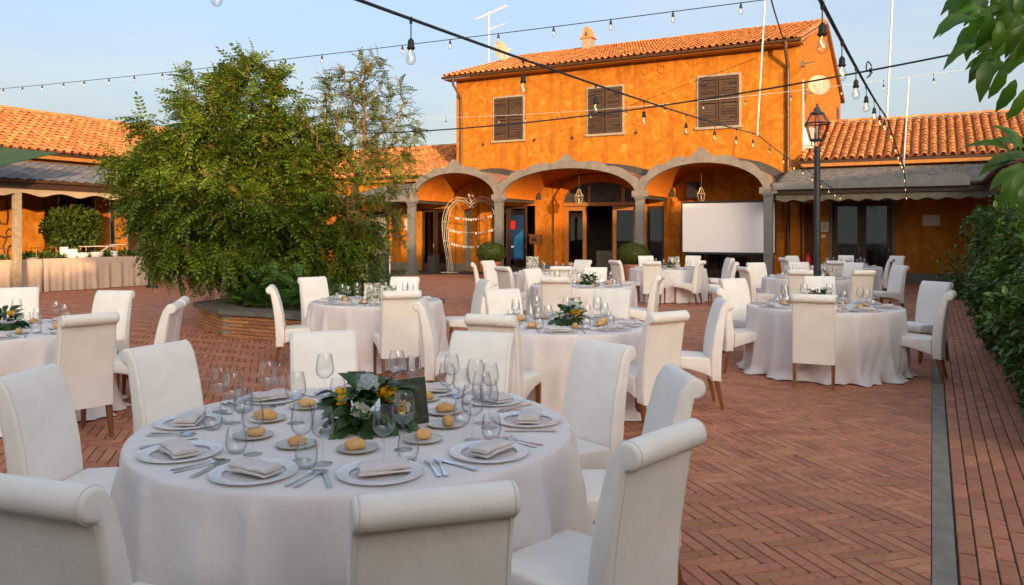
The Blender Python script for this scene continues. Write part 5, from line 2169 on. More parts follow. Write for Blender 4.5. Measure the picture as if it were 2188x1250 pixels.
def bread_me(seed):
    rr = random.Random(seed)
    vs, fs = [], []
    nu, nv = 16, 9
    lx, ly, lz = 0.042 + rr.uniform(-0.004, 0.006), 0.026, 0.024
    for j in range(nv + 1):
        t = math.pi * j / nv
        for i in range(nu):
            a = 2 * math.pi * i / nu
            x, y, z = math.cos(t), math.sin(t) * math.cos(a), math.sin(t) * math.sin(a)
            sq = 1 - 0.10 * math.exp(-((x - 0.1) / 0.18) ** 2) * (1 if z > 0 else 0)
            z = max(z, -0.72)
            vs.append((lx * x, ly * y * (1 - 0.18 * x * x), lz * (z * sq + 0.72) + 0.002 * math.sin(5 * x + seed)))
    for j in range(nv):
        for i in range(nu):
            i2 = (i + 1) % nu
            fs.append((j * nu + i, j * nu + i2, (j + 1) * nu + i2, (j + 1) * nu + i))
    me = mesh_np('bread_roll', vs, fs)
    me.polygons.foreach_set('use_smooth', np.ones(len(me.polygons), dtype=bool))
    me.materials.append(M['bread'])
    return me


BREADS = [bread_me(s) for s in range(4)]


def napkin_me(seed):
    """a cloth folded over twice: two soft layers with a round fold along the front"""
    rr = random.Random(seed)
    mb = MB()
    for l in range(2):
        w_, d_, th = (0.094, 0.050, 0.012) if l == 0 else (0.090, 0.047, 0.020)
        z0_ = 0.001 if l == 0 else 0.0135
        rad_ = th / 2
        body = []
        for i in range(9):
            t = math.pi / 2 + math.pi * i / 8
            body.append((-d_ + rad_ + rad_ * math.cos(t) * 1.25, z0_ + rad_ + rad_ * math.sin(t)))
        for q in (0.0, 0.5, 0.9, 1.0):
            body.append((-d_ + rad_ + (2 * d_ - rad_) * q, z0_ + 0.0004))
        zt = z0_ + th * (0.72 if l else 0.9)
        body += [(d_ + 0.002, z0_ + th * 0.35), (d_ - 0.002, zt), (d_ * 0.5, z0_ + th * 0.86), (0.0, z0_ + th * 1.0), (-d_ * 0.5, z0_ + th * 1.02)]
        n1 = 14
        vs, fs = [], []
        for k in range(n1 + 1):
            x = -w_ + 2 * w_ * k / n1
            e = 1 - 0.25 * max(0, (abs(k / n1 - 0.5) - 0.42) / 0.08)
            for (y, z) in body:
                lift = (z - z0_) / th
                vs.append((x + 0.003 * math.sin(y * 45 + l + seed), y + 0.003 * math.sin(x * 28 + seed + l), z0_ + (z - z0_) * e + lift * (0.0032 * math.sin(x * 30 + l * 2 + seed) + 0.0018 * math.sin(x * 71 + y * 50))))
        m_ = len(body)
        for k in range(n1):
            for i in range(m_):
                j = (i + 1) % m_
                fs.append((k * m_ + i, k * m_ + j, (k + 1) * m_ + j, (k + 1) * m_ + i))
        fs.append(tuple(range(m_)))
        fs.append(tuple(n1 * m_ + i for i in range(m_ - 1, -1, -1)))
        mb.add(vs, fs)
    me = mesh_np('napkin', mb.v, mb.f)
    bm = bmesh.new()
    bm.from_mesh(me)
    bmesh.ops.recalc_face_normals(bm, faces=bm.faces)
    bm.to_mesh(me)
    bm.free()
    me.polygons.foreach_set('use_smooth', np.ones(len(me.polygons), dtype=bool))
    me.set_sharp_from_angle(angle=R(50))
    me.materials.append(M['napkin'])
    return me


NAPS = [napkin_me(s) for s in range(3)]


def strip_solid(mb, outline, z, th=0.0022, bend=None):
    """thin solid from a symmetric outline [(y, half width)]"""
    vs, fs = [], []
    for (y, w_) in outline:
        dz = bend(y) if bend else 0
        vs += [(-w_, y, z + dz), (w_, y, z + dz), (w_, y, z + dz + th), (-w_, y, z + dz + th)]
    for i in range(len(outline) - 1):
        for k in range(4):
            k2 = (k + 1) % 4
            fs.append((i * 4 + k, i * 4 + k2, i * 4 + 4 + k2, i * 4 + 4 + k))
    fs.append((3, 2, 1, 0))
    e = (len(outline) - 1) * 4
    fs.append((e, e + 1, e + 2, e + 3))
    mb.add(vs, fs)


def cutlery_me(kind):
    mb = MB()
    if kind == 'fork':
        bend = lambda y: 0.010 * math.exp(-((y - 0.055) / 0.025) ** 2) + 0.002
        strip_solid(mb, [(-0.10, 0.008), (-0.09, 0.0085), (-0.05, 0.005), (0.02, 0.003), (0.04, 0.005), (0.05, 0.0115), (0.062, 0.0125)], 0, 0.0022, bend)
        for k in range(4):
            x = -0.0102 + k * 0.0068
            m2 = MB(Matrix.Translation((x, 0, 0)))
            strip_solid(m2, [(0.0605, 0.0021), (0.085, 0.0019), (0.105, 0.0010)], 0, 0.0018, bend)
            mb.v_off = len(mb.v)
            n0 = len(mb.v)
            mb.v += m2.v
            mb.f += [tuple(i + n0 for i in f) for f in m2.f]
    elif kind == 'knife':
        strip_solid(mb, [(-0.115, 0.0075), (-0.105, 0.0085), (-0.02, 0.0065), (0.0, 0.0055)], 0.0005, 0.006)
        strip_solid(mb, [(0.0, 0.0055), (0.02, 0.0090), (0.07, 0.0100), (0.10, 0.0075), (0.115, 0.0015)], 0.002, 0.0016)
    else:
        bend = lambda y: 0.008 * math.exp(-((y - 0.05) / 0.02) ** 2)
        strip_solid(mb, [(-0.095, 0.008), (-0.085, 0.0085), (-0.04, 0.0045), (0.035, 0.003), (0.045, 0.010), (0.058, 0.0165), (0.075, 0.0185), (0.09, 0.0145), (0.10, 0.004)], 0, 0.002, bend)
    me = mesh_np(kind, mb.v, mb.f)
    bm = bmesh.new()
    bm.from_mesh(me)
    bmesh.ops.recalc_face_normals(bm, faces=bm.faces)
    bm.to_mesh(me)
    bm.free()
    me.materials.append(M['silver'])
    return me


FORK, KNIFE, SPOON = cutlery_me('fork'), cutlery_me('knife'), cutlery_me('spoon')


def put(name, me, x, y, z, rz, label, cat, group, rx=0.0):
    o = bpy.data.objects.new(name, me)
    COL.objects.link(o)
    o.location = (x, y, z)
    o.rotation_euler = (rx, 0, rz)
    return tag(o, label, cat, group)


def put_charger(x, y, z, label):
    o = put('charger_plate', CHR, x, y, z, random.uniform(0, 6), label, 'plate', 'glass charger plates')
    c = bpy.data.objects.new('rim', CHRIM)
    COL.objects.link(c)
    c.parent = o
    return o


def put_bread_plate(x, y, z, rz, who, big=True):
    o = put('bread_plate', BPL, x, y, z, 0, 'speckled bread plate ' + who, 'plate', 'bread plates')
    c = bpy.data.objects.new('rim', BPR)
    COL.objects.link(c)
    c.parent = o
    b_ = put('bread_roll', random.choice(BREADS), x + random.uniform(-0.012, 0.012), y + random.uniform(-0.012, 0.012), z + 0.008, rz, 'golden bread roll ' + who, 'bread roll', 'bread rolls')
    b_.scale = [random.uniform(0.98, 1.25)] * 3


# ---- leaves and flowers of the centrepieces
def bq_leaf(l=0.09, w=0.042):
    V, F_ = [], []
    n1 = 5
    for i in range(n1 + 1):
        t = i / n1
        ww = w / 2 * math.sin(math.pi * min(0.98, t * 0.93 + 0.05)) ** 0.8
        z = 0.015 * math.sin(math.pi * t) - 0.02 * t * t
        V += [(l * t, -ww, z + ww * 0.3), (l * t, 0, z), (l * t, ww, z + ww * 0.3)]
    for i in range(n1):
        for k in range(2):
            a = i * 3 + k
            F_.append((a, a + 1, a + 4, a + 3))
    me = mesh_np('leaf', V, F_)
    me.polygons.foreach_set('use_smooth', np.ones(len(me.polygons), dtype=bool))
    me.materials.append(M['bouquet_leaf'])
    return me


BQ = bq_leaf()


def flower_me(kind, mat):
    mb = MB()
    if kind == 'rose':
        for ring_, (cnt, tilt, l, w_, z) in enumerate(((6, 20, 0.030, 0.020, 0.0), (6, 48, 0.028, 0.018, 0.006), (5, 72, 0.024, 0.015, 0.010), (3, 86, 0.018, 0.012, 0.012))):
            for k in range(cnt):
                a = 2 * math.pi * k / cnt + ring_ * 0.5
                m_ = Matrix.Translation((0, 0, z)) @ Matrix.Rotation(a, 4, 'Z') @ Matrix.Rotation(-R(tilt), 4, 'Y')
                vs = [(0.002, 0, 0), (l * 0.5, -w_ / 2, 0.004), (l * 0.9, -w_ / 2.4, 0.010), (l, 0, 0.012), (l * 0.9, w_ / 2.4, 0.010), (l * 0.5, w_ / 2, 0.004), (l * 0.55, 0, -0.002)]
                mb.add(vs, [(0, 6, 1), (1, 6, 2), (2, 6, 3), (3, 6, 4), (4, 6, 5), (5, 6, 0)], m_)
    else:
        for k in range(60):
            t = math.acos(1 - (k + 0.5) / 60 * 1.15)
            a = k * 2.399
            d = Vector((math.sin(t) * math.cos(a), math.sin(t) * math.sin(a), math.cos(t)))
            c_ = d * 0.05
            q = d.to_track_quat('Z', 'Y').to_matrix().to_4x4()
            for j in range(4):
                m_ = Matrix.Translation(c_) @ q @ Matrix.Rotation(j * math.pi / 2, 4, 'Z')
                mb.add([(0, 0, 0), (0.008, -0.006, 0.002), (0.014, 0, 0.003), (0.008, 0.006, 0.002)], [(0, 1, 2, 3)], m_)
    me = mesh_np(kind, mb.v, mb.f)
    me.polygons.foreach_set('use_smooth', np.ones(len(me.polygons), dtype=bool))
    me.materials.append(mat)
    return me


ROSE_Y, ROSE_W, HYD = flower_me('rose', M['yellow_petal']), flower_me('rose', M['white_petal']), flower_me('hydrangea', M['blue_petal'])


def bouquet(x, y, z, nm, rad, nleaf, ny, nw, hyd, seed, sep=True, card=None):
    rr = random.Random(seed)
    t = thing('flower_centrepiece', 'low centrepiece of dark leaves with yellow flowers on ' + nm, 'flowers', (x, y, z), 0, 'table centrepieces')
    mats = []
    for i in range(nleaf):
        a = rr.uniform(0, 6.283)
        el = rr.uniform(-0.25, 1.3) if i > nleaf * 0.25 else rr.uniform(-0.35, 0.1)
        r_ = rad * rr.uniform(0.15, 0.75)
        c_ = Vector((r_ * math.cos(a) * math.cos(el * 0.7), r_ * math.sin(a) * math.cos(el * 0.7), 0.025 + rad * 0.75 * max(0, math.sin(el)) * rr.uniform(0.5, 1)))
        m_ = Matrix.Translation(c_) @ Matrix.Rotation(a + rr.uniform(-0.5, 0.5), 4, 'Z') @ Matrix.Rotation(-el * 0.8 + 0.15, 4, 'Y') @ Matrix.Rotation(rr.uniform(-0.8, 0.8), 4, 'X') @ Matrix.Scale(rr.uniform(0.75, 1.25) * rad / 0.17, 4)
        mats.append(m_)
    if sep:
        for m_ in mats:
            o = bpy.data.objects.new('leaf', BQ)
            COL.objects.link(o)
            o.parent = t
            o.matrix_basis = m_
    else:
        n_ = len(BQ.vertices)
        co = np.empty(n_ * 3)
        BQ.vertices.foreach_get('co', co)
        co = np.c_[co.reshape(-1, 3), np.ones(n_)]
        V = np.vstack([co @ np.array(m_).T[:, :3] for m_ in mats])
        fs = [tuple(a + q * n_ for a in p.vertices) for q in range(len(mats)) for p in BQ.polygons]
        me = mesh_np('leaves', V, fs)
        me.polygons.foreach_set('use_smooth', np.ones(len(me.polygons), dtype=bool))
        link('leaves', me, M['bouquet_leaf'], t)
    for (me, cnt, nm_) in ((ROSE_Y, ny, 'yellow_flower'), (ROSE_W, nw, 'white_flower'), (HYD, hyd, 'hydrangea_head')):
        for i in range(cnt):
            a = rr.uniform(0, 6.283) if nm_ != 'yellow_flower' else -1.57 + rr.uniform(-1.9, 1.9)
            el = rr.uniform(0.35, 1.15)
            r_ = rad * 0.86
            if nm_ == 'hydrangea_head': el = 1.25
            d = Vector((math.cos(a) * math.cos(el), math.sin(a) * math.cos(el), math.sin(el)))
            o = bpy.data.objects.new(nm_, me)
            COL.objects.link(o)
            o.parent = t
            o.matrix_basis = Matrix.Translation(Vector((d.x * r_, d.y * r_, 0.02 + d.z * r_ * 0.85))) @ d.to_track_quat('Z', 'Y').to_matrix().to_4x4() @ Matrix.Scale(rr.uniform(1.1, 1.5) * max(0.8, rad / 0.19), 4)
    mb = MB()
    mb.lathe([(0.001, 0.0), (rad * 0.45, 0.0), (rad * 0.5, 0.03), (rad * 0.42, 0.05), (0.001, 0.055)], 12, (x, y, z))
    mb.build('flower_tray', M['bouquet_leaf'], t)
    return t


# ---- the big front table, setting by setting (photo position of the charger plate)
x1, y1, r1, nm1 = TABLES[1]
SET1 = [(390, 905, 'at the left place'), (375, 973, 'at the near left place'), (530, 1020, 'at the near centre place'), (815, 1020, 'behind the front chair'),
        (1055, 973, 'at the near right place'), (1143, 900, 'at the right place'), (1085, 853, 'at the far right place'), (935, 833, 'at the far place'), (548, 846, 'at the far left place'), (770, 822, 'behind the flowers')]
for i, (px, py, wh) in enumerate(SET1):
    x, y = ray(px, py, TZ)
    v_ = Vector((x - x1, y - y1))
    v_ = v_.normalized() * min(v_.length, 0.775)
    x, y = x1 + v_.x, y1 + v_.y
    a = math.atan2(v_.y, v_.x)                         # outwards
    inw = a + math.pi / 2                              # turns +y to point inwards
    wh2 = wh + ' of ' + nm1
    put_charger(x, y, TZ + 0.001, 'ribbed glass charger plate ' + wh2)
    put('napkin', NAPS[i % 3], x + random.uniform(-0.012, 0.012), y + random.uniform(-0.01, 0.01), TZ + 0.0125, a + math.pi / 2 + random.choice([0, 0.12, -0.2, math.pi]) + random.uniform(-0.12, 0.12), 'folded grey lilac napkin ' + wh2, 'napkin', 'folded napkins')
    tang = Vector((-math.sin(a), math.cos(a)))         # along the rim, anticlockwise
    rad_ = Vector((math.cos(a), math.sin(a)))
    fdir = a + math.pi / 2
    for (off, me, nm_, w_) in ((-0.195, FORK, 'fork', 'inner steel fork '), (-0.228, FORK, 'fork', 'outer steel fork '), (0.19, KNIFE, 'knife', 'steel knife ')):
        p = Vector((x1, y1)) + rad_ * 0.765 + tang * (-off)
        rl = math.hypot(p.x - x1, p.y - y1)
        if rl > 0.84:
            p = Vector((x1, y1)) + (p - Vector((x1, y1))) * (0.84 / rl)
        put(nm_, me, p.x, p.y, TZ + 0.002, fdir + random.uniform(-0.07, 0.07), w_ + wh2, nm_, 'table cutlery')
BR1 = [(655, 866, 'far left of the flowers'), (572, 893, 'third from the left rim'), (541, 929, 'nearest the left rim'), (634, 948, 'in front, left of the middle'), (765, 957, 'in front of the flowers'),
       (903, 937, 'in front, right of the flowers'), (953, 905, 'right of the dark menu card'), (948, 878, 'behind the one beside the card'), (905, 850, 'behind the dark menu card')]
for (px, py, wh) in BR1:
    x, y = ray(px, py + 6, TZ)
    put_bread_plate(x, y, TZ + 0.001, random.uniform(0, 3.1), wh + ' on ' + nm1)
WG1 = [(540, 972, 1, 'beside the left bread plates'), (690, 992, 1, 'in front of the flowers, left one'), (820, 988, 1, 'in front of the flowers, middle one'), (862, 962, 2, 'before the dark menu card'), (1010, 942, 2, 'among the right glasses, nearest'),
       (573, 872, 2, 'at the far left, taller of a pair'), (594, 866, 1, 'at the far left, smaller of a pair'), (694, 852, 2, 'behind the flowers, left'), (848, 842, 2, 'behind the flowers, middle'), (884, 846, 1, 'behind the menu card'), (955, 868, 1, 'beyond the right bread plates'),
       (1030, 905, 2, 'among the right glasses, tallest'), (497, 905, 2, 'at the left, tall bowl'), (986, 880, 1, 'far right, slim one'), (1048, 868, 1, 'at the far right rim'), (520, 935, 1, 'at the left, between two bread plates'), (632, 905, 2, 'left of the flowers'), (1016, 868, 2, 'far right, second tallest'), (965, 842, 1, 'at the far rim'), (645, 985, 1, 'in front of the near left bread plate'), (470, 880, 1, 'at the left rim'), (1045, 915, 1, 'at the right, beside the tumbler')]
for (px, py, big, wh) in WG1:
    x, y = ray(px, py, TZ)
    put('wine_glass', WINE2 if big == 2 else WINE, x, y, TZ + 0.001, random.uniform(0, 6), 'stemmed wine glass %s on %s' % (wh, nm1), 'wine glass', 'stemmed wine glasses')
TB1 = [(505, 968, 'by the left wine glass'), (455, 918, 'at the left rim'), (655, 1000, 'before the near left bread plate'), (872, 985, 'before the front right bread plate'), (1050, 938, 'beside the near right charger'), (722, 850, 'behind the flowers'), (988, 905, 'beyond the right bread plates'), (520, 880, 'at the far left')]
for (px, py, wh) in TB1:
    x, y = ray(px, py, TZ)
    put('tumbler', TUMB, x, y, TZ + 0.001, random.uniform(0, 6), 'clear stemless tumbler %s on %s' % (wh, nm1), 'tumbler', 'stemless tumblers')
bx_, by_ = ray(787, 915, TZ)
bouquet(bx_, by_ + 0.02, TZ + 0.002, nm1, 0.205, 170, 7, 7, 1, 8)
# menu card and photo stand
def card(px, py, w_, h_, rz, label, front, back, name='menu_card', cat='card', lean=0.18):
    x, y = ray(px, py, TZ)
    t = thing(name, label, cat, (x, y, TZ + 0.002), rz)
    for s_ in (-1, 1):
        mb = MB(PMAT[t] @ Matrix.Rotation(s_ * lean, 4, 'X') @ Matrix.Translation((0, s_ * 0.035 * 0, 0)))
        mb.box(-w_ / 2, w_ / 2, -0.0012 + s_ * 0.004, 0.0012 + s_ * 0.004, 0.0 if s_ < 0 else 0.001, h_) if False else None
    mb = MB(PMAT[t])
    d_ = h_ * math.sin(lean)
    hz = h_ * math.cos(lean)
    mb.add([(-w_ / 2, -d_, 0), (w_ / 2, -d_, 0), (w_ / 2, 0, hz), (-w_ / 2, 0, hz), (-w_ / 2, -d_ + 0.003, 0), (w_ / 2, -d_ + 0.003, 0), (w_ / 2, 0.003, hz - 0.002), (-w_ / 2, 0.003, hz - 0.002)],
           [(0, 1, 2, 3), (7, 6, 5, 4), (0, 4, 5, 1), (1, 5, 6, 2), (3, 7, 4, 0), (3, 2, 6, 7)])
    mb.build('front_leaf', front, t)
    mb = MB(PMAT[t])
    mb.add([(-w_ / 2, d_, 0), (w_ / 2, d_, 0), (w_ / 2, 0.005, hz), (-w_ / 2, 0.005, hz), (-w_ / 2, d_ + 0.003, 0), (w_ / 2, d_ + 0.003, 0), (w_ / 2, 0.008, hz), (-w_ / 2, 0.008, hz)],
           [(0, 1, 2, 3), (7, 6, 5, 4), (0, 4, 5, 1), (1, 5, 6, 2), (3, 7, 4, 0), (3, 2, 6, 7)])
    mb.build('back_leaf', back, t)
    return t


M['photo_dark'] = pm('dark_photo_print', (0.012, 0.018, 0.012), (0.07, 0.085, 0.05), rough=0.35, scale=24, detail=4, dist=1.5)
M['photo_pale'] = pm('pale_photo_print', (0.10, 0.11, 0.07), (0.62, 0.58, 0.47), rough=0.5, scale=22, detail=3, dist=1.0, lo=0.44, hi=0.56)
card(878, 905, 0.15, 0.21, R(38), 'dark printed menu card standing beside the front flowers', M['photo_dark'], M['paper'])
card(762, 836, 0.10, 0.11, R(8), 'small dark photo card standing behind the front flowers', M['photo_dark'], M['white'], 'photo_card')

# ---- the other tables
PLACE = ['nearest place', 'near right place', 'right place', 'far right place', 'far place', 'far left place', 'left place', 'near left place']


def dress(k, full, seed):
    tx, ty, r, nm = TABLES[k]
    rr = random.Random(seed)
    base = math.atan2(-ty, -tx)
    for i, pl in enumerate(PLACE):
        a = base + i * math.pi / 4 + rr.uniform(-0.12, 0.12)
        ca, sa = math.cos(a), math.sin(a)
        wh = 'at the %s of %s' % (pl, nm)
        tang = Vector((-sa, ca))
        x, y = tx + ca * (r - 0.19), ty + sa * (r - 0.19)
        put_charger(x, y, TZ + 0.001, 'glass charger plate ' + wh)
        put('napkin', NAPS[rr.randrange(3)], x, y, TZ + 0.0125, a + math.pi / 2 + rr.uniform(-0.3, 0.3), 'folded pale napkin ' + wh, 'napkin', 'folded napkins')
        if full:
            for (off, me, nm_) in ((0.20, FORK, 'fork'), (-0.20, KNIFE, 'knife')):
                p = Vector((tx, ty)) + Vector((ca, sa)) * (r - 0.21) + tang * off
                put(nm_, me, p.x, p.y, TZ + 0.002, a + math.pi / 2 + rr.uniform(-0.1, 0.1), 'steel %s ' % nm_ + wh, nm_, 'table cutlery')
        if full or i % 2 == 0:
            p = Vector((tx, ty)) + Vector((ca, sa)) * (r - 0.44) + tang * 0.13
            put_bread_plate(p.x, p.y, TZ + 0.001, rr.uniform(0, 3), wh)
        p = Vector((tx, ty)) + Vector((ca, sa)) * (r - 0.42) - tang * 0.11
        put('wine_glass', WINE2 if rr.random() < 0.5 else WINE, p.x, p.y, TZ + 0.001, 0, 'empty stemmed wine glass ' + wh, 'wine glass', 'stemmed wine glasses')
        p = Vector((tx, ty)) + Vector((ca, sa)) * (r - 0.36) - tang * 0.19
        put('tumbler', TUMB, p.x, p.y, TZ + 0.001, 0, 'clear stemless tumbler ' + wh, 'tumbler', 'stemless tumblers')


for k in (2, 3, 4, 5):
    dress(k, True, 50 + k)
for k in (6, 7, 8, 9, 10):
    dress(k, False, 50 + k)
for k, (dx, dy, rad) in {2: (0.0, 0.15, 0.17), 3: (0.10, -0.02, 0.19), 4: (0.12, 0.05, 0.15), 5: (-0.02, 0.0, 0.18), 6: (0.10, 0.0, 0.18), 7: (0.25, 0, 0.16), 8: (0.1, 0.1, 0.16), 9: (0.22, -0.1, 0.16), 10: (0, 0, 0.15)}.items():
    tx, ty, r, nm = TABLES[k]
    bouquet(tx + dx, ty + dy, TZ + 0.002, nm, rad, 80 if k < 7 else 50, 3, 4, 1 if k == 3 else 0, 70 + k, sep=(k in (3, 5)))
card(795, 645, 0.20, 0.24, R(5), 'cream photo card standing on the table by the planter', M['photo_pale'], M['paper'], 'photo_card')
card(828, 648, 0.17, 0.22, R(-12), 'second photo card standing beside the cream one near the planter', M['photo_pale'], M['paper'], 'photo_card')
card(1228, 676, 0.14, 0.20, R(20), 'brown photo card standing in the flowers of the middle table', M['photo_pale'], M['paper'], 'photo_card')
card(1138, 574, 0.30, 0.30, R(0), 'pale photo card standing on the table near the heart arch', M['photo_pale'], M['white'], 'photo_card')
card(1440, 570, 0.30, 0.26, R(10), 'patterned card standing on the table before the screen', M['photo_pale'], M['white'], 'photo_card')
card(1765, 640, 0.15, 0.16, R(10), 'small brown card standing on the table beside the hedge', M['photo_pale'], M['paper'], 'photo_card')
# carafes
CARAFE = lathe_me('glass_carafe', [(0.001, 0.0), (0.045, 0.0), (0.05, 0.03), (0.048, 0.10), (0.022, 0.17), (0.018, 0.22), (0.024, 0.26), (0.022, 0.26), (0.016, 0.22), (0.020, 0.17), (0.046, 0.10), (0.047, 0.03), (0.001, 0.004)], 22, M['glass'])
for (px, py, k, wh) in ((1680, 655, 2, 'at the left of the table beside the hedge'), (1757, 600, 9, 'beside the post on the lamp post table'), (815, 640, 4, 'behind the cards on the planter table'), (1133, 690, 3, 'at the left of the middle table')):
    x, y = ray(px, py, TZ)
    put('glass_carafe', CARAFE, x, y, TZ + 0.001, 0, 'tall clear glass carafe ' + wh, 'carafe', 'glass carafes')

# ================================================================== street lamps
def street_lamp(x, y, hgt, label, rz=0.3, head=True):
    t = thing('street_lamp', label, 'street lamp', (x, y, 0), rz, 'street lamps')
    k = PMAT[t]
    mb = MB(k)
    mb.lathe([(0.001, 0), (0.17, 0), (0.17, 0.03), (0.155, 0.06), (0.11, 0.12), (0.085, 0.22), (0.072, 0.42), (0.068, 0.60), (0.080, 0.62), (0.080, 0.65), (0.062, 0.68)], 20)
    mb.build('base', M['post'], t, smooth=True)
    mb = MB(k)
    z1 = hgt - 0.60
    mb.lathe([(0.058, 0.66), (0.052, 1.5), (0.048, z1 - 0.1), (0.060, z1 - 0.09), (0.060, z1 - 0.06), (0.046, z1 - 0.04), (0.044, z1)], 16)
    mb.build('pole', M['post'], t, smooth=True)
    if not head: return t
    zb, zm, zt = z1 + 0.10, z1 + 0.36, z1 + 0.52          # six sided lantern
    mb = MB(k)
    for i in range(4):
        a = i * math.pi / 2 + 0.4
        mb.tube([(0.03 * math.cos(a), 0.03 * math.sin(a), z1 - 0.02), (0.10 * math.cos(a), 0.10 * math.sin(a), z1 + 0.03), (0.085 * math.cos(a), 0.085 * math.sin(a), zb)], 0.009, 6)
    mb.build('bracket', M['post'], t, smooth=True)
    def hexr(r, z):
        return [(r * math.cos(i * math.pi / 3), r * math.sin(i * math.pi / 3), z) for i in range(6)]
    rb_, rm_, rt_ = 0.115, 0.195, 0.105
    mb = MB(k)
    for r_, z_ in ((rb_, zb), (rm_ + 0.015, zm), (rt_, zt)):
        mb.tube(hexr(r_, z_), 0.013, 6, closed=True)
    for i in range(6):
        mb.tube([hexr(rb_, zb)[i], hexr(rm_, zm)[i]], 0.009, 5)
        mb.tube([hexr(rm_, zm)[i], hexr(rt_, zt)[i]], 0.008, 5)
    hx = hexr(rb_, zb)
    mb.add([p for p in hx] + [(p[0], p[1], zb - 0.02) for p in hx], [(0, 1, 2, 3, 4, 5), (11, 10, 9, 8, 7, 6)] + [(i, (i + 1) % 6, 6 + (i + 1) % 6, 6 + i) for i in range(6)])
    ln = mb.build('lantern', M['post'], t)
    for i in range(6):
        j = (i + 1) % 6
        a, b_, c, d = [Vector(q) for q in (hexr(rb_, zb)[i], hexr(rb_, zb)[j], hexr(rm_, zm)[j], hexr(rm_, zm)[i])]
        mb = MB(k)
        mb.add([a, b_, c, d], [(0, 1, 2, 3)])
        mb.build('lantern_pane', M['lantern_glass'], ln)
        a, b_, c, d = [Vector(q) for q in (hexr(rm_, zm)[i], hexr(rm_, zm)[j], hexr(rt_, zt)[j], hexr(rt_, zt)[i])]
        mb = MB(k)
        mb.add([a, b_, c, d], [(0, 1, 2, 3)])
        mb.build('lantern_pane', M['lantern_glass'], ln)
    mb = MB(k)
    mb.lathe([(rt_ + 0.01, zt), (rt_ * 0.9, zt + 0.02), (0.05, zt + 0.05), (0.055, zt + 0.07), (0.03, zt + 0.10), (0.012, zt + 0.12), (0.020, zt + 0.14), (0.001, zt + 0.165)], 12)
    mb.build('finial', M['post'], ln, smooth=True)
    mb = MB(k)
    mb.lathe([(0.018, zb), (0.018, zb + 0.08), (0.028, zb + 0.11), (0.034, zb + 0.16), (0.026, zb + 0.20), (0.001, zb + 0.215)], 12)
    mb.build('lamp_bulb', M['white'], ln, smooth=True)
    return t


LP = 12.6
p = at(1746, 300, LP)
street_lamp(p.x, p.y, H + (HY - 232) / F * LP, 'tall black street lamp with six sided lantern among the right tables')
p = at(325, 613, 23.6)
street_lamp(p.x, p.y, 3.5, 'black street lamp half hidden by the tree beside the buffet')

# ================================================================== string lights
def bulb_at(parent, p, drop, sc=1.0, fil=True):
    """socket and bulb hanging straight down from p"""
    top = Vector(p)
    s0 = top - Vector((0, 0, drop))
    mb = MB()
    if drop > 0.03:
        mb.tube([top, s0], 0.004, 5)
    mb.lathe([(0.004, 0.0), (0.010, -0.008), (0.020 * sc, -0.020 * sc), (0.022 * sc, -0.060 * sc), (0.027 * sc, -0.062 * sc), (0.027 * sc, -0.070 * sc), (0.020 * sc, -0.078 * sc)], 10, s0)
    mb.tube([top + Vector((0, 0, 0.012)), top - Vector((0, 0, 0.03))], [0.012, 0.010], 6)
    so = mb.build('socket', M['black_rubber'], parent, smooth=True)
    mb = MB()
    z = -0.076 * sc
    mb.lathe([(0.014 * sc, z), (0.017 * sc, z - 0.012 * sc), (0.029 * sc, z - 0.040 * sc), (0.033 * sc, z - 0.062 * sc), (0.028 * sc, z - 0.084 * sc), (0.014 * sc, z - 0.098 * sc), (0.001, z - 0.102 * sc)], 14, s0, caps=False)
    mb.build('bulb', M['bulb'], so, smooth=True)
    mb = MB()
    b0 = s0 + Vector((0, 0, z))
    pts = [b0]
    for i in range(9):
        pts.append(b0 + Vector((0.010 * sc * (1 if i % 2 else -1), 0.004 * sc * (i % 3 - 1), (-0.03 - (0.035 if i % 2 else 0)) * sc)))
    mb.tube(pts, 0.0016 * sc, 4)
    mb.build('filament', M['filament'], so)


def light_string(label, pts, bulbs, rad, drop, sc=1.0, sag=0.0, mat='black_rubber', extra=None, name='string_lights'):
    """pts: cable corners; bulbs: fractions along the cable"""
    pts = [Vector(p) for p in pts]
    t = thing(name, label, 'string lights', tuple(pts[0]), 0, 'light strings over the courtyard')
    lens = [(b_ - a).length for a, b_ in zip(pts[:-1], pts[1:])]
    tot = sum(lens)
    def along(f_):
        s_ = f_ * tot
        for a, b_, l in zip(pts[:-1], pts[1:], lens):
            if s_ <= l + 1e-6:
                q = s_ / l
                return a.lerp(b_, q) - Vector((0, 0, 4 * sag * q * (1 - q) * l / max(lens)))
            s_ -= l
        return pts[-1].copy()
    line = [along(i / 60) for i in range(61)]
    mb = MB()
    mb.tube(line, rad, 6)
    mb.build('cable', M[mat], t, smooth=True)
    for b_ in bulbs:
        bulb_at(t, along(b_), drop, sc)
    return t, along, tot


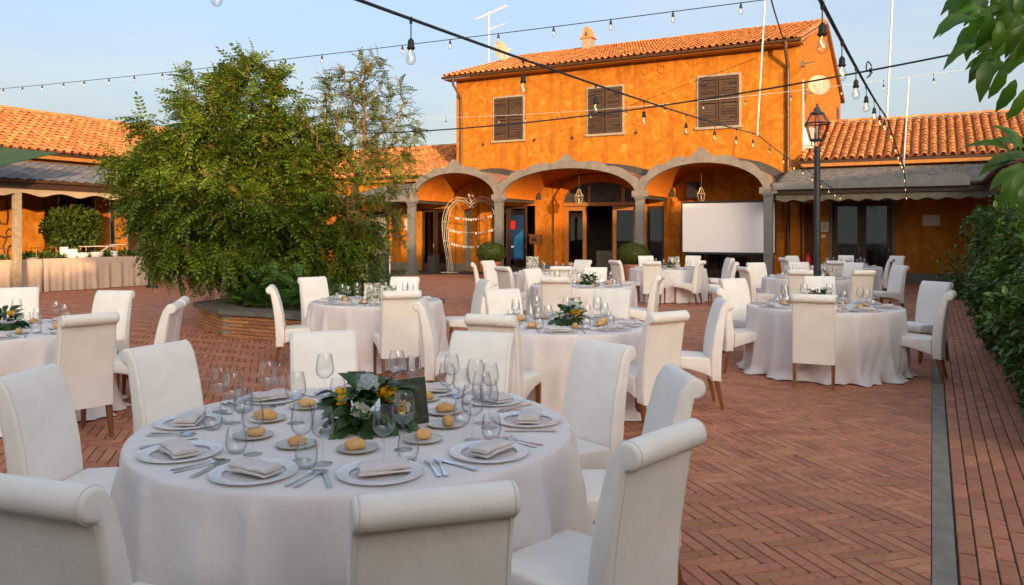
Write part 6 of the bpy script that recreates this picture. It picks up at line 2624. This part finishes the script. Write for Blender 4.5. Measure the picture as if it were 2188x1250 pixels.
A0, A1 = at(690, -28, 4.35), at(1618, 287, 16.0)
dirA = (A1 - A0)
def frac_px(P0, P1, px):
    k = (px - CX) / F
    return (k * P0.y - P0.x) / ((P1.x - P0.x) - k * (P1.y - P0.y))
bl = [frac_px(A0, A1, q) for q in (878, 1118, 1273, 1376, 1466, 1527, 1573, 1609)]
light_string('thick black light string with clear bulbs crossing the house front', [A0, A1], bl, 0.012, 0.12, 1.0, 0.06)
A2, A3 = at(1722, 360, 20.2), at(1800, 415, 23.3)
light_string('short string of small bulbs sloping down to the far canopy', [A1, A2, A3], [0.12, 0.27, 0.40, 0.52, 0.63, 0.73, 0.82, 0.90, 0.97], 0.010, 0.06, 0.85, 0.05)
B0, B1, B2, B3 = at(1745, -15, 4.1), at(1895, 251, 14.0), at(1931, 354, 20.0), at(1938, 425, 22.4)
bl = [frac_px(B0, B1, q) for q in (1757, 1799, 1829, 1851, 1868, 1880, 1890)]
light_string('light string with large bulbs descending beside the gable', [B0, B1], bl, 0.012, 0.10, 1.0, 0.05)
light_string('light string of small bulbs dropping steeply below the white cords', [B1, B2, B3], [0.12, 0.3, 0.42, 0.52, 0.6, 0.7, 0.78, 0.86, 0.94], 0.010, 0.05, 0.85, 0.03)
mb = MB()
C0, C1 = at(-60, 195, 26.8), at(1660, -4, 12.9)
bl = []
for q in (7, 48, 90, 136, 180, 233, 287, 347, 408, 470, 538, 610, 688, 772, 860, 962, 1065, 1183, 1305, 1438, 1583):
    bl.append(frac_px(C0, C1, q))
light_string('long thin light string high across the sky above the tree', [C0, C1], bl, 0.008, 0.012, 1.05, 0.10)
D0, D1 = at(880, 253, 30.0), at(2075, 147, 19.2)
bl = [frac_px(D0, D1, q) for q in (953, 1018, 1066, 1123, 1190, 1262, 1338, 1420, 1503, 1593, 1690, 1798, 1888, 1995)]
light_string('pale thin string of tiny bulbs along the upper windows', [D0, D1], bl, 0.006, 0.10, 1.0, 0.25, mat='rope')
K0, K1 = at(780, 285, 13.0), at(2140, 95, 7.6)
t = thing('black_cable', 'plain black cable with a knot running above the roofs', 'cable', tuple(K0))
mb = MB()
mb.tube([K0.lerp(K1, i / 40) - Vector((0, 0, 0.35 * 4 * (i / 40) * (1 - i / 40) * 0.5)) for i in range(41)], 0.010, 6)
mb.build('cable', M['black_rubber'], t, smooth=True)
q = frac_px(K0, K1, 1860)
kp = K0.lerp(K1, q) - Vector((0, 0, 0.70 * q * (1 - q)))
mb = MB()
mb.tube([kp + Vector((0.03 * math.cos(i * 0.6) - 0.02, 0.02 * math.sin(i), 0.045 + 0.05 * math.sin(i * 0.6))) for i in range(11)], 0.007, 5)
mb.tube([kp, kp + Vector((0.0, 0, -0.05)), kp + Vector((-0.04, 0, -0.08)), kp + Vector((0.02, 0, -0.02))], 0.007, 5)
mb.ball(kp, 0.022, 8, 6)
mb.build('knot', M['black_rubber'], t, smooth=True)
for (lab, p0, p1) in (('white cord holding the bend of the thick light string', at(1618, 287, 16.0), at(1640, -90, 16.0)), ('long white cord holding the light string beside the gable', at(1895, 252, 14.0), at(1911, -90, 14.0)), ('short white cord hung from the pale bulb string', at(1931, 354, 20.0), at(1942, 166, 20.3))):
    t = thing('white_cord', lab, 'cord', tuple(p0))
    mb = MB()
    mb.tube([p0, p1], 0.016 if p0.y < 18 else 0.018, 6)
    mb.build('cord', M['rope'], t, smooth=True)
    mb = MB()
    mb.ball(p0, 0.03, 8, 6)
    mb.build('knot', M['rope'], t, smooth=True)
t = thing('house_cable', 'black cable dropping from above to the house gutter', 'cable', tuple(at(1676, 92, 26.0)))
mb = MB()
mb.tube([at(1640, -30, 17.0), at(1655, 25, 20.0), at(1676, 92, 26.0)], 0.02, 5)
mb.build('cable', M['black_rubber'], t)
t = thing('hanging_bulb', 'single large bulb cut by the top of the picture', 'light bulb', tuple(at(463, -25, 4.6)))
bulb_at(t, at(463, -62, 4.6), 0.03, 1.0)

# ================================================================== portico furnishings
def hanging_lantern(u, v, ztop, zlow, label, s=1.0):
    c = site(u, v)
    t = thing('hanging_lantern', label, 'lantern', (c.x, c.y, zlow), 0.2, 'lanterns under the portico arches')
    k = Matrix.Translation((c.x, c.y, 0)) @ Matrix.Rotation(0.2, 4, 'Z')
    mb = MB(k)
    mb.tube([(0, 0, ztop), (0, 0, zlow + 0.62 * s)], 0.008, 6)
    mb.lathe([(0.05, 0), (0.05, 0.02), (0.012, 0.05)], 8, (0, 0, ztop - 0.05))
    mb.build('rod', M['post'], t)
    hx = lambda r, z: [(r * math.cos(i * math.pi / 3), r * math.sin(i * math.pi / 3), z) for i in range(6)]
    mb = MB(k)
    a, b_, c_ = hx(0.11 * s, zlow), hx(0.19 * s, zlow + 0.34 * s), hx(0.04 * s, zlow + 0.62 * s)
    for q in (a, b_):
        mb.tube(q, 0.013, 5, closed=True)
    for i in range(6):
        mb.tube([a[i], b_[i]], 0.010, 5)
        mb.tube([b_[i], Vector(b_[i]).lerp(Vector(c_[i]), 0.5) - Vector((0, 0, 0.05)), c_[i]], 0.012, 5)
    mb.build('frame', M['brass'], t, smooth=True)
    for i in range(6):
        j = (i + 1) % 6
        mb = MB(k)
        mb.add([a[i], a[j], b_[j], b_[i]], [(0, 1, 2, 3)])
        mb.build('lantern_pane', M['lantern_glass'], t)
    mb = MB(k)
    mb.lathe([(0.02, 0), (0.022, 0.10), (0.012, 0.16), (0.001, 0.17)], 8, (0, 0, zlow + 0.03))
    mb.build('candle_bulb', M['white'], t)


hanging_lantern(-11.25, 26.3, 3.86, 2.68, 'pale brass lantern hanging under the middle arch', 0.85)
hanging_lantern(-6.9, 26.6, 3.84, 2.70, 'pale brass lantern hanging above the projection screen', 0.75)

# projection screen on black frame
su0, su1, sv = -7.52, -4.42, 26.35
t = s_thing('projection_screen', 'large blank white projection screen under the third arch', 'screen', -6.0, sv)
mb = MB(SITE)
mb.box(su0 + 0.05, su1 - 0.05, sv, sv + 0.02, 0.99, 2.62)
mb.build('screen_fabric', M['screen'], t)
mb = MB(SITE)
for (a, b_, z0, z1) in ((su0, su1, 2.62, 2.69), (su0, su1, 0.92, 0.99)):
    mb.box(a, b_, sv - 0.01, sv + 0.05, z0, z1)
for a in (su0, su1 - 0.05):
    mb.box(a, a + 0.05, sv - 0.008, sv + 0.048, 0.992, 2.618)
mb.build('screen_frame', M['black'], t)
for a in (su0 + 0.3, su1 - 0.35):
    mb = MB(SITE)
    mb.box(a, a + 0.05, sv + 0.055, sv + 0.10, 0, 2.6)
    mb.box(a - 0.02, a + 0.07, sv - 0.35, sv + 0.45, 0.0, 0.05)
    mb.build('leg', M['black'], t)
t = s_thing('wall_loudspeaker', 'black loudspeaker mounted under the third vault', 'loudspeaker', -7.55, 27.9, 2.85)
mb = MB(SITE)
mb.cbox(-7.75, -7.35, 27.75, 28.05, 2.85, 3.45, 0.03)
mb.build('cabinet', M['black'], t)
mb = MB(SITE)
mb.box(-7.6, -7.5, 28.05, 28.3, 3.1, 3.2)
mb.build('bracket', M['black'], t)

# heart shaped arch
hc = at(1016, 583, 32.0)
hu, hv = to_uv(hc.x, hc.y)
t = s_thing('heart_arch', 'white metal heart shaped arch with strings of ornaments in the portico', 'arch', hu, 27.1)
def heart(s_):
    pts = []
    w_ = 1.30 * s_
    ztop, znotch, zmax = 0, 2.78, 3.08
    half = [(0.0, znotch - (1 - s_) * 0.5), (0.18, znotch + 0.16), (0.48, zmax - 0.02), (0.80, zmax - 0.10), (1.10, 2.72), (1.27, 2.30), (1.30, 1.85), (1.24, 1.30), (1.12, 0.70), (1.04, 0.04)]
    k = s_
    h2 = [(x * k, (z - 0.04) * (1 - (1 - k) * 0.6) + 0.04) for x, z in half]
    # smooth
    out = []
    for i in range(len(h2) - 1):
        p0 = h2[max(i - 1, 0)] if i else h2[0]
        p1, p2 = h2[i], h2[i + 1]
        p3 = h2[min(i + 2, len(h2) - 1)]
        for q in range(5):
            f_ = q / 5
            out.append(tuple(0.5 * ((2 * p1[c]) + (-p0[c] + p2[c]) * f_ + (2 * p0[c] - 5 * p1[c] + 4 * p2[c] - p3[c]) * f_ ** 2 + (-p0[c] + 3 * p1[c] - 3 * p2[c] + p3[c]) * f_ ** 3) for c in (0, 1)))
    out.append(h2[-1])
    return out
for (s_, dv) in ((1.0, 0.0), (0.93, 0.0), (1.0, 0.28), (0.93, 0.28)):
    hp = heart(s_)
    line = [(hu - x, 27.1 + dv, z) for x, z in reversed(hp)] + [(hu + x, 27.1 + dv, z) for x, z in hp[1:]]
    mb = MB(SITE)
    mb.tube(line, 0.011, 6)
    mb.build('hoop', M['cream_wire'], t, smooth=True)
mb = MB(SITE)
for sx in (-1, 1):
    mb.box(hu + sx * 1.02 - 0.3, hu + sx * 1.02 + 0.3, 27.02, 27.46, 0.0, 0.03)
    for (z, x) in ((0.6, 1.10), (1.3, 1.24), (2.1, 1.29), (2.7, 1.1)):
        mb.tube([(hu + sx * x * 0.99, 27.1, z), (hu + sx * x * 0.99, 27.38, z)], 0.014, 5)
tag(mb.build('feet', M['cream_wire'], t), kind='stuff')
for zz, hw in ((2.40, 1.15), (1.85, 1.22), (1.30, 1.12)):
    line = [(hu + hw * (i / 10 - 1), 27.2, zz - 0.20 * (1 - (i / 10 - 1) ** 2)) for i in range(21)]
    mb = MB(SITE)
    mb.tube(line, 0.007, 5)
    mb.build('garland', M['cream_wire'], t)
    mb = MB(SITE)
    for i in range(2, 19):
        if random.random() < 0.85:
            q = line[i]
            s2 = random.uniform(0.02, 0.038)
            mb.cbox(q[0] - s2, q[0] + s2, q[1] - 0.012, q[1] + 0.012, q[2] - 0.02 - 2 * s2, q[2] - 0.015, 0.006)
    tag(mb.build('ornaments', M['white'], t), kind='stuff')
mb = MB(SITE)
mb.tube([(hu, 27.2, 2.80), (hu, 27.2, 2.95), (hu - 0.1, 27.2, 3.08), (hu + 0.08, 27.2, 3.16), (hu, 27.2, 3.28)], 0.018, 5)
mb.ball((hu - 0.1, 27.2, 3.15), 0.05, 8, 6)
mb.ball((hu + 0.1, 27.2, 3.1), 0.05, 8, 6)
mb.build('top_ornament', M['cream_wire'], t, smooth=True)

# potted box balls
leafB = (np.array([[0, 0, 0], [0.5, 0.28, 0.06], [1, 0, 0], [0.5, -0.28, 0.06]]) * 0.055, np.array([[0, 1, 2, 3]]))


def topiary(px, dist, label, rx=0.52, rz=0.36, zc=0.93):
    p = at(px, HY, dist)
    t = thing('potted_topiary', label, 'topiary', (p.x, p.y, 0), 0, 'clipped box balls in pots')
    k = PMAT[t]
    mb = MB(k)
    mb.lathe([(0.001, 0), (0.22, 0), (0.24, 0.03), (0.33, 0.52), (0.36, 0.54), (0.36, 0.62), (0.32, 0.62), (0.30, 0.56), (0.001, 0.55)], 24)
    mb.build('pot', M['terracotta'], t, smooth=True)
    n_ = 2600
    d = rng.normal(size=(n_, 3))
    d /= np.linalg.norm(d, axis=1)[:, None]
    rr = 1 - 0.10 * rng.random(n_) ** 2 + 0.05 * np.sin(d[:, 0] * 7 + 2) * np.cos(d[:, 2] * 6)
    P = d * rr[:, None] * np.array([rx, rx, rz]) + np.array([p.x, p.y, zc])
    leaf_object('foliage', scatter(leafB, P, d + rng.normal(scale=0.6, size=(n_, 3)), rng.uniform(0.7, 1.3, n_)), M['box_leaf'], t)
    mb = MB(k)
    mb.lathe([(0.001, zc - rz * 0.88)] + [(rx * 0.88 * math.sin(math.pi * i / 8), zc - rz * 0.88 * math.cos(math.pi * i / 8)) for i in range(1, 8)] + [(0.001, zc + rz * 0.88)], 16)
    mb.build('inner_growth', M['box_leaf'], t, smooth=True)
    mb = MB(k)
    mb.tube([(0, 0, 0.5), (0, 0, 0.8)], 0.03, 6)
    mb.build('stem', M['bark'], t)


topiary(1050, 28.0, 'round clipped box in a pot beside the heart arch')
topiary(1353, 25.6, 'round clipped box in a terracotta pot before the doorway')

# wooden menu box on a post
t = s_thing('menu_box', 'small brown menu box on a post beside the archway', 'menu box', -13.62, 27.6)
mb = MB(SITE)
mb.cbox(-13.85, -13.40, 27.5, 27.72, 1.20, 1.52, 0.01)
mb.prism([(-13.9, 1.52), (-13.35, 1.52), (-13.37, 1.57), (-13.88, 1.57)], 27.46, 27.76)
mb.build('box', M['leg'], t)
mb = MB(SITE)
mb.box(-13.68, -13.56, 27.56, 27.66, 0.0, 1.20)
mb.build('post', M['stucco_deep'], t)
mb = MB(SITE)
mb.box(-13.74, -13.55, 27.49, 27.499, 1.30, 1.42)
mb.build('slot', M['black'], t)

# litter bin, framed board, loudspeaker corner
bp = at(926, 560, 31.3)
t = thing('litter_bin', 'dark square bin standing inside the first arch', 'bin', (bp.x, bp.y, 0), -TH)
mb = MB(PMAT[t])
mb.cbox(-0.17, 0.17, -0.17, 0.17, 0, 0.72, 0.01)
mb.build('body', M['grey_box'], t)
mb = MB(PMAT[t])
mb.cbox(-0.185, 0.185, -0.185, 0.185, 0.722, 0.77, 0.015)
mb.build('lid', M['black'], t)
bp = at(808, 580, 29.0)
t = thing('framed_board', 'black board with thin white frame standing beside the tree', 'board', (bp.x, bp.y, 0), -0.15)
mb = MB(PMAT[t])
mb.box(-0.42, 0.42, 0.0, 0.03, 0.12, 0.88)
mb.build('panel', M['black'], t)
mb = MB(PMAT[t])
for (a, b_, z0, z1) in ((-0.46, 0.46, 0.88, 0.92), (-0.46, 0.46, 0.08, 0.12), (-0.46, -0.42, 0.12, 0.88), (0.42, 0.46, 0.12, 0.88)):
    mb.box(a, b_, -0.012, 0.03, z0, z1)
for a in (-0.4, 0.36):
    mb.box(a, a + 0.04, -0.12, 0.16, 0.0, 0.078)
mb.build('frame', M['white_metal'], t)

# fire extinguisher
p = site(-3.66, 27.75)
t = thing('fire_extinguisher', 'red fire extinguisher against the wall right of the screen', 'extinguisher', (p.x, p.y, 0))
k = PMAT[t]
mb = MB(k)
mb.lathe([(0.001, 0.30), (0.10, 0.30), (0.115, 0.34), (0.115, 0.78), (0.09, 0.86), (0.035, 0.90), (0.03, 0.95), (0.001, 0.95)], 18)
mb.build('cylinder', M['red'], t, smooth=True)
mb = MB(k)
mb.tube([(0, 0, 0.94), (0.0, -0.03, 1.02), (0.10, -0.03, 1.06)], 0.018, 6)
mb.tube([(0, 0, 0.97), (-0.08, -0.05, 0.95), (-0.13, -0.06, 0.75), (-0.13, -0.07, 0.50)], 0.014, 6)
mb.build('hose', M['black'], t, smooth=True)
mb = MB(k)
mb.lathe([(0.10, 0.0), (0.10, 0.02), (0.02, 0.03), (0.02, 0.30)], 10)
mb.build('stand', M['black'], t)

# ================================================================== on the house
def sat_dish(name, label, pos, r, facing, arm):
    t = thing(name, label, 'satellite dish', tuple(pos))
    f_ = Vector(facing).normalized()
    q = f_.to_track_quat('Z', 'Y').to_matrix().to_4x4()
    m_ = Matrix.Translation(Vector(pos)) @ q
    mb = MB(m_)
    prof = [(0.001, -0.16 * r), (r * 0.35, -0.14 * r), (r * 0.7, -0.07 * r), (r, 0.04 * r), (r * 1.02, 0.03 * r), (r * 0.7, -0.10 * r), (r * 0.35, -0.17 * r), (0.001, -0.19 * r)]
    mb.lathe(prof, 28)
    mb.build('reflector', M['dish'], t, smooth=True)
    mb = MB(m_)
    mb.tube([(0, -r * 0.95, 0.02), (0, -r * 0.5, r * 0.5), (0, -r * 0.1, r * 0.85)], 0.018, 6)
    mb.cbox(-0.05, 0.05, -r * 0.16, -r * 0.02, r * 0.80, r * 0.98, 0.01)
    mb.build('feed_arm', M['white_metal'], t, smooth=True)
    mb = MB()
    for a, b_ in arm:
        mb.tube([a, b_], 0.03, 6)
    mb.build('mount', M['white_metal'], t)


p = site(-3.42, 28.75, 6.68)
sat_dish('satellite_dish', 'cream satellite dish on the sunlit gable wall', p, 0.35, SITE @ Vector((0.35, -1, 0.25)), [(p - (SITE @ Vector((0.05, -0.12, 0.1))), site(-3.6, 28.9, 6.45)), (site(-3.6, 28.9, 6.45), site(-3.96, 28.9, 6.45))])
p = at(1072, 110, 37.2)
sat_dish('satellite_dish', 'cream satellite dish on the roof beside the antenna', p, 0.50, Vector((0.75, -0.6, 0.2)), [(p, p + Vector((0.05, 0.1, -0.5))), (p + Vector((0.05, 0.1, -0.5)), p + Vector((0.3, 0.1, -0.72)))])
pb = at(1044, 138, 36.5)
t = thing('tv_antenna', 'tall television antenna mast standing on the roof', 'antenna', tuple(pb))
mb = MB()
mb.tube([pb - Vector((0, 0, 0.4)), at(1045, 26, 36.5)], 0.032, 6)
mb.build('mast', M['white_metal'], t)
for (a, b_, n_, l) in ((at(1018, 41, 36.5), at(1083, 12, 36.3), 6, 0.55), (at(1046, 63, 36.5), at(1079, 51, 36.3), 9, 0.18)):
    mb = MB()
    mb.tube([a, b_], 0.022, 5)
    for i in range(n_):
        c = a.lerp(b_, (i + 0.5) / n_)
        mb.tube([c + Vector((-l * 0.5, 0.3, 0.05)), c + Vector((l * 0.5, -0.3, -0.06))], 0.012, 4)
    mb.build('element_boom', M['white_metal'], t)
t = s_thing('air_conditioner', 'white air conditioning unit low on the gable wall', 'air conditioner', -3.7, 29.2, 4.55)
mb = MB(SITE)
mb.cbox(-3.93, -3.60, 28.75, 29.65, 4.62, 5.25, 0.02)
mb.build('casing', M['white'], t)
mb = MB(SITE)
for k in range(7):
    rr = 0.05 + k * 0.03
    mb.tube([(-3.592, 29.15 + rr * math.cos(a_ * 0.3927), 4.93 + rr * math.sin(a_ * 0.3927)) for a_ in range(16)], 0.006, 4, closed=True)
tag(mb.build('fan_grille', M['black'], t), kind='stuff')
mb = MB(SITE)
mb.box(-3.955, -3.55, 28.85, 28.90, 4.55, 4.61)
mb.box(-3.955, -3.55, 29.50, 29.55, 4.55, 4.61)
mb.build('bracket', M['white'], t)
t = s_thing('wall_light', 'small floodlight on an arm at the house corner', 'floodlight', -3.9, 28.4, 7.35)
mb = MB(SITE)
mb.tube([(-3.95, 28.5, 7.4), (-3.5, 28.4, 7.42)], 0.02, 5)
mb.cbox(-4.0, -3.85, 28.38, 28.6, 7.3, 7.5, 0.01)
mb.build('arm', M['awning_dark'], t)
t = s_thing('conduit', 'thin pale vertical pipe on the gable wall', 'pipe', -3.93, 28.9, 4.4)
mb = MB(SITE)
mb.tube([(-3.93, 28.75, 4.4), (-3.93, 28.75, 6.9)], 0.03, 6)
mb.build('pipe', M['white_metal'], t, smooth=True)

# ================================================================== buffet
BU0 = -21.55
t_b = s_thing('buffet_table', 'long buffet table under a sun-tinted cloth beside the planter tree', 'table', BU0 - 0.45, 13.0)
mb = MB(SITE)
v0, v1 = 9.0, 16.35
mb.box(BU0 - 0.85, BU0 - 0.03, v0, v1 - 0.03, 0.80, 0.90)
mb.build('tabletop', M['dark_wood'], t_b)
mb = MB(SITE)
segs = [(9.0, 10.9), (10.95, 13.1), (13.12, 16.38)]
for si, (a, b_) in enumerate(segs):
    vs, fs = [], []
    n1, n2 = 90, 12
    def off(v_, s_):
        return 0.015 + s_ * (0.035 * math.sin(v_ * 7.3 + si) ** 2 + 0.03 * math.sin(v_ * 17 + 2 * si) + 0.02 * math.sin(v_ * 31)) * 0.9 + s_ * 0.02
    for i in range(n1 + 1):
        v_ = a + (b_ - a) * i / n1
        vs.append((BU0 - 0.86, v_, 0.912 + 0.004 * si))
        vs.append((BU0 - 0.02, v_, 0.912 + 0.004 * si))
        for j in range(1, n2 + 1):
            s_ = j / n2
            vs.append((BU0 + off(v_, s_), v_, 0.908 - 0.893 * s_))
    m_ = n2 + 2
    for i in range(n1):
        for j in range(m_ - 1):
            fs.append((i * m_ + j, i * m_ + j + 1, (i + 1) * m_ + j + 1, (i + 1) * m_ + j))
    mb = MB(SITE)
    mb.add(vs, fs)
    mb.build('cloth', M['cloth_sun_tint'], t_b, smooth=True, angle=60)
mb = MB(SITE)
vs, fs = [], []
for i in range(25):
    u_ = BU0 - 0.86 + 0.88 * i / 24
    o_ = 0.03 * math.sin(u_ * 15)
    vs += [(u_, v1 + 0.035, 0.914), (u_, v1 + 0.05 + o_, 0.5), (u_, v1 + 0.07 + 1.6 * o_, 0.015)]
for i in range(24):
    for j in range(2):
        fs.append((i * 3 + j, i * 3 + j + 1, i * 3 + j + 4, i * 3 + j + 3))
mb.add(vs, fs)
mb.build('cloth_end', M['cloth_sun_tint'], t_b, smooth=True)
# dishes on the buffet
def on_buffet(v_, du=0.35):
    return site(BU0 - du, v_, 0.925)
for i, (v_, w_, h_, lab) in enumerate(((12.35, 0.50, 0.30, 'copper serving stand at the left end of the buffet'), (13.35, 0.60, 0.30, 'copper serving stand before the round shrub'), (14.95, 0.95, 0.32, 'long pale serving stand right of the bowls'), (15.65, 0.35, 0.36, 'small gold serving stand by the lamp on the buffet'))):
    p = on_buffet(v_)
    t = thing('serving_stand', lab, 'serving stand', tuple(p), -TH + math.pi / 2, 'serving stands on the buffet')
    mb = MB(PMAT[t])
    mb.box(-w_ / 2, w_ / 2, -0.15, 0.15, h_ - 0.02, h_)
    mb.build('tray', M['leg'] if i < 2 else M['paper'], t)
    for sx in (-1, 1):
        mb = MB(PMAT[t])
        for sy in (-0.13, 0.13):
            mb.tube([(sx * w_ * 0.46, sy, 0), (sx * w_ * 0.46, sy, h_ - 0.02)], 0.012, 5)
        mb.tube([(sx * w_ * 0.46, -0.13, 0.006), (sx * w_ * 0.46, 0.13, 0.006)], 0.012, 5)
        mb.build('leg', M['terracotta'], t)
for (v_, du, r_, h_, lab) in ((13.98, 0.42, 0.12, 0.30, 'tall white pot behind the buffet bowls'), (14.15, 0.30, 0.15, 0.24, 'white tapered pot in front on the buffet'), (14.42, 0.22, 0.18, 0.13, 'low grey bowl on the buffet'), (14.85, 0.22, 0.20, 0.14, 'wide white bowl on the buffet'), (15.45, 0.25, 0.12, 0.16, 'small white jug at the far end of the buffet')):
    p = on_buffet(v_, du)
    t = thing('serving_bowl', lab, 'bowl', tuple(p), 0, 'crockery on the buffet')
    mb = MB(PMAT[t])
    mb.lathe([(0.001, 0), (r_ * 0.7, 0), (r_ * 0.9, h_ * 0.4), (r_, h_), (r_ * 0.94, h_), (r_ * 0.82, h_ * 0.4), (r_ * 0.6, 0.02), (0.001, 0.02)], 22)
    mb.build('bowl', M['white_china'], t, smooth=True)
p0 = on_buffet(14.85, 0.22)
t = thing('serving_spoon', 'pale wooden spoon leaning in the wide white bowl', 'spoon', tuple(p0))
mb = MB()
mb.tube([p0 + Vector((0, 0, 0.06)), p0 + Vector((0.26, 0.16, 0.30))], [0.02, 0.010], 6)
mb.build('spoon', M['paper'], t)
for i, (v_, lab, n_) in enumerate(((12.1, 'little green garnish plant at the buffet corner', 60), (13.1, 'green leaf garnish under the copper stand', 160), (13.6, 'bright lettuce garnish before the round shrub', 200), (15.2, 'dark leaf garnish behind the white bowl', 160), (15.95, 'green garnish at the far end of the buffet', 140))):
    p = on_buffet(v_, 0.5 if i else 0.2)
    t = thing('leaf_garnish', lab, 'garnish', tuple(p), 0, 'green garnish on the buffet')
    P = np.array(p)[None] + rng.normal(size=(n_, 3)) * np.array([0.16, 0.16, 0.05]) * (1 if i else 0.5)
    P[:, 2] = p.z + np.abs(P[:, 2] - p.z) + 0.02
    leaf_object('leaves', scatter(leafH, P, rng.normal(size=(n_, 3)) + [0, 0, 0.5], rng.uniform(1.0, 1.8, n_)), M['cover_leaf'], t)
for i, v_ in enumerate((10.6, 11.3, 12.55, 12.95, 13.75)):
    p = on_buffet(v_, 0.2)
    t = thing('serving_platter', ['dark platter at the cut left end of the buffet', 'pale platter with fruit on the buffet', 'dark serving tray below the first stand', 'grey platter between the two stands', 'dark oval tray before the white pots'][i], 'platter', tuple(p), -TH, 'platters on the buffet')
    mb = MB(PMAT[t])
    mb.lathe([(0.001, 0), (0.13, 0), (0.17, 0.02), (0.165, 0.025), (0.12, 0.01), (0.001, 0.01)], 20)
    mb.build('dish', M['grey_box'] if i % 2 == 0 else M['white_china'], t, smooth=True)
# round shrub behind the buffet
p = site(-22.75, 14.75)
sh = Vector((p.x, p.y, 1.75))
t = thing('round_shrub', 'round light green shrub in a pot behind the buffet', 'shrub', (p.x, p.y, 0))
n_ = 3000
d = rng.normal(size=(n_, 3))
d /= np.linalg.norm(d, axis=1)[:, None]
rr = rng.random(n_) ** 0.28 * (1 + 0.10 * np.sin(d[:, 0] * 6) * np.cos(d[:, 2] * 5))
P = d * rr[:, None] * np.array([0.80, 0.80, 0.70]) + np.array(sh)
leaf_object('foliage', scatter(leafH, P, d + rng.normal(scale=0.5, size=(n_, 3)) + [0, 0, 0.35], rng.uniform(1.0, 1.9, n_)), M['shrub_leaf'], t)
mb = MB()
mb.tube([(p.x, p.y, 0.5), (p.x, p.y, 1.7)], 0.05, 6)
mb.build('stem', M['bark'], t)
mb = MB()
mb.lathe([(0.001, 0), (0.25, 0), (0.34, 0.6), (0.37, 0.62), (0.37, 0.70), (0.001, 0.66)], 20, (p.x, p.y, 0))
mb.build('pot', M['white_china'], t, smooth=True)
# green parasol edge above the slate canopy
gp = [at(-260, 330, 19.0), at(125, 326, 20.5), at(-20, 357, 18.2), at(-330, 362, 17.0)]
t = thing('green_parasol', 'edge of a dark green parasol above the slate canopy', 'parasol', tuple(gp[0]))
c_ = at(-260, 290, 18.6)
mb = MB()
top = [c_, gp[1], gp[2], gp[3]]
mb.add([c_, gp[1], gp[2], gp[3], c_ - Vector((0, 0, 0.02)), gp[1] - Vector((0, 0, 0.02)), gp[2] - Vector((0, 0, 0.02)), gp[3] - Vector((0, 0, 0.02))],
       [(0, 1, 2), (0, 2, 3), (6, 5, 4), (7, 6, 4), (1, 5, 6, 2), (2, 6, 7, 3)])
mb.build('canopy_cloth', M['green_cloth'], t)
mb = MB()
mb.tube([c_, (c_.x, c_.y, 0)], 0.03, 6)
mb.build('pole', M['white_metal'], t)

print('objects', len(bpy.data.objects))
